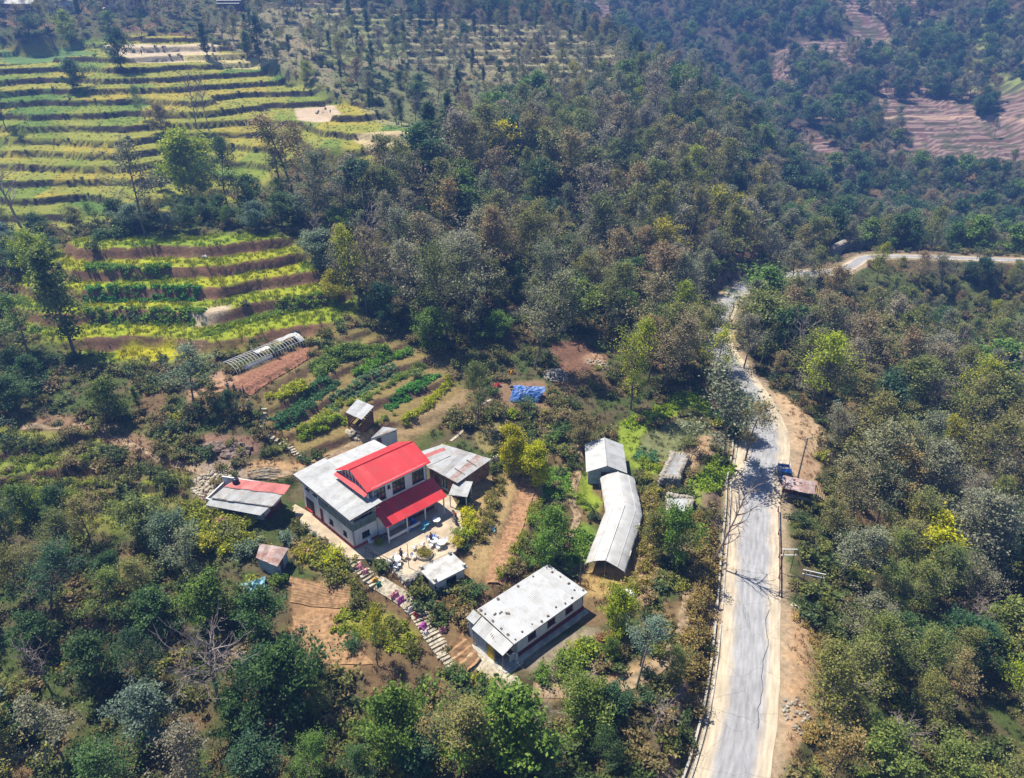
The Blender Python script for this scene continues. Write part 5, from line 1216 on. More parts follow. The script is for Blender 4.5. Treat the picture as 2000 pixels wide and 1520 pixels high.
# ---- small lean-to, toilet hut, outhouse, watch hut
def small_shed(name, label, Z, roofpts, zs, wallmat, roofmat, inset=0.12, doorside=0, doormat='brown_wood', open_sides=False, cat='shed', postmat='brown_wood', width=0.7):
    p0 = on_level(roofpts[0][0], roofpts[0][1], Z); h = empty(name, (p0[0], p0[1], Z), 0, label, cat)
    q = [rel(h, x, y, z) for (x, y), z in zip(roofpts, zs)]; roof_plane(h, q[0], q[1], q[2], q[3], roofmat, width=width, ragged=0.05)
    cen = sum(v[:2] for v in q) / 4; c = [v[:2] * (1 - inset) + cen * inset for v in q]; mb = MB()
    if open_sides:
        for v, z in zip(c, zs): MB().box(v[0] - 0.06, v[0] + 0.06, v[1] - 0.06, v[1] + 0.06, -0.3, z - 0.03).build('post', postmat, h)
    else:
        for i in range(4):
            a, b = c[i], c[(i + 1) % 4]; L = np.linalg.norm(b - a); ho = [(L * 0.3, L * 0.3 + 0.75, 0.05, 1.75)] if i == doorside else []
            wall(mb, a, b, -0.4, min(zs[i], zs[(i + 1) % 4]) - 0.05, 0.1, ho)
            if ho: door(h, a, b, ho[0], doormat)
        mb.build('wall', wallmat, h)
    return h, c
small_shed('toilet_hut', 'little hut with rusty brown tin roof in the bushes below the long shed', 11.6, [(500, 1090), (541, 1107), (563, 1071), (508, 1062)], (2.0, 2.0, 2.35, 2.35), 'pale_blue_paint', 'tin_rusty', doorside=1)
small_shed('lean_to', 'small tin-roofed lean-to in front of the rusty back shed', 12.6, [(876, 967), (912, 971), (923, 941), (887, 939)], (1.9, 1.9, 2.2, 2.2), 'whitewash', 'tin', open_sides=True, postmat='frame_white')
small_shed('outhouse', 'little white outhouse with grey tin roof behind the main house', 13.1, [(724, 857), (757, 848), (776, 838), (748, 834)], (2.0, 2.0, 2.3, 2.3), 'whitewash', 'tin', inset=0.06, doormat='maroon_paint', doorside=0, width=0.6)
hh, c = small_shed('watch_hut', 'tall brown timber hut with grey tin roof among the vegetable terraces', 14.4, [(675, 806), (706, 820), (730, 794), (698, 780)], (2.7, 2.7, 2.95, 2.95), 'brown_wood', 'tin', open_sides=True)
for i in range(4):
    a, b = c[i], c[(i + 1) % 4]
    for j in range(4):
        z = 0.5 + j * 0.45
        if i in (0,) and j > 1: continue
        MB().bar((*a, z), (*b, z), 0.05, 0.34).build('plank', 'brown_wood', hh)
MB().box(-0.1, 1.6, 0.2, 1.6, 0.9, 1.0).build('floor_deck', 'brown_wood', hh)

# ---- metal barn and the white tunnel
h = house('metal_barn', 1148, 945, 8.85, -3.5, 'pale metal barn with a pitched white tin roof above the plastic tunnel', 'barn'); mb = MB()
bw_, bl_ = 5.1, 6.6
wall(mb, (0, 0), (bw_, 0), 0, 2.5, 0.1, [(1.8, 3.2, 0.05, 2.1)]); wall(mb, (bw_, 0), (bw_, bl_), 0, 2.5, 0.1); wall(mb, (bw_, bl_), (0, bl_), 0, 2.5, 0.1); wall(mb, (0, bl_), (0, 0), 0, 2.5, 0.1)
for y_ in (0.0, bl_ - 0.1): mb.add([(0, y_, 2.5), (bw_, y_, 2.5), (bw_ / 2, y_, 3.5), (0, y_ + 0.1, 2.5), (bw_, y_ + 0.1, 2.5), (bw_ / 2, y_ + 0.1, 3.5)], [(0, 1, 2), (5, 4, 3), (0, 3, 4, 1), (1, 4, 5, 2), (2, 5, 3, 0)])
mb.build('wall', 'pale_blue_paint', h); door(h, (0, 0), (bw_, 0), (1.8, 3.2, 0.05, 2.1), 'frame_dark')
roof_plane(h, (-0.35, bl_ + 0.5, 2.46), (-0.35, -0.7, 2.46), (bw_ / 2, -0.7, 3.62), (bw_ / 2, bl_ + 0.5, 3.62), 'tin_bright', width=0.8); roof_plane(h, (bw_ + 0.35, -0.7, 2.46), (bw_ + 0.35, bl_ + 0.5, 2.46), (bw_ / 2, bl_ + 0.5, 3.62), (bw_ / 2, -0.7, 3.62), 'tin_bright', width=0.8)
MB().tube([(bw_ / 2, -0.72, 3.68), (bw_ / 2, bl_ + 0.52, 3.68)], 0.08, 6).build('ridge_cap', 'tin', h)

def plastic_mat():
    m, nt, b = new_mat('plastic_film'); N, L = nt.nodes, nt.links
    tc = N.new('ShaderNodeTexCoord'); n = N.new('ShaderNodeTexNoise'); n.inputs['Scale'].default_value = 0.7; n.inputs['Detail'].default_value = 7; L.new(tc.outputs['Object'], n.inputs[0])
    rp = N.new('ShaderNodeValToRGB'); rp.color_ramp.elements[0].position = 0.3; rp.color_ramp.elements[0].color = (0.50, 0.49, 0.48, 1); rp.color_ramp.elements[1].position = 0.65; rp.color_ramp.elements[1].color = (0.66, 0.66, 0.67, 1); L.new(n.outputs[0], rp.inputs[0]); L.new(rp.outputs[0], b.inputs['Base Color'])
    b.inputs['Roughness'].default_value = 0.35
    t = N.new('ShaderNodeBsdfTranslucent'); t.inputs['Color'].default_value = (0.7, 0.7, 0.68, 1); ms = N.new('ShaderNodeMixShader'); ms.inputs[0].default_value = 0.3
    L.new(b.outputs[0], ms.inputs[1]); L.new(t.outputs[0], ms.inputs[2]); L.new(ms.outputs[0], N['Material Output'].inputs[0])
plastic_mat()
kn = [np.array(p) for p in ((15.0, 88.4), (14.85, 80.3), (11.1, 69.4))]; cl = [kn[0] + (kn[1] - kn[0]) * t_ for t_ in np.linspace(0, 1, 7)[:-1]] + [kn[1] + (kn[2] - kn[1]) * t_ for t_ in np.linspace(0, 1, 9)]
h = empty('plastic_tunnel', (14.0, 79, 8.8), 0, 'long bent greenhouse tunnel covered in white plastic', 'greenhouse')
CLN = np.array(cl) - np.array((14.0, 79)); tn = np.gradient(CLN, axis=0); tn /= np.linalg.norm(tn, axis=1)[:, None]; nnv = np.stack([-tn[:, 1], tn[:, 0]], 1)
PROF = [(-2.45, 1.75), (-2.3, 2.0), (-1.5, 2.45), (-0.7, 2.75), (0, 2.98), (0.7, 2.75), (1.5, 2.45), (2.3, 2.0), (2.45, 1.75)]
def tun(i, k, up=0.0): o, z = PROF[k]; return (CLN[i][0] + nnv[i][0] * o, CLN[i][1] + nnv[i][1] * o, z + up + (0.05 * math.sin(i * 1.7 + k)))
for i in range(len(CLN) - 1):
    mb = MB(); K = len(PROF); V = [tun(j, k, 0.03 - 0.008 * t_) for j in (i, i + 1) for t_ in (0, 1) for k in range(K)]; Fs = []
    for k in range(K - 1): Fs += [(k, k + 1, 2 * K + k + 1, 2 * K + k), (K + k + 1, K + k, 3 * K + k, 3 * K + k + 1)]
    Fs += [(0, 2 * K, 3 * K, K), (K - 1, 2 * K - 1, 4 * K - 1, 3 * K - 1)]
    mb.add(V, Fs).build('plastic_sheet', 'plastic_film', h, True)
for i in range(len(CLN)):
    MB().tube([tun(i, k, -0.005) for k in range(len(PROF))], 0.04, 5).build('hoop', 'frame_white', h)
    if i % 2 == 0:
        for s in (0, 8, 4) if i in (0, len(CLN) - 1) else (0, 8): q = tun(i, s); MB().box(q[0] - .04, q[0] + .04, q[1] - .04, q[1] + .04, -0.2, q[2]).build('post', 'grey_wood', h)
MB().tube([tun(i, 4, 0.09) for i in range(len(CLN))], 0.05, 5).build('ridge_pole', 'frame_white', h)
for k in (2, 6): MB().tube([tun(i, k, 0.08) for i in range(len(CLN))], 0.025, 4).build('purlin', 'frame_white', h)

# ---- bare hoops of an uncovered tunnel
a, b = at(448, 726), at(582, 668); ax = (b - a)[:2]; Lh = float(np.linalg.norm(ax)); ax /= Lh; nr = np.array((-ax[1], ax[0]))
h = empty('bare_hoop_tunnel', (a[0], a[1], a[2]), 0, 'row of bare white hoops of an uncovered tunnel on the brown bed', 'greenhouse')
def hoop_pt(s, th, R_=2.3, up=0.0): o = -R_ * math.cos(th); p = ax * s + nr * o; return (p[0], p[1], gz(a[0] + p[0], a[1] + p[1]) * 0 + (b[2] - a[2]) * s / Lh + 0.12 + 1.45 * math.sin(th) + up)
nh = 24
for i in range(nh + 1):
    s = Lh * i / nh; MB().tube([hoop_pt(s, th) for th in np.linspace(0, math.pi, 11)], 0.035, 5).build('hoop', 'frame_white', h)
for th in (0.6, 1.15, math.pi / 2, 2.0, 2.55): MB().tube([hoop_pt(s, th, up=0.03) for s in np.linspace(0, Lh, 9)], 0.035, 4).build('purlin', 'frame_white', h)
for s0, s1, t0, t1 in ((Lh * 0.72, Lh, 1.4, 2.4), (Lh * 0.1, Lh * 0.5, 0.2, 0.5), (Lh * 0.93, Lh, 0.5, 1.4), (Lh * .35, Lh * .55, 1.2, 1.6)):
    mb = MB(); n_ = 7; V = [hoop_pt(s, th, up=0.06 + 0.05 * math.sin(7 * s + 5 * th)) for s in np.linspace(s0, s1, n_) for th in np.linspace(t0, t1, n_)]
    Fs = [(i * n_ + j, i * n_ + j + 1, (i + 1) * n_ + j + 1, (i + 1) * n_ + j) for i in range(n_ - 1) for j in range(n_ - 1)]; mb.add(V, Fs).build('torn_plastic', 'plastic_film', h)

# ---- ruined stone huts near the road
def ruin(name, label, pts, Z, zs, sheet):
    p = on_level(*pts[0], Z); h = empty(name, (p[0], p[1], Z), 0, label, 'hut'); q = [rel(h, x, y, 0) for x, y in pts]; c = [v[:2] for v in q]
    for i in range(4):
        a, b = c[i], c[(i + 1) % 4]; L = np.linalg.norm(b - a); d = (b - a) / L; n = np.array((-d[1], d[0])); mb = MB(); k = 0
        for zz in np.arange(-0.3, zs[i], 0.3):
            s = (k % 2) * 0.2
            while s < L:
                cc = a + d * (s + 0.2) + n * 0.2; mb.rock((cc[0], cc[1], zz + 0.15), (0.52, 0.52, 0.36), int(s * 37 + zz * 91 + i)); s += 0.42
            k += 1
        mb.build('stone_wall', 'stone', h)
    r = [np.array((c[j][0], c[j][1], zs[j] + 0.1)) for j in range(4)]; cen = sum(r) / 4; r = [v + (cen - v) * 0.15 for v in r]; roof_plane(h, r[0], r[1], r[2] , r[3], sheet, width=0.7, ragged=0.1); return h
ruin('stone_hut', 'upper ruined stone hut with scraps of tin roof between tunnel and road', [(1288, 945), (1322, 950), (1342, 905), (1312, 898)], 8.9, (1.3, 1.5, 1.5, 1.3), 'tin_old')
ruin('stone_hut', 'lower ruined stone hut with half its tin roof near the road', [(1300, 1022), (1338, 1030), (1352, 988), (1305, 980)], 8.7, (0.9, 1.4, 1.4, 0.9), 'tin')
# ---- far village houses
def village(px, py, wid, hgt, dep, wallm, roofm, lab, floors=2, ang=0, roof_h=1.6):
    p = at(px, py); h = empty('village_house', p, R(ang), lab, 'house'); mb = MB(); ws = []
    n = max(2, int(wid / 2.6))
    for f in range(floors):
        for i in range(n): s = wid * (i + 0.5) / n; ws.append((s - 0.6, s + 0.6, f * 2.8 + 0.9, f * 2.8 + 2.3))
    wall(mb, (-wid / 2, 0), (wid / 2, 0), -1.0, hgt, 0.25, ws); wall(mb, (wid / 2, 0), (wid / 2, dep), -1.0, hgt, 0.25); wall(mb, (wid / 2, dep), (-wid / 2, dep), -1.0, hgt, 0.25); wall(mb, (-wid / 2, dep), (-wid / 2, 0), -1.0, hgt, 0.25); mb.build('wall', wallm, h)
    for w_ in ws: window(h, (-wid / 2, 0), (wid / 2, 0), w_, 'frame_dark', 1)
    o = 0.7; roof_plane(h, (-wid / 2 - o, -o, hgt - 0.2), (wid / 2 + o, -o, hgt - 0.2), (wid / 2 + o, dep / 2, hgt + roof_h), (-wid / 2 - o, dep / 2, hgt + roof_h), roofm, width=1.0); roof_plane(h, (wid / 2 + o, dep + o, hgt - 0.2), (-wid / 2 - o, dep + o, hgt - 0.2), (-wid / 2 - o, dep / 2, hgt + roof_h), (wid / 2 + o, dep / 2, hgt + roof_h), roofm, width=1.0)
    r = MB().slab([(-wid / 2 - 0.3, -1.6, 2.35), (wid / 2 + 0.3, -1.6, 2.35), (wid / 2 + 0.3, -0.02, 2.75), (-wid / 2 - 0.3, -0.02, 2.75)], 0.08).build('porch_roof', roofm, h)
    for i in range(4): x_ = -wid / 2 + wid * i / 3; MB().box(x_ - .08, x_ + .08, -1.5, -1.34, -1.0, 2.36).build('porch_post', 'brown_wood', h)
village(238, 30, 12.5, 6.0, 6, 'cream_wall', 'tin_rusty', 'cream two-storey village house with a row of dark windows')
village(30, 32, 14, 4.4, 6, 'rust_mud', 'tin_old', 'low brown village house at the top left corner', 1)
village(120, 26, 9, 4.6, 6, 'whitewash', 'tin_old', 'grey-roofed village house left of the cream one', 1, 8)
village(450, 20, 9, 3.6, 5, 'rust_mud', 'tin', 'village hut on the narrow terraces right of the cream house', 1, -8)
village(560, 6, 9, 4.0, 5, 'whitewash', 'tin_bright', 'pale-roofed village house at the top edge', 1, 10)
# ------------------------------------------------------------------ paths, steps, walls
def drape(name, pxs, width, mat, label, z=0.07, step=0.7, parent=None):
    P3, _, t = resample(catmull([at(*p) for p in pxs], 5), step); N3 = side_vec(P3); s = np.linspace(-0.5, 0.5, 5); w = width * (0.8 + 0.5 * noise(t / 2, t * 0, 5))
    X = P3[:, 0, None] + N3[:, 0, None] * s * w[:, None]; Y = P3[:, 1, None] + N3[:, 1, None] * s * w[:, None]; Z = ground_h(X, Y) + z
    V = np.stack([X, Y, Z], -1).reshape(-1, 3); n, k = X.shape; I = np.arange(n * k).reshape(n, k); Fq = np.stack([I[:-1, :-1], I[1:, :-1], I[1:, 1:], I[:-1, 1:]], -1).reshape(-1, 4)[:, ::-1]
    o = link(name, quads_mesh(name, V, Fq), parent, mat); return tag(o, label, kind='structure')
drape('footpath', [(1132, 870), (1135, 910), (1122, 950), (1118, 985), (1128, 1010), (1112, 1050), (1080, 1100), (1062, 1110)], 0.9, 'dirt', 'winding earth footpath past the ploughed bed')
drape('footpath', [(880, 862), (905, 840), (920, 815), (932, 795), (960, 780)], 0.45, 'pale_stone', 'pale path climbing behind the rusty shed')
drape('footpath', [(1008, 880), (1012, 845), (1000, 825), (960, 818)], 0.7, 'dirt', 'narrow path round the small sunken plot')
drape('footpath', [(40, 838), (120, 836), (190, 826), (240, 862), (300, 888), (360, 912), (405, 930), (430, 955)], 0.9, 'dirt', 'stony footpath across the left slope')
drape('footpath', [(1040, 1350), (1100, 1352), (1180, 1345), (1240, 1330), (1290, 1295), (1325, 1250), (1345, 1190), (1350, 1140)], 1.5, 'dirt', 'earth track from the bunkhouse yard towards the road')
drape('footpath', [(1545, 1180), (1600, 1230), (1625, 1290), (1618, 1340)], 0.7, 'pale_stone', 'trodden path in the dry grass right of the road')
drape('footpath', [(520, 935), (600, 915), (660, 885), (740, 850)], 1.4, 'dirt', 'ochre track behind the grey tin roof')
drape('footpath', [(880, 1288), (930, 1290), (985, 1330), (1020, 1345)], 1.6, 'pale_stone', 'pale flagged path at the foot of the stairs')
def flight(label, pxs, width, n, mat='pale_stone', depth=0.36, thick=0.2):
    P3, _, t = resample(catmull([at(*p) for p in pxs], 6), 0.1); N3 = side_vec(P3); T = np.gradient(P3[:, :2], axis=0); T /= np.linalg.norm(T, axis=1)[:, None]
    o = empty('stairway', P3[0], 0, label, 'stairs'); ii = np.linspace(0, len(P3) - 1, n).astype(int)
    for j in ii:
        w = width * random.uniform(0.85, 1.1); c = P3[j]; zz = gz(c[0], c[1]) + 0.14 + random.uniform(-.02, .03); mb = MB(); V = []
        dd = depth * random.uniform(0.85, 1.15)
        for z_ in (zz - thick - 0.35, zz):
            for a_, b_ in ((-.5, -.5), (.5, -.5), (.5, .5), (-.5, .5)):
                q = c[:2] + N3[j] * w * a_ + T[j] * dd * b_ + np.array((random.uniform(-.05, .05), random.uniform(-.05, .05))); V.append((q[0] - o.location[0], q[1] - o.location[1], z_ - o.location[2]))
        mb.add(V, [(3, 2, 1, 0), (4, 5, 6, 7), (0, 1, 5, 4), (1, 2, 6, 5), (2, 3, 7, 6), (3, 0, 4, 7)]).build('step', mat, o)
flight('stone stairs running down from the courtyard past the cottage', [(694, 1094), (708, 1110), (722, 1125), (738, 1138)], 2.1, 8)
flight('broad stone stairs descending between cottage and bunkhouse', [(800, 1182), (818, 1200), (830, 1222), (846, 1245), (862, 1268), (885, 1298)], 1.9, 20)
flight('rough stone steps behind the long grey tin roof', [(516, 800), (512, 826), (520, 848), (545, 862), (566, 874), (578, 888), (592, 900)], 0.9, 20)
drape('stair_landing', [(735, 1138), (760, 1152), (785, 1168), (800, 1182)], 1.9, 'pale_stone', 'paved landing between two flights of stone stairs', 0.14)
def block_wall(name, label, pts, h, mat, cat='wall', t=0.35):
    """dry masonry along world points, foot on the ground"""
    o = empty(name, pts[0], 0, label, cat); L0 = np.array(pts[0]); mb = MB(); k = 0
    for a, b in zip(pts[:-1], pts[1:]):
        a = np.array(a, float); b = np.array(b, float); L = np.linalg.norm((b - a)[:2]); d = (b - a) / L
        for r in range(int(h / 0.28)):
            s = (r % 2) * 0.22
            while s < L:
                w = random.uniform(0.38, 0.6); c = a + d * min(s + w / 2, L) - L0; mb.rock((c[0], c[1], c[2] + 0.14 + r * 0.28), (w * 1.1, t * 1.5, 0.36), k); s += w * 0.9; k += 1
    s_ = mb.build('masonry', mat, o); s_['kind'] = 'stuff'; return o
def lv(px, py, z): return on_level(px, py, z)
block_wall('retaining_wall', 'grey stone wall holding up the front of the courtyard', [lv(752, 1093, 12.5) - (0, 0, 2.3), lv(797, 1129, 12.5) - (0, 0, 2.3), lv(828, 1110, 12.5) - (0, 0, 2.3)], 2.3, 'stone')
block_wall('retaining_wall', 'low stone wall along the house terrace above the bushes', [lv(562, 998, 12.5) - (0, 0, 1.2), lv(620, 1042, 12.5) - (0, 0, 1.2), lv(684, 1093, 12.5) - (0, 0, 1.2)], 1.2, 'stone')
block_wall('gabion_wall', 'stepped grey stone wall above the far road bend', [at(1622, 506) + (0, 0, .1), at(1655, 488) + (0, 0, .1), at(1700, 486) + (0, 0, .1)], 3.6, 'stone', t=0.8)

# ------------------------------------------------------------------ garden rows and beds
ROWSRC = [grow_shrub(700 + i, 0.45, 0.35, 90, 0.2, 6, 0.1).joined('row_plant_shape', 1.0, 1.0) for i in range(3)] + [grow_shrub(710 + i, 1.1, 0.6, 240, 0.2, 8, 0.18).joined('row_plant_shape', 1.0, 1.0) for i in range(2)]
class Rows:
    def __init__(s): s.p = []; s.s = []; s.i = []; s.t = []
    def strip(s, pxs, width, colr, dens, size, tall=False, jit=0.25, rows=None):
        P3, _, t = resample(catmull([at(*p) for p in pxs], 5), 0.1); N3 = side_vec(P3); L = len(P3) * 0.1; n = int(L * width * dens)
        for _ in range(n):
            j = random.randrange(len(P3)); off = random.uniform(-.5, .5) * width
            if rows: off = (round((off / width + .5) * rows) / rows - .5) * width + random.gauss(0, 0.06)
            x, y = P3[j][:2] + N3[j] * off; s.p.append((x, y, gz(x, y) - 0.03)); k = size * random.uniform(0.7, 1.3); s.s.append((k, k, k * random.uniform(0.8, 1.2))); s.i.append(random.choice((3, 4) if tall else (0, 1, 2))); c = np.array(colr) * random.uniform(1 - jit, 1 + jit); s.t.append(c)
    def build(s, name, label):
        n = len(s.p); scatter(name, s.p, [(0, 0, random.uniform(0, 6.28)) for _ in range(n)], s.s, s.i, np.array(s.t), ROWSRC, label)
veg = Rows()
veg.strip([(538, 830), (570, 808), (610, 780), (650, 742)], 2.6, (0.07, 0.17, 0.06), 5, 1.1, rows=5)
veg.strip([(645, 800), (690, 768), (730, 742), (775, 715)], 2.6, (0.155, 0.256, 0.110), 4.5, 0.9, rows=5)
veg.strip([(752, 800), (790, 770), (830, 745), (852, 732)], 2.0, (0.093, 0.272, 0.044), 5, 1.1)
veg.strip([(1090, 918), (1088, 945), (1085, 968)], 3.2, (0.17, 0.30, 0.04), 7, 1.0, rows=6)
veg.strip([(1245, 900), (1265, 885), (1270, 905)], 2.0, (0.109, 0.240, 0.099), 4, 1.2)
veg.strip([(1115, 1095), (1130, 1070), (1145, 1040)], 2.5, (0.16, 0.27, 0.04), 5, 1.0)
veg.strip([(165, 578), (250, 580), (330, 578), (390, 580)], 2.2, (0.078, 0.256, 0.044), 3.5, 1.2)
veg.strip([(170, 612), (260, 616), (340, 618), (400, 610)], 2.4, (0.155, 0.272, 0.033), 3, 1.3)
veg.strip([(170, 520), (260, 524), (330, 524)], 2.2, (0.139, 0.272, 0.033), 3, 1.3)
veg.strip([(655, 1215), (720, 1222), (800, 1255)], 3.2, (0.264, 0.304, 0.033), 3.2, 1.0, rows=6)
veg.strip([(400, 655), (470, 630), (560, 605), (660, 592)], 2.0, (0.217, 0.320, 0.033), 3.5, 1.2)
veg.strip([(1225, 835), (1290, 805), (1345, 775), (1385, 800)], 2.6, (0.279, 0.384, 0.028), 3, 1.1)
veg.strip([(1365, 955), (1400, 925), (1420, 905)], 3.4, (0.232, 0.336, 0.028), 3.2, 1.3)
veg.strip([(985, 860), (950, 865)], 2.2, (0.171, 0.192, 0.066), 2.5, 0.9)
veg.build('vegetable_rows', 'rows of leafy vegetables on the garden terraces')
hedge = Rows()
hedge.strip([(530, 782), (560, 770), (596, 752)], 1.8, (0.372, 0.400, 0.022), 2.6, 1.0, True)
hedge.strip([(575, 862), (610, 830), (650, 800), (690, 785)], 0.9, (0.310, 0.352, 0.033), 2.2, 0.7, True)
hedge.strip([(588, 855), (640, 825), (668, 818)], 1.6, (0.248, 0.352, 0.022), 2.4, 0.8, True)
hedge.strip([(610, 735), (650, 705), (700, 690), (760, 688)], 2.4, (0.155, 0.240, 0.033), 2.4, 1.0, True)
hedge.strip([(700, 735), (740, 708), (800, 690)], 1.4, (0.155, 0.304, 0.033), 2.6, 0.9, True)
hedge.strip([(700, 790), (760, 752), (830, 712)], 0.9, (0.186, 0.272, 0.033), 2.2, 0.7, True)
hedge.strip([(790, 828), (830, 798), (862, 768), (880, 745)], 1.0, (0.357, 0.384, 0.022), 3.0, 0.8, True)
hedge.strip([(700, 848), (740, 828), (780, 805)], 0.8, (0.202, 0.256, 0.033), 1.8, 0.6, True)
hedge.strip([(1055, 975), (1035, 1030), (1000, 1090), (975, 1130)], 0.9, (0.248, 0.272, 0.033), 2.6, 0.7, True)
hedge.strip([(985, 925), (960, 990), (940, 1060)], 1.4, (0.232, 0.208, 0.055), 1.6, 0.8, True)
hedge.strip([(672, 1130), (705, 1165), (755, 1212), (790, 1255), (815, 1290)], 0.8, (0.171, 0.176, 0.033), 1.8, 0.8, True)
hedge.strip([(600, 1070), (640, 1095), (680, 1120)], 2.6, (0.264, 0.272, 0.033), 1.8, 1.0, True)
hedge.strip([(860, 1180), (900, 1200), (930, 1230)], 2.2, (0.264, 0.176, 0.066), 1.4, 0.8, True)
hedge.strip([(1090, 1320), (1130, 1290), (1165, 1262)], 2.0, (0.186, 0.256, 0.033), 2.2, 1.0, True)
hedge.strip([(1255, 905), (1300, 925), (1330, 935)], 1.2, (0.264, 0.336, 0.022), 2.2, 0.8, True)
hedge.strip([(1120, 960), (1140, 990), (1160, 985)], 1.6, (0.248, 0.352, 0.033), 1.6, 0.6, True)
hedge.strip([(1270, 960), (1265, 1040), (1255, 1120), (1240, 1160)], 2.0, (0.264, 0.224, 0.055), 1.2, 0.9, True)
hedge.strip([(1365, 1010), (1380, 1080), (1372, 1180), (1360, 1260), (1345, 1340)], 2.6, (0.264, 0.200, 0.066), 1.6, 1.0, True)
hedge.strip([(1560, 1200), (1620, 1290), (1615, 1380), (1575, 1480)], 3.0, (0.372, 0.272, 0.088), 0.8, 0.6, True)
hedge.strip([(100, 965), (200, 985), (300, 1010), (380, 1020)], 2.0, (0.202, 0.240, 0.033), 1.4, 0.8, True)
hedge.strip([(0, 900), (90, 905), (170, 900)], 1.0, (0.2, 0.25, 0.03), 2.0, 0.6, True)
hedge.strip([(20, 940), (120, 945), (230, 950)], 1.2, (0.26, 0.30, 0.03), 2.0, 0.6, True)
hedge.strip([(180, 870), (260, 905), (340, 950)], 1.2, (0.10, 0.13, 0.035), 1.6, 0.9, True)
hedge.strip([(120, 880), (60, 870), (0, 870)], 1.2, (0.10, 0.13, 0.035), 1.6, 0.9, True)
hedge.strip([(20, 980), (100, 990), (150, 985)], 3.0, (0.295, 0.352, 0.022), 1.5, 0.9, True)
hedge.strip([(360, 1010), (430, 1040), (480, 1065)], 5.0, (0.279, 0.304, 0.028), 1.4, 1.1, True)
hedge.strip([(180, 470), (260, 450), (380, 430), (500, 430)], 5.0, (0.078, 0.136, 0.033), 0.9, 1.6, True)
hedge.build('hedge_growth', 'mixed hedge plants along terrace edges and paths')
# ploughed beds with raised ridges
def bed(label, Z, pxs, n, amp, mat, along=False):
    q = [on_level(px, py, Z)[:2] for px, py in pxs]; nu, nv = n * 4 + 1, 7; V = []
    for i in range(nu):
        for j in range(nv):
            t, s = i / (nu - 1), j / (nv - 1); p = (q[0] * (1 - t) + q[1] * t) * (1 - s) + (q[3] * (1 - t) + q[2] * t) * s; x, y = p + np.array((random.uniform(-.04, .04), random.uniform(-.04, .04)))
            V.append((x, y, gz(x, y) + 0.06 + amp * (0.5 + 0.5 * math.cos(i * math.pi / 2)) + random.uniform(-.02, .02)))
    Fq = [(i * nv + j, (i + 1) * nv + j, (i + 1) * nv + j + 1, i * nv + j + 1) for i in range(nu - 1) for j in range(nv - 1)]
    mb = MB().add(V, Fq); return tag(mb.build('ploughed_bed', mat), label, kind='structure')
surf('ploughed_soil', (0.42, 0.24, 0.13), 0.95, 0.3, 2.5, 0.5); surf('red_soil', (0.30, 0.14, 0.085), 0.95, 0.35, 2.5, 0.5); surf('tan_soil', (0.38, 0.23, 0.12), 0.95, 0.3, 2.0, 0.5)
bed('orange-brown ploughed strip with cross ridges beside the courtyard', 10.95, [(950, 1140), (1022, 930), (1054, 932), (985, 1140)], 20, 0.24, 'ploughed_soil')
bed('grassy ridged steps at the porch end of the bunkhouse', 9.5, [(868, 1266), (905, 1312), (940, 1290), (905, 1242)], 4, 0.35, 'tan_soil')
bed('brown ridged bed beside the bare hoop tunnel', 19.05, [(450, 752), (596, 682), (612, 692), (488, 764)], 16, 0.14, 'red_soil')
bed('upper tan dug plot below the toilet hut', 10.4, [(568, 1182), (568, 1142), (690, 1160), (690, 1185)], 9, 0.05, 'tan_soil')
bed('lower tan dug plot below the toilet hut', 9.6, [(590, 1290), (572, 1212), (640, 1208), (730, 1290)], 9, 0.05, 'tan_soil')

# ------------------------------------------------------------------ loose things
surf('bank_rock', (0.25, 0.185, 0.15), .95, .35, 2.5, .5)
def rocks_heap(name, label, px, py, rx, ry, n, size, mat, hgt=0.5, cat='stones'):
    p = at(px, py); mb = MB()
    for i in range(n):
        a, r = random.uniform(0, 6.28), math.sqrt(random.random()); x, y = r * rx * math.cos(a), r * ry * math.sin(a); s = size * random.uniform(0.6, 1.4)
        mb.rock((x, y, gz(p[0] + x, p[1] + y) - p[2] + hgt * (1 - r * r) * random.random() + s * 0.2), (s, s * random.uniform(0.7, 1.1), s * 0.7), i)
    o = mb.build(name, mat); o.location = p; return tag(o, label, cat, kind='stuff')
rocks_heap('stone_heap', 'heap of broken grey stones below the red earth', 1085, 735, 2.2, 1.6, 220, 0.26, 'stone', 1.3)
rocks_heap('stone_heap', 'pale stones scattered on the red earth slope', 1165, 712, 2.4, 1.6, 50, 0.2, 'pale_stone', 0.2)
rocks_heap('stone_heap', 'tumbled pale stones around the long shed', 415, 945, 2.6, 2.8, 150, 0.26, 'pale_stone', 0.25)
rocks_heap('stone_heap', 'rubble at the corner of the long shed', 398, 1000, 1.8, 1.2, 60, 0.4, 'stone', 0.3)
rocks_heap('stone_heap', 'pale rubble on the road verge at bottom', 1560, 1400, 1.6, 2.4, 60, 0.2, 'stone', 0.12)
rocks_heap('stone_heap', 'stones under the brown timber hut', 692, 845, 1.2, 0.8, 50, 0.3, 'pale_stone', 0.3)
rocks_heap('stone_heap', 'brown-grey rocky bank above the stony footpath', 445, 880, 3.4, 1.2, 60, 0.5, 'bank_rock', 0.3)
rocks_heap('stone_heap', 'rubbish and rubble beside the bunkhouse corner', 1225, 1160, 0.9, 0.6, 25, 0.35, 'frame_white', 0.3)
# boulder
p = at(436, 1026); o = MB().rock((0, 0, 0.35), (1.3, 1.3, 1.2), 3).build('boulder', 'rust_mud'); o.location = p; tag(o, 'round brown boulder below the long shed', 'boulder')
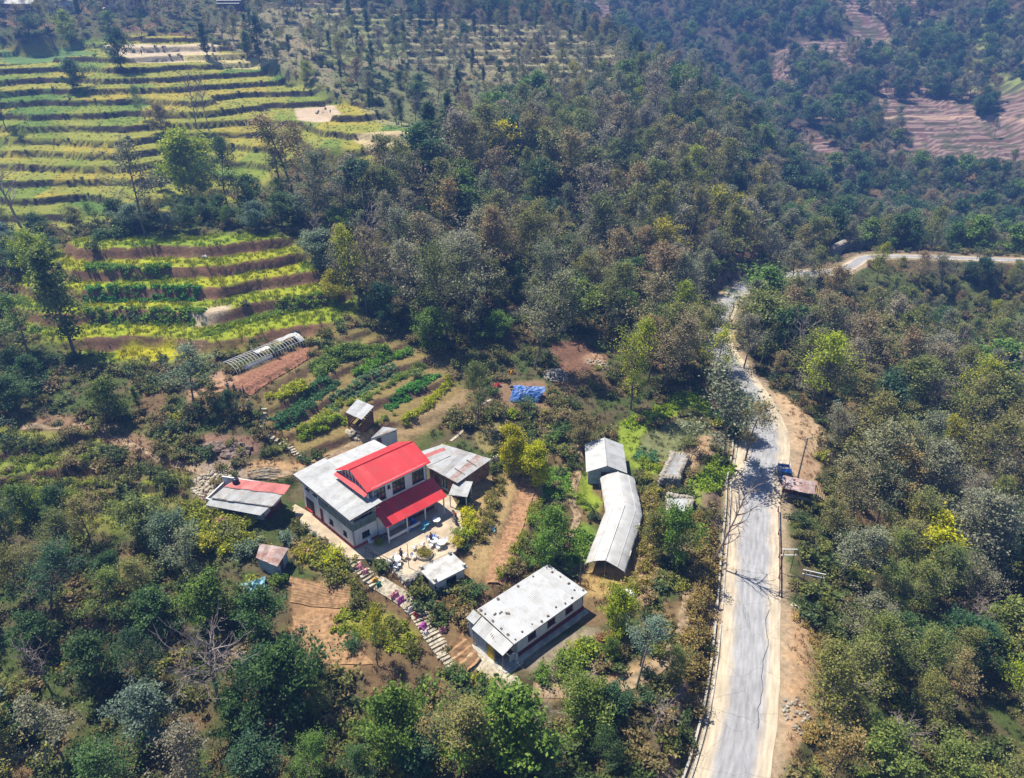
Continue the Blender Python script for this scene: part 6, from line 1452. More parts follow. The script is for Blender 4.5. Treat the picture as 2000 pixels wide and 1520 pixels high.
# poles stacked behind the long shed
p = at(520, 925); wp = empty('timber_stack', p, 0.2, 'untidy stack of pale poles behind the long shed', 'timber')
for i in range(24):
    a = random.uniform(-0.35, 0.25); L = random.uniform(2.0, 3.6); x, y = random.uniform(-1.2, 1.2), random.uniform(-1.4, 1.2); z = 0.1 + 0.09 * (i // 6)
    MB().tube([(x - L / 2 * math.cos(a), y - L / 2 * math.sin(a), z), (x + L / 2 * math.cos(a), y + L / 2 * math.sin(a), z + random.uniform(-.05, .1))], 0.06, 5).build('pole', 'pale_stone' if i % 3 else 'grey_wood', wp)
# stones on the bunkhouse and house roofs
def roof_stone(root, x, y, z, s, lab, grp): o = MB().rock((0, 0, 0), (s, s, s * 0.7), int(x * 31 + y * 17)).build('roof_stone', 'bark'); a = root.rotation_euler[2]; o.location = (root.location[0] + x * math.cos(a) - y * math.sin(a), root.location[1] + x * math.sin(a) + y * math.cos(a), root.location[2] + z); tag(o, lab, 'stone', grp)
ORD = ['first', 'second', 'third', 'fourth', 'fifth', 'sixth', 'seventh', 'eighth', 'ninth', 'tenth', 'eleventh', 'twelfth']
def bz(x, y): return 2.74 + (y + 0.35) / 5.9 * 0.56 + 0.10
for i, x in enumerate(np.linspace(-0.2, 10.2, 9)):
    x_ = x + random.uniform(-.35, .35); y_ = 0.1 + random.uniform(-.15, .35); roof_stone(BUNK, x_, y_, bz(x_, y_), random.uniform(.10, .18), ORD[i] + ' dark stone from the porch end along the front roof edge of the bunkhouse', 'stones along the front roof edge')
    if i % 2 == 0: roof_stone(BUNK, x + random.uniform(-.3, .3), 5.2, bz(x, 5.2), random.uniform(.14, .22), ORD[i // 2] + ' dark stone from the porch end along the back roof edge of the bunkhouse', 'stones along the back roof edge')
for k_, y in enumerate((0.8, 1.9, 3.2, 4.3)): roof_stone(BUNK, 9.8 + random.uniform(-.2, .1), y, bz(10, y), random.uniform(.14, .22), ORD[k_] + ' dark stone from the front across the far roof end of the bunkhouse', 'stones at the far roof end'); roof_stone(BUNK, -0.3, y + random.uniform(-.2, .3), bz(-.4, y), random.uniform(.14, .22), ORD[k_] + ' dark stone from the front across the porch end of the bunkhouse roof', 'stones at the porch roof end')
for i in range(6): roof_stone(BUNK, 0.3 + i * 0.28 + random.uniform(-.1, .1), 3.9 - i * 0.16 + random.uniform(-.2, .2), bz(1, 3.9 - i * .16), .15, ORD[i] + ' small stone from the back in the cluster on the bunkhouse roof', 'stone cluster on the bunkhouse roof')
# plastic chairs and round tables
surf('white_plastic', (0.74, 0.76, 0.80), 0.4, 0.06); surf('blue_plastic', (0.03, 0.16, 0.55), 0.4, 0.1); surf('teal_plastic', (0.12, 0.38, 0.48), 0.4, 0.1)
def chair_meshes():
    d = {'seat': MB().slab([(-.23, -.22, .44), (.23, -.22, .44), (.23, .22, .43), (-.23, .22, .43)], .04).mesh('seat'), 'backrest': MB().slab([(-.22, .21, .46), (.22, .21, .46), (.19, .32, .86), (-.19, .32, .86)], .035).mesh('backrest'),
         'leg': MB().tube([(0, 0, 0), (0, 0, .43)], .025, 5).mesh('leg'), 'armrest': MB().tube([(0, .2, .66), (0, -.18, .66), (0, -.2, .43)], .022, 5).mesh('armrest')}
    return d
CM = {}
def chair(px, py, rz, mat, label, group, z0=None, dz=0.0):
    if mat not in CM:
        CM[mat] = chair_meshes()
        for m in CM[mat].values(): m.materials.append(MATS[mat])
    c = CM[mat]; p = on_level(px, py, 12.57); p = p + np.array((0, 0, dz)); o = empty('plastic_chair', p, rz, label, 'chair', group); link('seat', c['seat'], o); link('backrest', c['backrest'], o)
    for x, y in ((-.2, -.2), (.2, -.2), (.2, .2), (-.2, .2)): l = link('leg', c['leg'], o); l.location = (x, y, 0)
    for x in (-.24, .24): l = link('armrest', c['armrest'], o); l.location = (x, 0, 0)
    return o
def table(px, py, r, label, mat='white_plastic'):
    o = empty('round_table', on_level(px, py, 12.57), 0, label, 'table'); MB().lathe([(r, .70), (r, .735)], 16).build('tabletop', mat, o)
    for a in (0.4, 1.97, 3.54, 5.11): MB().tube([(r * .6 * math.cos(a), r * .6 * math.sin(a), 0), (r * .5 * math.cos(a), r * .5 * math.sin(a), .70)], .025, 5).build('leg', mat, o)
table(848, 1064, .5, 'white round table in the middle of the courtyard'); table(862, 1068, .55, 'larger pale table near the planter'); table(831, 1031, .5, 'teal-topped round table beside the verandah', 'teal_plastic'); table(853, 1024, .5, 'white round table near the verandah end'); table(776, 1100, .5, 'white round table at the courtyard front edge')
for i, (px, py, m) in enumerate([(838, 1058, 'white_plastic'), (842, 1070, 'white_plastic'), (846, 1052, 'blue_plastic'), (852, 1056, 'white_plastic'), (856, 1074, 'white_plastic'), (857, 1060, 'blue_plastic'), (870, 1062, 'white_plastic')]):
    chair(px, py, random.uniform(0, 6.28), m, ORD[i] + ' of the chairs from the left at the mid courtyard tables, ' + ('white' if m[0] == 'w' else 'blue') + ' plastic', ('white' if m[0] == 'w' else 'blue') + ' chairs in mid courtyard')
for i, (px, py) in enumerate([(760, 1100), (768, 1104), (770, 1092), (774, 1112), (780, 1108), (792, 1090)]): chair(px, py, random.uniform(0, 6.28), 'white_plastic', ORD[i] + ' white plastic chair from the left at the courtyard front edge', 'white chairs at the courtyard front')
for w_, px, py in (('behind', 809, 1074), ('in front of', 808, 1092), ('right behind', 825, 1068)): chair(px, py, random.uniform(0, 6.28), 'white_plastic', 'white plastic chair ' + w_ + ' the round planter', 'white chairs by the planter')
for w_, px, py in (('behind', 836, 1026), ('in front of', 826, 1038)): chair(px, py, random.uniform(0, 6.28), 'teal_plastic', 'teal plastic chair ' + w_ + ' the teal table by the verandah', 'teal chairs by the verandah')
for i in range(4): chair(808 + i * 0.6, 1030, 0.7, 'blue_plastic', ('lowest', 'second', 'third', 'topmost')[i] + ' blue plastic chair of the stack by the verandah', 'stacked blue chairs', dz=0.12 * i)
chair(802, 1038, 2.0, 'blue_plastic', 'single blue plastic chair in front of the blue stack', None)
chair(725, 1064, 1.0, 'white_plastic', 'white plastic chair at the corner of the house', None)
chair(750, 1050, 1.0, 'white_plastic', 'white plastic chair under the near verandah post', None)
# round planter and pots
p = on_level(829, 1085, 12.56); pl = empty('round_planter', p, 0, 'round white walled planter with orange and green flowers', 'planter'); ring = []
for k in range(14): a0, a1 = 2 * math.pi * k / 14, 2 * math.pi * (k + .94) / 14; MB().add([(r * math.cos(a), r * math.sin(a), z) for z in (0, .35) for a, r in ((a0, .85), (a1, .85), (a1, 1.05), (a0, 1.05))], [(3, 2, 1, 0), (4, 5, 6, 7), (0, 1, 5, 4), (1, 2, 6, 5), (2, 3, 7, 6), (3, 0, 4, 7)][::1]).build('kerb_stone', 'pale_stone', pl)
MB().lathe([(.9, 0.02), (.88, .25)], 14).build('soil', 'dirt', pl)
g_ = KINDS['bush'][0][1]; q = link('flowers', g_, pl); q.color = (.18, .16, .02, 1); q.scale = (.55, .55, .32); q.location = (0, 0, .2)
# bushes that can be told apart
BUSH = [(914, 1008, 1.6, 'yellow', 'yellow-orange bush at the courtyard edge nearest the lean-to'), (918, 1030, 1.5, 'yellow', 'second yellow-orange bush down the courtyard edge'), (912, 1052, 1.6, 'lime', 'lime bush at the courtyard corner'), (895, 1046, 1.2, 'green', 'clipped green bush inside the courtyard edge'), (893, 1062, 1.1, 'lime', 'small lime bush above the cottage roof'), (908, 985, 1.5, 'dark', 'dark bush behind the courtyard motorbike'),
        (905, 1150, 1.2, 'lime', 'small lime bush at the cottage corner'), (925, 1162, 1.6, 'dark', 'dark bush between cottage and bunkhouse'), (741, 1064, .9, 'lime', 'potted green plant at the top of the stairs'), (1022, 905, 1.9, 'yellow', 'bright yellow bush by the narrow path'), (1012, 870, 1.8, 'yellow', 'upper bright yellow bush by the narrow path'), (1050, 905, 1.8, 'lime', 'lime bush right of the yellow bushes'), (985, 905, 1.7, 'yellow', 'yellow bush behind the two visitors'),
        (1095, 850, 2.0, 'dark', 'rounded dark bush left of the metal barn'), (1100, 890, 1.9, 'olive', 'olive bush above the green vegetable plot'), (1075, 865, 1.9, 'green', 'green bush above the yellow bushes'), (1105, 820, 2.0, 'brown', 'brown bush behind the rounded dark bush'), (1000, 818, 1.8, 'lime', 'lime bush below the blue tarpaulin'), (960, 770, 1.8, 'dark', 'dark bush left of the blue tarpaulin'), (1030, 800, 2.0, 'dark', 'dark bush right below the blue tarpaulin'),
        (545, 1140, 1.4, 'green', 'fresh green bush beside the pale blue sheet'), (600, 1090, 1.6, 'lime', 'lime bush below the house terrace'), (650, 1095, 1.7, 'yellow', 'yellowish bush below the house terrace'), (560, 1060, 1.6, 'silver', 'grey-green bush left of the house terrace'), (480, 1085, 2.2, 'silver', 'pale grey-green bush left of the toilet hut'), (450, 1050, 2.0, 'olive', 'olive bush below the long shed'), (400, 1080, 2.4, 'lime', 'large lime bush at the edge of the lower wood'),
        (1175, 1255, 1.3, 'rust', 'pink-brown flowering bush on the bunkhouse bank'), (1135, 1275, 1.5, 'lime', 'lime bush on the bunkhouse bank'), (1100, 1300, 1.6, 'green', 'green bush on the bunkhouse bank'), (1060, 1330, 1.6, 'green', 'green bush at the bunkhouse yard corner'), (1215, 1190, 1.4, 'lime', 'low lime bush beside the yellow-green tree'), (740, 1250, 1.2, 'dark', 'dark bush in the brown terraces'), (900, 1330, 1.6, 'dark', 'dark bush at the foot of the stairs'), (690, 1265, 1.3, 'dark', 'small dark bush beside the tan plot'),
        (815, 740, 1.8, 'olive', 'olive bush above the vegetable terraces'), (760, 640, 2.0, 'silver', 'grey-green bush beneath the tallest olive alder'), (680, 700, 1.8, 'green', 'green bush above the dark cabbage rows'), (870, 880, 1.2, 'lime', 'lime bush behind the red roof ridge'), (1420, 800, 2.0, 'dark', 'dark bush on the road verge above the compact tree'), (500, 440, 2.4, 'dark', 'dark bush under the upper fields'), (225, 450, 2.2, 'silver', 'silvery bush in the hedge under the upper fields')]
for i, (px, py, H_, colr, lab) in enumerate(BUSH): plant('bush', 'bush', i, at(px, py) - (0, 0, .05), H_, tint(colr), lab, 'bush', wide=1.15)
# cloths drying on the hedge and stones by the stairs
surf('pink_cloth', (0.62, 0.25, 0.32), 0.95, 0.25, 2.0); surf('magenta_cloth', (0.52, 0.12, 0.42), 0.95, 0.2, 2.0); surf('white_cloth', (0.72, 0.68, 0.70), 0.95, 0.15, 2.0); surf('orange_cloth', (0.62, 0.30, 0.03), 0.95, 0.2); surf('green_cloth', (0.03, 0.28, 0.18), 0.95, 0.2); surf('sky_cloth', (0.28, 0.52, 0.62), 0.7, 0.25, 2.0); surf('red_cloth', (0.5, 0.06, 0.08), 0.95, 0.2); surf('blue_tarp', (0.06, 0.17, 0.50), 0.6, 0.3, 1.0, col2=(0.20, 0.30, 0.55))
def cloth(px, py, w, l, mat, label, rz=0.0, lift=0.55, z=None, cat='cloth', name='cloth', rough=0.12, n=8):
    p = at(px, py) if z is None else on_level(px, py, z); mb = MB(); V = []
    for i in range(n):
        for j in range(n):
            x, y = (i / (n - 1) - .5) * w, (j / (n - 1) - .5) * l; an = math.atan2(y, x); kk = 1 + 0.16 * math.sin(3 * an + px) + 0.12 * math.sin(5 * an + py) - 0.12 * abs(math.sin(2 * an)); x, y = x * kk, y * kk; xr, yr = x * math.cos(rz) - y * math.sin(rz), x * math.sin(rz) + y * math.cos(rz)
            r = 1 - (2 * j / (n - 1) - 1) ** 2; V.append((xr + random.uniform(-.04, .04), yr + random.uniform(-.04, .04), gz(p[0] + xr, p[1] + yr) - p[2] + 0.1 + lift * r + random.uniform(-rough, rough)))
    Fs = [(i * n + j, (i + 1) * n + j, (i + 1) * n + j + 1, i * n + j + 1) for i in range(n - 1) for j in range(n - 1)]; o = mb.add(V, Fs).build(name, mat); o.location = p; sm = o.modifiers.new('thickness', 'SOLIDIFY'); sm.thickness = 0.02; return tag(o, label, cat)
cloth(702, 1112, 0.90, 0.75, 'pink_cloth', 'pink cloth drying at the top of the stone stairs', 0.7); cloth(712, 1122, 0.75, 0.68, 'pink_cloth', 'second pink cloth lower beside the top stairs', 0.7); cloth(733, 1138, 0.68, 0.60, 'orange_cloth', 'orange cloth beside the stair landing', 0.5); cloth(740, 1146, 0.52, 0.52, 'green_cloth', 'dark green cloth beside the stair landing', 0.5)
cloth(770, 1166, 0.90, 0.68, 'pink_cloth', 'pale pink cloth on the bank under the landing', 0.6); cloth(782, 1176, 0.83, 0.68, 'magenta_cloth', 'magenta cloth on the bank under the landing', 0.6); cloth(800, 1195, 0.75, 0.60, 'white_cloth', 'white cloth at the head of the lower stairs', 0.6); cloth(813, 1205, 0.68, 0.60, 'red_cloth', 'dark red cloth beside the lower stairs', 0.8); cloth(826, 1228, 0.75, 0.83, 'magenta_cloth', 'pinkish purple cloth hanging beside the lower stairs', 1.2); cloth(832, 1240, 0.60, 0.60, 'white_cloth', 'white and pink cloth lowest beside the stairs', 1.2)
cloth(864, 1234, 0.68, 0.52, 'pink_cloth', 'rose cloth on the scrub right of the stairs', 0.3); cloth(855, 1196, 0.68, 0.60, 'orange_cloth', 'orange cloth on the scrub below the cottage', 0.3)
cloth(497, 1154, 2.6, 2.4, 'sky_cloth', 'crumpled pale blue plastic sheet in the scrub', 0.4, 0.9, rough=0.28, cat='sheet', name='plastic_sheet', n=12)
cloth(1026, 774, 5.2, 3.4, 'blue_tarp', 'crumpled bright blue tarpaulin shelter below the stone heap', 0.05, 1.5, rough=0.2, cat='tarpaulin', name='tarpaulin', n=16)
cloth(968, 756, 1.6, 1.0, 'red_cloth', 'reddish sheet behind the blue tarpaulin', 0.2, 0.5, cat='sheet', name='plastic_sheet'); cloth(1000, 730, .9, .8, 'orange_cloth', 'orange sheet by the heap above the tarpaulin', .2)
cloth(400, 505, .9, .7, 'white_cloth', 'white sack lying on a middle terrace', .2, .4, cat='sack', name='sack')
cloth(960, 1035, .9, .7, 'sky_cloth', 'pale blue basin cloth beside the ploughed strip', .2, .3)
cloth(1225, 1160, 1.4, 1.0, 'white_cloth', 'white heap of sacks above the bunkhouse yard', .2, .5, cat='sack', name='sack')
# water tanks
surf('tank_plastic', (0.025, 0.03, 0.05), 0.4, 0.2)
def tank(px, py, r, hgt, lab, Z=None):
    p = at(px, py) if Z is None else on_level(px, py, Z); o = empty('water_tank', p, 0, lab, 'tank'); MB().lathe([(r, 0), (r, hgt * .25), (r * 1.03, hgt * .27), (r, hgt * .3), (r, hgt * .6), (r * 1.03, hgt * .62), (r, hgt * .65), (r * .98, hgt * .82), (r * .55, hgt * .96), (r * .3, hgt)], 16).build('tank_body', 'tank_plastic', o, True); MB().lathe([(r * .32, hgt), (r * .32, hgt + .08)], 12).build('lid', 'tank_plastic', o)
tank(580, 664, .75, 1.6, 'black water tank at the end of the bare hoop tunnel'); tank(482, 806, .7, 1.3, 'black water tank below the three people on the bank'); tank(461, 944, .42, .75, 'small black tank on the long shed roof', 16.2)
# utility poles with cross arms
def pole(px, py, top, lab, mat, arms=2, ins=True, lean=0.0, bury=0.4, rad=0.14):
    p = at(px, py); x, y, z = ray(px, top); H_ = CAM_Z + z / y * p[1] - p[2]; o = empty('utility_pole', p, 0.5, lab, 'pole'); o.rotation_euler = (0, lean, 0.5); MB().tube([(0, 0, -bury), (0, 0, H_)], [rad, rad * .6], 8).build('post', mat, o)
    for i in range(arms):
        zz = H_ - 0.25 - i * 0.6; MB().box(-.85, .85, -.06, .06, zz, zz + .12).build('cross_arm', mat, o)
        for x_ in (-.7, 0, .7): MB().lathe([(.04, zz + .12), (.06, zz + .2), (.03, zz + .3)], 6, (x_, 0, 0)).build('insulator', 'frame_white', o)
pole(1557, 938, 856, 'wooden utility pole behind the roadside stall', 'grey_wood', 1, lean=.05); pole(1622, 838, 781, 'greenish steel utility pole at the edge of the valley wood', 'pole_steel', 1); pole(1133, 1142, 1086, 'thin dark pole at the front end of the white tunnel', 'pole_wood', 0, rad=.09); pole(1243, 1345, 1262, 'leaning pale pole by the track below the bunkhouse', 'grey_wood', 0, lean=.15); pole(795, 1032, 1004, 'thin lamp pole in front of the verandah', 'frame_white', 0, rad=.04); pole(799, 1110, 1062, 'thin pole at the courtyard front', 'grey_wood', 0, rad=.05)
# roadside stall
p = at(1555, 975); st = empty('roadside_stall', p, R(-22), 'roadside stall with a slanting thatched tin roof beside the blue truck', 'stall')
rf_ = roof_plane(st, (-2.3, -1.3, 2.2), (2.1, -1.3, 2.2), (2.1, 1.2, 2.7), (-2.3, 1.2, 2.7), 'tin_rusty', width=.8, ragged=.15)
for x_ in (-2.0, 0, 1.9):
    for y_ in (-1.1, 1.0): MB().tube([(x_, y_, -.6), (x_, y_, 2.25 + .2 * (y_ + 1.1))], .06, 5).build('post', 'brown_wood', st)
MB().box(-1.9, 1.8, -1.0, -.4, .75, .85).build('counter', 'grey_wood', st); MB().box(-1.9, 1.8, .95, 1.0, 0, 1.6).build('back_board', 'brown_wood', st)
for i in range(5): MB().box(2.1 + i * .3, 2.4 + i * .3, -1.1 + .2 * i, 1.2, 2.1 - i * .35, 2.2 - i * .3).build('thatch_bundle', 'thatch', st)
# guard rail and sign frames along the drop
surf('rail_maroon', (0.14, 0.045, 0.05), .7, .2)
rail = empty('guard_rail', on_level(1521, 1080, 7.5), 0, 'dark maroon guard rail along the right road edge', 'railing'); pr = [on_level(px, py, z) - np.array(rail.location) for px, py, z in ((1519, 1000, 7.8), (1520, 1045, 7.65), (1521, 1090, 7.5), (1521, 1130, 7.4), (1521, 1165, 7.25))]
for a, b in zip(pr[:-1], pr[1:]): MB().bar(a + (0, 0, .75), b + (0, 0, .75), .06, .3).build('rail', 'rail_maroon', rail)
for a in pr: MB().box(a[0] - .06, a[0] + .06, a[1] - .06, a[1] + .06, a[2] - .3, a[2] + .95).build('post', 'rail_maroon', rail)
def sign_frame(px, py, w, hgt, lab, rz, z0=None, top_rails=(0.0, -0.9)):
    p = at(px, py); o = empty('sign_frame', p, rz, lab, 'sign frame')
    for x_ in (-w / 2 + .1, w / 2 - .1): MB().tube([(x_, 0, -.8), (x_, 0, hgt)], .05, 6).build('post', 'rail_maroon', o)
    for dz in top_rails: MB().box(-w / 2 - .2, w / 2 + .2, -.05, .05, hgt + dz - .06, hgt + dz + .06).build('rail', 'frame_white', o)
sign_frame(1533, 1118, 1.5, 3.6, 'tall empty sign frame with two white rails beside the road', 0.0); sign_frame(1583, 1150, 2.2, 2.6, 'lower pair of white rails on posts in the scrub right of the road', -0.35, top_rails=(0, -.6))
# railing at the far bend
for lab, pts in (('white roadside railing at the bend beyond the woods', [(1385, 655), (1375, 640), (1378, 620), (1392, 600)]), ('grey roadside railing on the outer side of the bend', [(1432, 600), (1424, 618), (1418, 640)])):
    q = [at(*v) for v in pts]; o = empty('roadside_railing', q[0], 0, lab, 'railing'); q = [v - q[0] for v in q]
    for a, b in zip(q[:-1], q[1:]): MB().bar(a + (0, 0, .8), b + (0, 0, .8), .08, .12).build('rail', 'concrete', o); MB().bar(a + (0, 0, .45), b + (0, 0, .45), .08, .12).build('rail', 'concrete', o)
    for a in q: MB().box(a[0] - .12, a[0] + .12, a[1] - .12, a[1] + .12, a[2] - .3, a[2] + 1).build('post', 'concrete', o)
# small truck
surf('truck_blue', (0.015, 0.10, 0.38), .3, .1, spec=.6); surf('tyre', (0.03, 0.03, 0.03), .9, .2); surf('bed_grey', (0.30, 0.31, 0.33), .7, .3)
p = on_level(1531, 932, 8.1); p[2] = gz(p[0], p[1]) + 0.02; tk = empty('pickup_truck', p, R(-12), 'small blue truck with open bed parked at the road edge by the stall', 'truck')
mb = MB(); prof = [(-1.75, .45), (-1.75, 1.0), (-1.6, 1.15), (-1.25, 1.75), (-.35, 1.78), (-.3, .45)]; V = [(x, y, z) for x in (-.78, .78) for y, z in prof]; n_ = len(prof); mb.add(V, [tuple(range(n_)), tuple(range(2 * n_ - 1, n_ - 1, -1))] + [(i, n_ + i, n_ + (i + 1) % n_, (i + 1) % n_) for i in range(n_)]); cab = mb.build('cab', 'truck_blue', tk)
MB().slab([(-.68, -1.60, 1.18), (.68, -1.60, 1.18), (.66, -1.28, 1.70), (-.66, -1.28, 1.70)], -.015).build('windscreen', 'glass', tk)
for s in (-1, 1): MB().box(s * .785 - .01, s * .785 + .01, -1.25, -.5, 1.15, 1.62).build('side_window', 'glass', tk); MB().box(s * .55 - .12, s * .55 + .12, -1.79, -1.75, .68, .84).build('headlight', 'frame_white', tk); MB().box(s * .9 - .08, s * .9 + .08, -1.42, -1.36, 1.15, 1.35).build('mirror', 'frame_dark', tk)
MB().box(-.8, .8, -1.82, -1.76, .38, .55).build('bumper', 'frame_dark', tk); MB().box(-.8, .8, -.25, 2.0, .62, .72).build('bed_floor', 'bed_grey', tk)
for s in (-1, 1): MB().box(s * .8 - .03, s * .8 + .03, -.25, 2.0, .72, 1.15).build('bed_side', 'truck_blue', tk)
MB().box(-.77, .77, 1.95, 2.0, .72, 1.15).build('tailgate', 'truck_blue', tk); MB().box(-.5, .5, -1.4, 1.9, .4, .6).build('chassis', 'frame_dark', tk)
rk = MB()
for x_, y_ in ((-.78, -.2), (.78, -.2), (.78, 1.9), (-.78, 1.9)): rk.tube([(x_, y_, 1.15), (x_, y_, 1.8)], .03, 5)
for a, b in (((-.78, -.2), (.78, -.2)), ((.78, -.2), (.78, 1.9)), ((.78, 1.9), (-.78, 1.9)), ((-.78, 1.9), (-.78, -.2))): rk.tube([(*a, 1.8), (*b, 1.8)], .03, 5)
rk.build('rack', 'frame_white', tk)
for x_, y_ in ((-.72, -1.2), (.72, -1.2), (.72, 1.35), (-.72, 1.35)):
    w = MB(); ring = [(x_ + k * .1, y_ + .3 * math.cos(t_), .3 + .3 * math.sin(t_)) for k in (-1, 1) for t_ in np.linspace(0, 2 * math.pi, 13)[:-1]]; w.add(ring, [tuple(range(12)), tuple(range(23, 11, -1))] + [(i, 12 + i, 12 + (i + 1) % 12, (i + 1) % 12) for i in range(12)]); wo = w.build('wheel', 'tyre', tk)
    sx_ = math.copysign(.105, x_); w = MB(); ring = [(x_ + sx_ * k, y_ + .16 * math.cos(t_), .3 + .16 * math.sin(t_)) for k in (.8, 1.06) for t_ in np.linspace(0, 2 * math.pi, 11)[:-1]]; w.add(ring, [tuple(range(10)), tuple(range(19, 9, -1))] + [(i, 10 + i, 10 + (i + 1) % 10, (i + 1) % 10) for i in range(10)]).build('rim', 'bed_grey', wo)
# motorbikes
def motorbike(px, py, rz, lab, mat):
    o = empty('motorbike', on_level(px, py, 12.57), rz, lab, 'motorbike')
    for y_ in (-.62, .62): w = MB(); w.tube([(0, y_ + .27 * math.cos(t_), .3 + .27 * math.sin(t_)) for t_ in np.linspace(0, 2 * math.pi, 15)], .045, 5).build('wheel', 'tyre', o)
    MB().tube([(0, -.62, .3), (0, -.4, .9), (0, -.36, 1.0)], .035, 5).build('fork', 'frame_dark', o); MB().tube([(-.35, -.3, 1.02), (0, -.38, 1.0), (.35, -.3, 1.02)], .025, 5).build('handlebar', 'frame_dark', o)
    MB().lathe([(.05, .55), (.16, .62), (.18, .75), (.1, .88)], 8, (0, -.12, 0)).build('fuel_tank', mat, o); MB().box(-.13, .13, .05, .72, .72, .82).build('saddle', 'frame_dark', o); MB().box(-.14, .14, -.25, .25, .28, .58).build('engine', 'bed_grey', o); MB().tube([(0, .62, .3), (0, .1, .45)], .04, 5).build('swing_arm', 'frame_dark', o); MB().tube([(.12, .05, .3), (.14, .8, .35)], .04, 5).build('exhaust', 'bed_grey', o)
motorbike(889, 1012, .5, 'red motorbike parked by the courtyard edge under the lean-to', 'red_paint'); motorbike(890, 1024, .6, 'dark motorbike parked just below the red one', 'frame_dark'); motorbike(746, 1056, -.9, 'dark motorbike in the corner between house and verandah', 'frame_dark')
# handrail at the top of the stairs
o = empty('handrail', on_level(735, 1088, 12.57), 0, 'dark handrail at the top of the stone stairs', 'railing'); a = on_level(715, 1082, 12.57) - np.array(o.location); b = on_level(758, 1102, 12.57) - np.array(o.location)
for zz in (.5, .9): MB().bar(a + (0, 0, zz), b + (0, 0, zz), .05).build('rail', 'frame_dark', o)
for t_ in (0, .33, .66, 1): q = a * (1 - t_) + b * t_; MB().bar(q, q + (0, 0, .95), .05).build('post', 'frame_dark', o)

# ------------------------------------------------------------------ people
surf('skin_tone', (0.30, 0.17, 0.11), .7, .1); surf('hair_black', (0.015, 0.013, 0.012), .6, .1); surf('shirt_blue', (0.03, 0.06, 0.16), .9, .2); surf('shirt_white', (0.66, 0.68, 0.72), .9, .15); surf('shirt_pink', (0.60, 0.36, 0.42), .9, .15); surf('trousers_dark', (0.03, 0.03, 0.045), .9, .2); surf('trousers_grey', (0.12, 0.12, 0.14), .9, .2)
def skin_obj(name, verts, edges, radii, mat, parent, root=0, sub=1):
    me = bpy.data.meshes.new(name); me.from_pydata(verts, edges, []); me.update(); o = link(name, me, parent, mat); sk = o.modifiers.new('skin', 'SKIN'); sk.use_smooth_shade = True
    for v, r in zip(me.skin_vertices[0].data, radii): v.radius = (r, r) if not hasattr(r, '__len__') else r
    me.skin_vertices[0].data[root].use_root = True; ss = o.modifiers.new('smooth', 'SUBSURF'); ss.levels = sub; ss.render_levels = sub; return o
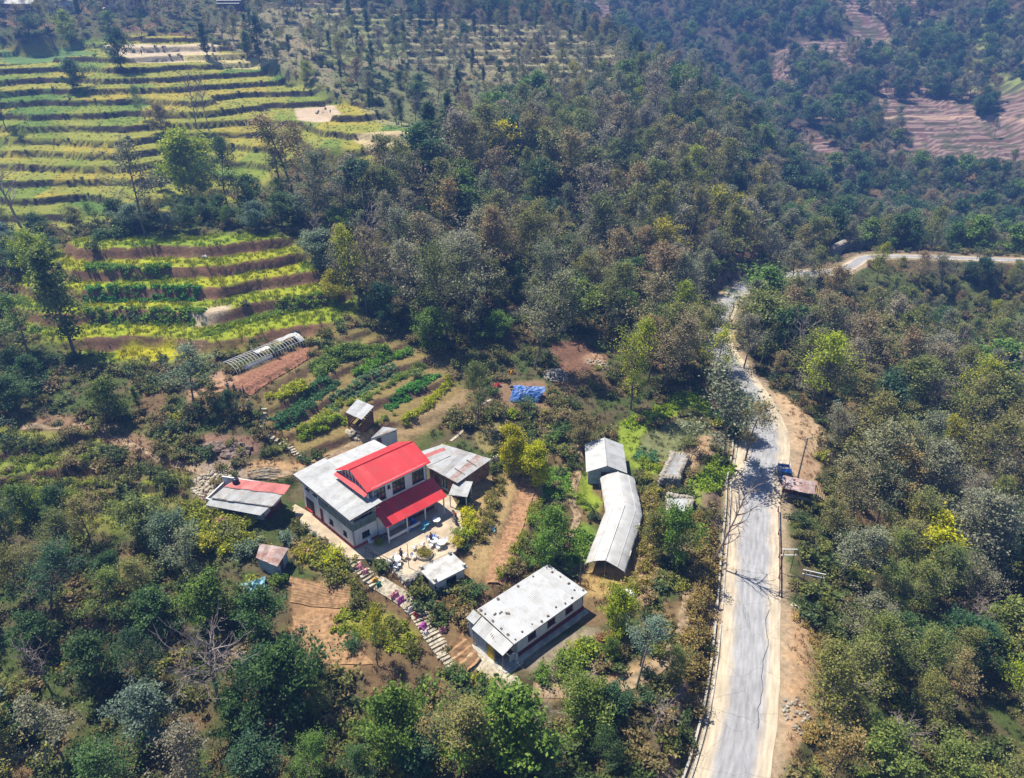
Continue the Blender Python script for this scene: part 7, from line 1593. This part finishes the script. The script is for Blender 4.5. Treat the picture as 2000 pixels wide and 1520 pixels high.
def person(px, py, rz, lab, shirt, trousers, arm=0.0, Z=None, scale=1.0, hat=None, stride=0.0):
    p = at(px, py) if Z is None else on_level(px, py, Z); r = empty('person', p, rz, lab, 'person'); r.scale = (scale,) * 3; s = stride
    V = [(0, 0, .95), (0, 0, 1.15), (0, .0, 1.36), (0, .01, 1.46), (0, -.01, 1.54), (0, -.02, 1.63), (0, -.01, 1.70)]; E = [(0, 1), (1, 2), (2, 3), (3, 4), (4, 5), (5, 6)]; Rr = [(.15, .11), (.14, .10), (.16, .10), (.055, .055), (.068, .078), (.078, .092), (.05, .06)]
    def add(pts, rad, root):
        k = root
        for q, q_r in zip(pts, rad): V.append(q); Rr.append(q_r); E.append((k, len(V) - 1)); k = len(V) - 1
        return k
    legs = {}; arms = {}
    for sd in (-1, 1):
        f = s * sd; L_ = [(sd * .09, 0, .88), (sd * .10, f * .5 - .02, .50), (sd * .10, f + .02, .09), (sd * .11, f - .13, .035)]; add(L_, [(.085,) * 2, (.055,) * 2, (.04,) * 2, (.035, .03)], 0); legs[sd] = L_
        bend = arm if sd > 0 else arm * .4; A_ = [(sd * .19, .01, 1.38), (sd * .25, .02 - bend * .1, 1.12), (sd * .26, -.06 - bend * .28, .92 + bend * .25), (sd * .26, -.09 - bend * .34, .84 + bend * .29)]; k = add(A_, [(.05,) * 2, (.042,) * 2, (.03,) * 2, (.036, .02)], 2); arms[sd] = A_; h_ = np.array(A_[-1])
        for j in range(4): d_ = (.012 * (j - 1.5) * 1.6); add([tuple(h_ + (d_, -.035, -.045)), tuple(h_ + (d_, -.06 + .005 * abs(j - 1), -.085 + .01 * (j == 3)))], [(.010, .010), (.008, .008)], k)
        add([tuple(h_ + (-sd * .035, -.035, -.01)), tuple(h_ + (-sd * .045, -.06, -.035))], [(.011, .011), (.009, .009)], k)
    add([(0, -.10, 1.60), (0, -.125, 1.585)], [(.014,) * 2, (.012,) * 2], 5)
    skin_obj('body', V, E, Rr, 'skin_tone', r)
    sv = [(0, 0, .90), (0, 0, 1.15), (0, 0, 1.37), (0, .005, 1.44)]; se = [(0, 1), (1, 2), (2, 3)]; sr = [(.172, .13), (.16, .12), (.18, .12), (.075, .075)]
    for sd in (-1, 1): sv += [arms[sd][0], arms[sd][1], tuple((np.array(arms[sd][1]) + np.array(arms[sd][2])) / 2)]; k = len(sv); se += [(2, k - 3), (k - 3, k - 2), (k - 2, k - 1)]; sr += [(.068,) * 2, (.056,) * 2, (.05,) * 2]
    skin_obj('shirt', sv, se, sr, shirt, r)
    tv = [(0, 0, .95)]; te = []; tr_ = [(.168, .125)]
    for sd in (-1, 1): tv += [legs[sd][0], legs[sd][1], (legs[sd][2][0], legs[sd][2][1], .11)]; k = len(tv); te += [(0, k - 3), (k - 3, k - 2), (k - 2, k - 1)]; tr_ += [(.10,) * 2, (.075,) * 2, (.062,) * 2]
    skin_obj('trousers', tv, te, tr_, trousers, r)
    for sd in (-1, 1): skin_obj('shoe', [(sd * .105, legs[sd][2][1] + .05, .04), (sd * .11, legs[sd][2][1] - .06, .04), (sd * .11, legs[sd][2][1] - .17, .03)], [(0, 1), (1, 2)], [(.05, .045), (.05, .045), (.04, .03)], 'hair_black', r)
    skin_obj('helmet' if hat else 'hair', [(0, .035, 1.60), (0, .02, 1.685), (0, -.035, 1.72)], [(0, 1), (1, 2)], [(.085, .075), (.098, .085), (.07, .05)] if not hat else [(.12, .1), (.13, .12), (.10, .08)], hat or 'hair_black', r)
    return r
person(784, 1093, 2.6, 'person in dark clothes standing at the courtyard front', 'shirt_blue', 'trousers_dark', .3, 12.57)
person(964, 912, .4, 'person in pinkish shirt standing left of the pair by the yellow bush', 'shirt_pink', 'trousers_dark', .5, hat='shirt_white'); person(972, 908, -.3, 'person in white shirt standing right of the pair by the yellow bush', 'shirt_white', 'trousers_grey', .2, hat='shirt_white')
person(446, 764, 1.2, 'person in white leftmost of three on the bank below the hoops', 'shirt_white', 'trousers_grey', .2); person(459, 768, -.6, 'person in black in the middle of three on the bank', 'trousers_dark', 'trousers_dark', .4, stride=.1); person(477, 774, 2.2, 'person in blue rightmost of three on the bank', 'shirt_blue', 'trousers_grey', .6)
person(842, 1062, 1.0, 'person in blue shirt standing among the courtyard tables', 'shirt_blue', 'trousers_grey', .7, 12.57); person(770, 1108, -1.0, 'person in white shirt beside the table at the courtyard front', 'shirt_white', 'trousers_dark', .6, 12.57); person(277, 108, 1.0, 'tiny person walking on the sandy upper terrace', 'trousers_dark', 'trousers_dark', .2, stride=.15)
# ------------------------------------------------------------------ the hazy air
surf_h = bpy.data.materials.new('haze_air'); surf_h.use_nodes = True; nt = surf_h.node_tree; nt.nodes.clear()
ou = nt.nodes.new('ShaderNodeOutputMaterial'); pv = nt.nodes.new('ShaderNodeVolumePrincipled'); pv.inputs['Color'].default_value = (0.17, 0.37, 1.0, 1); pv.inputs['Density'].default_value = 0.0007; pv.inputs['Anisotropy'].default_value = 0.25
nt.links.new(pv.outputs[0], ou.inputs['Volume'])
MATS['haze_air'] = surf_h
hz_ = MB().box(-720, 780, -170, 1020, float(FH.min()) - 12, float(max(FH.max(), 75)) + 25).build('haze', 'haze_air'); tag(hz_, 'thin blue haze filling the valley air', kind='stuff')
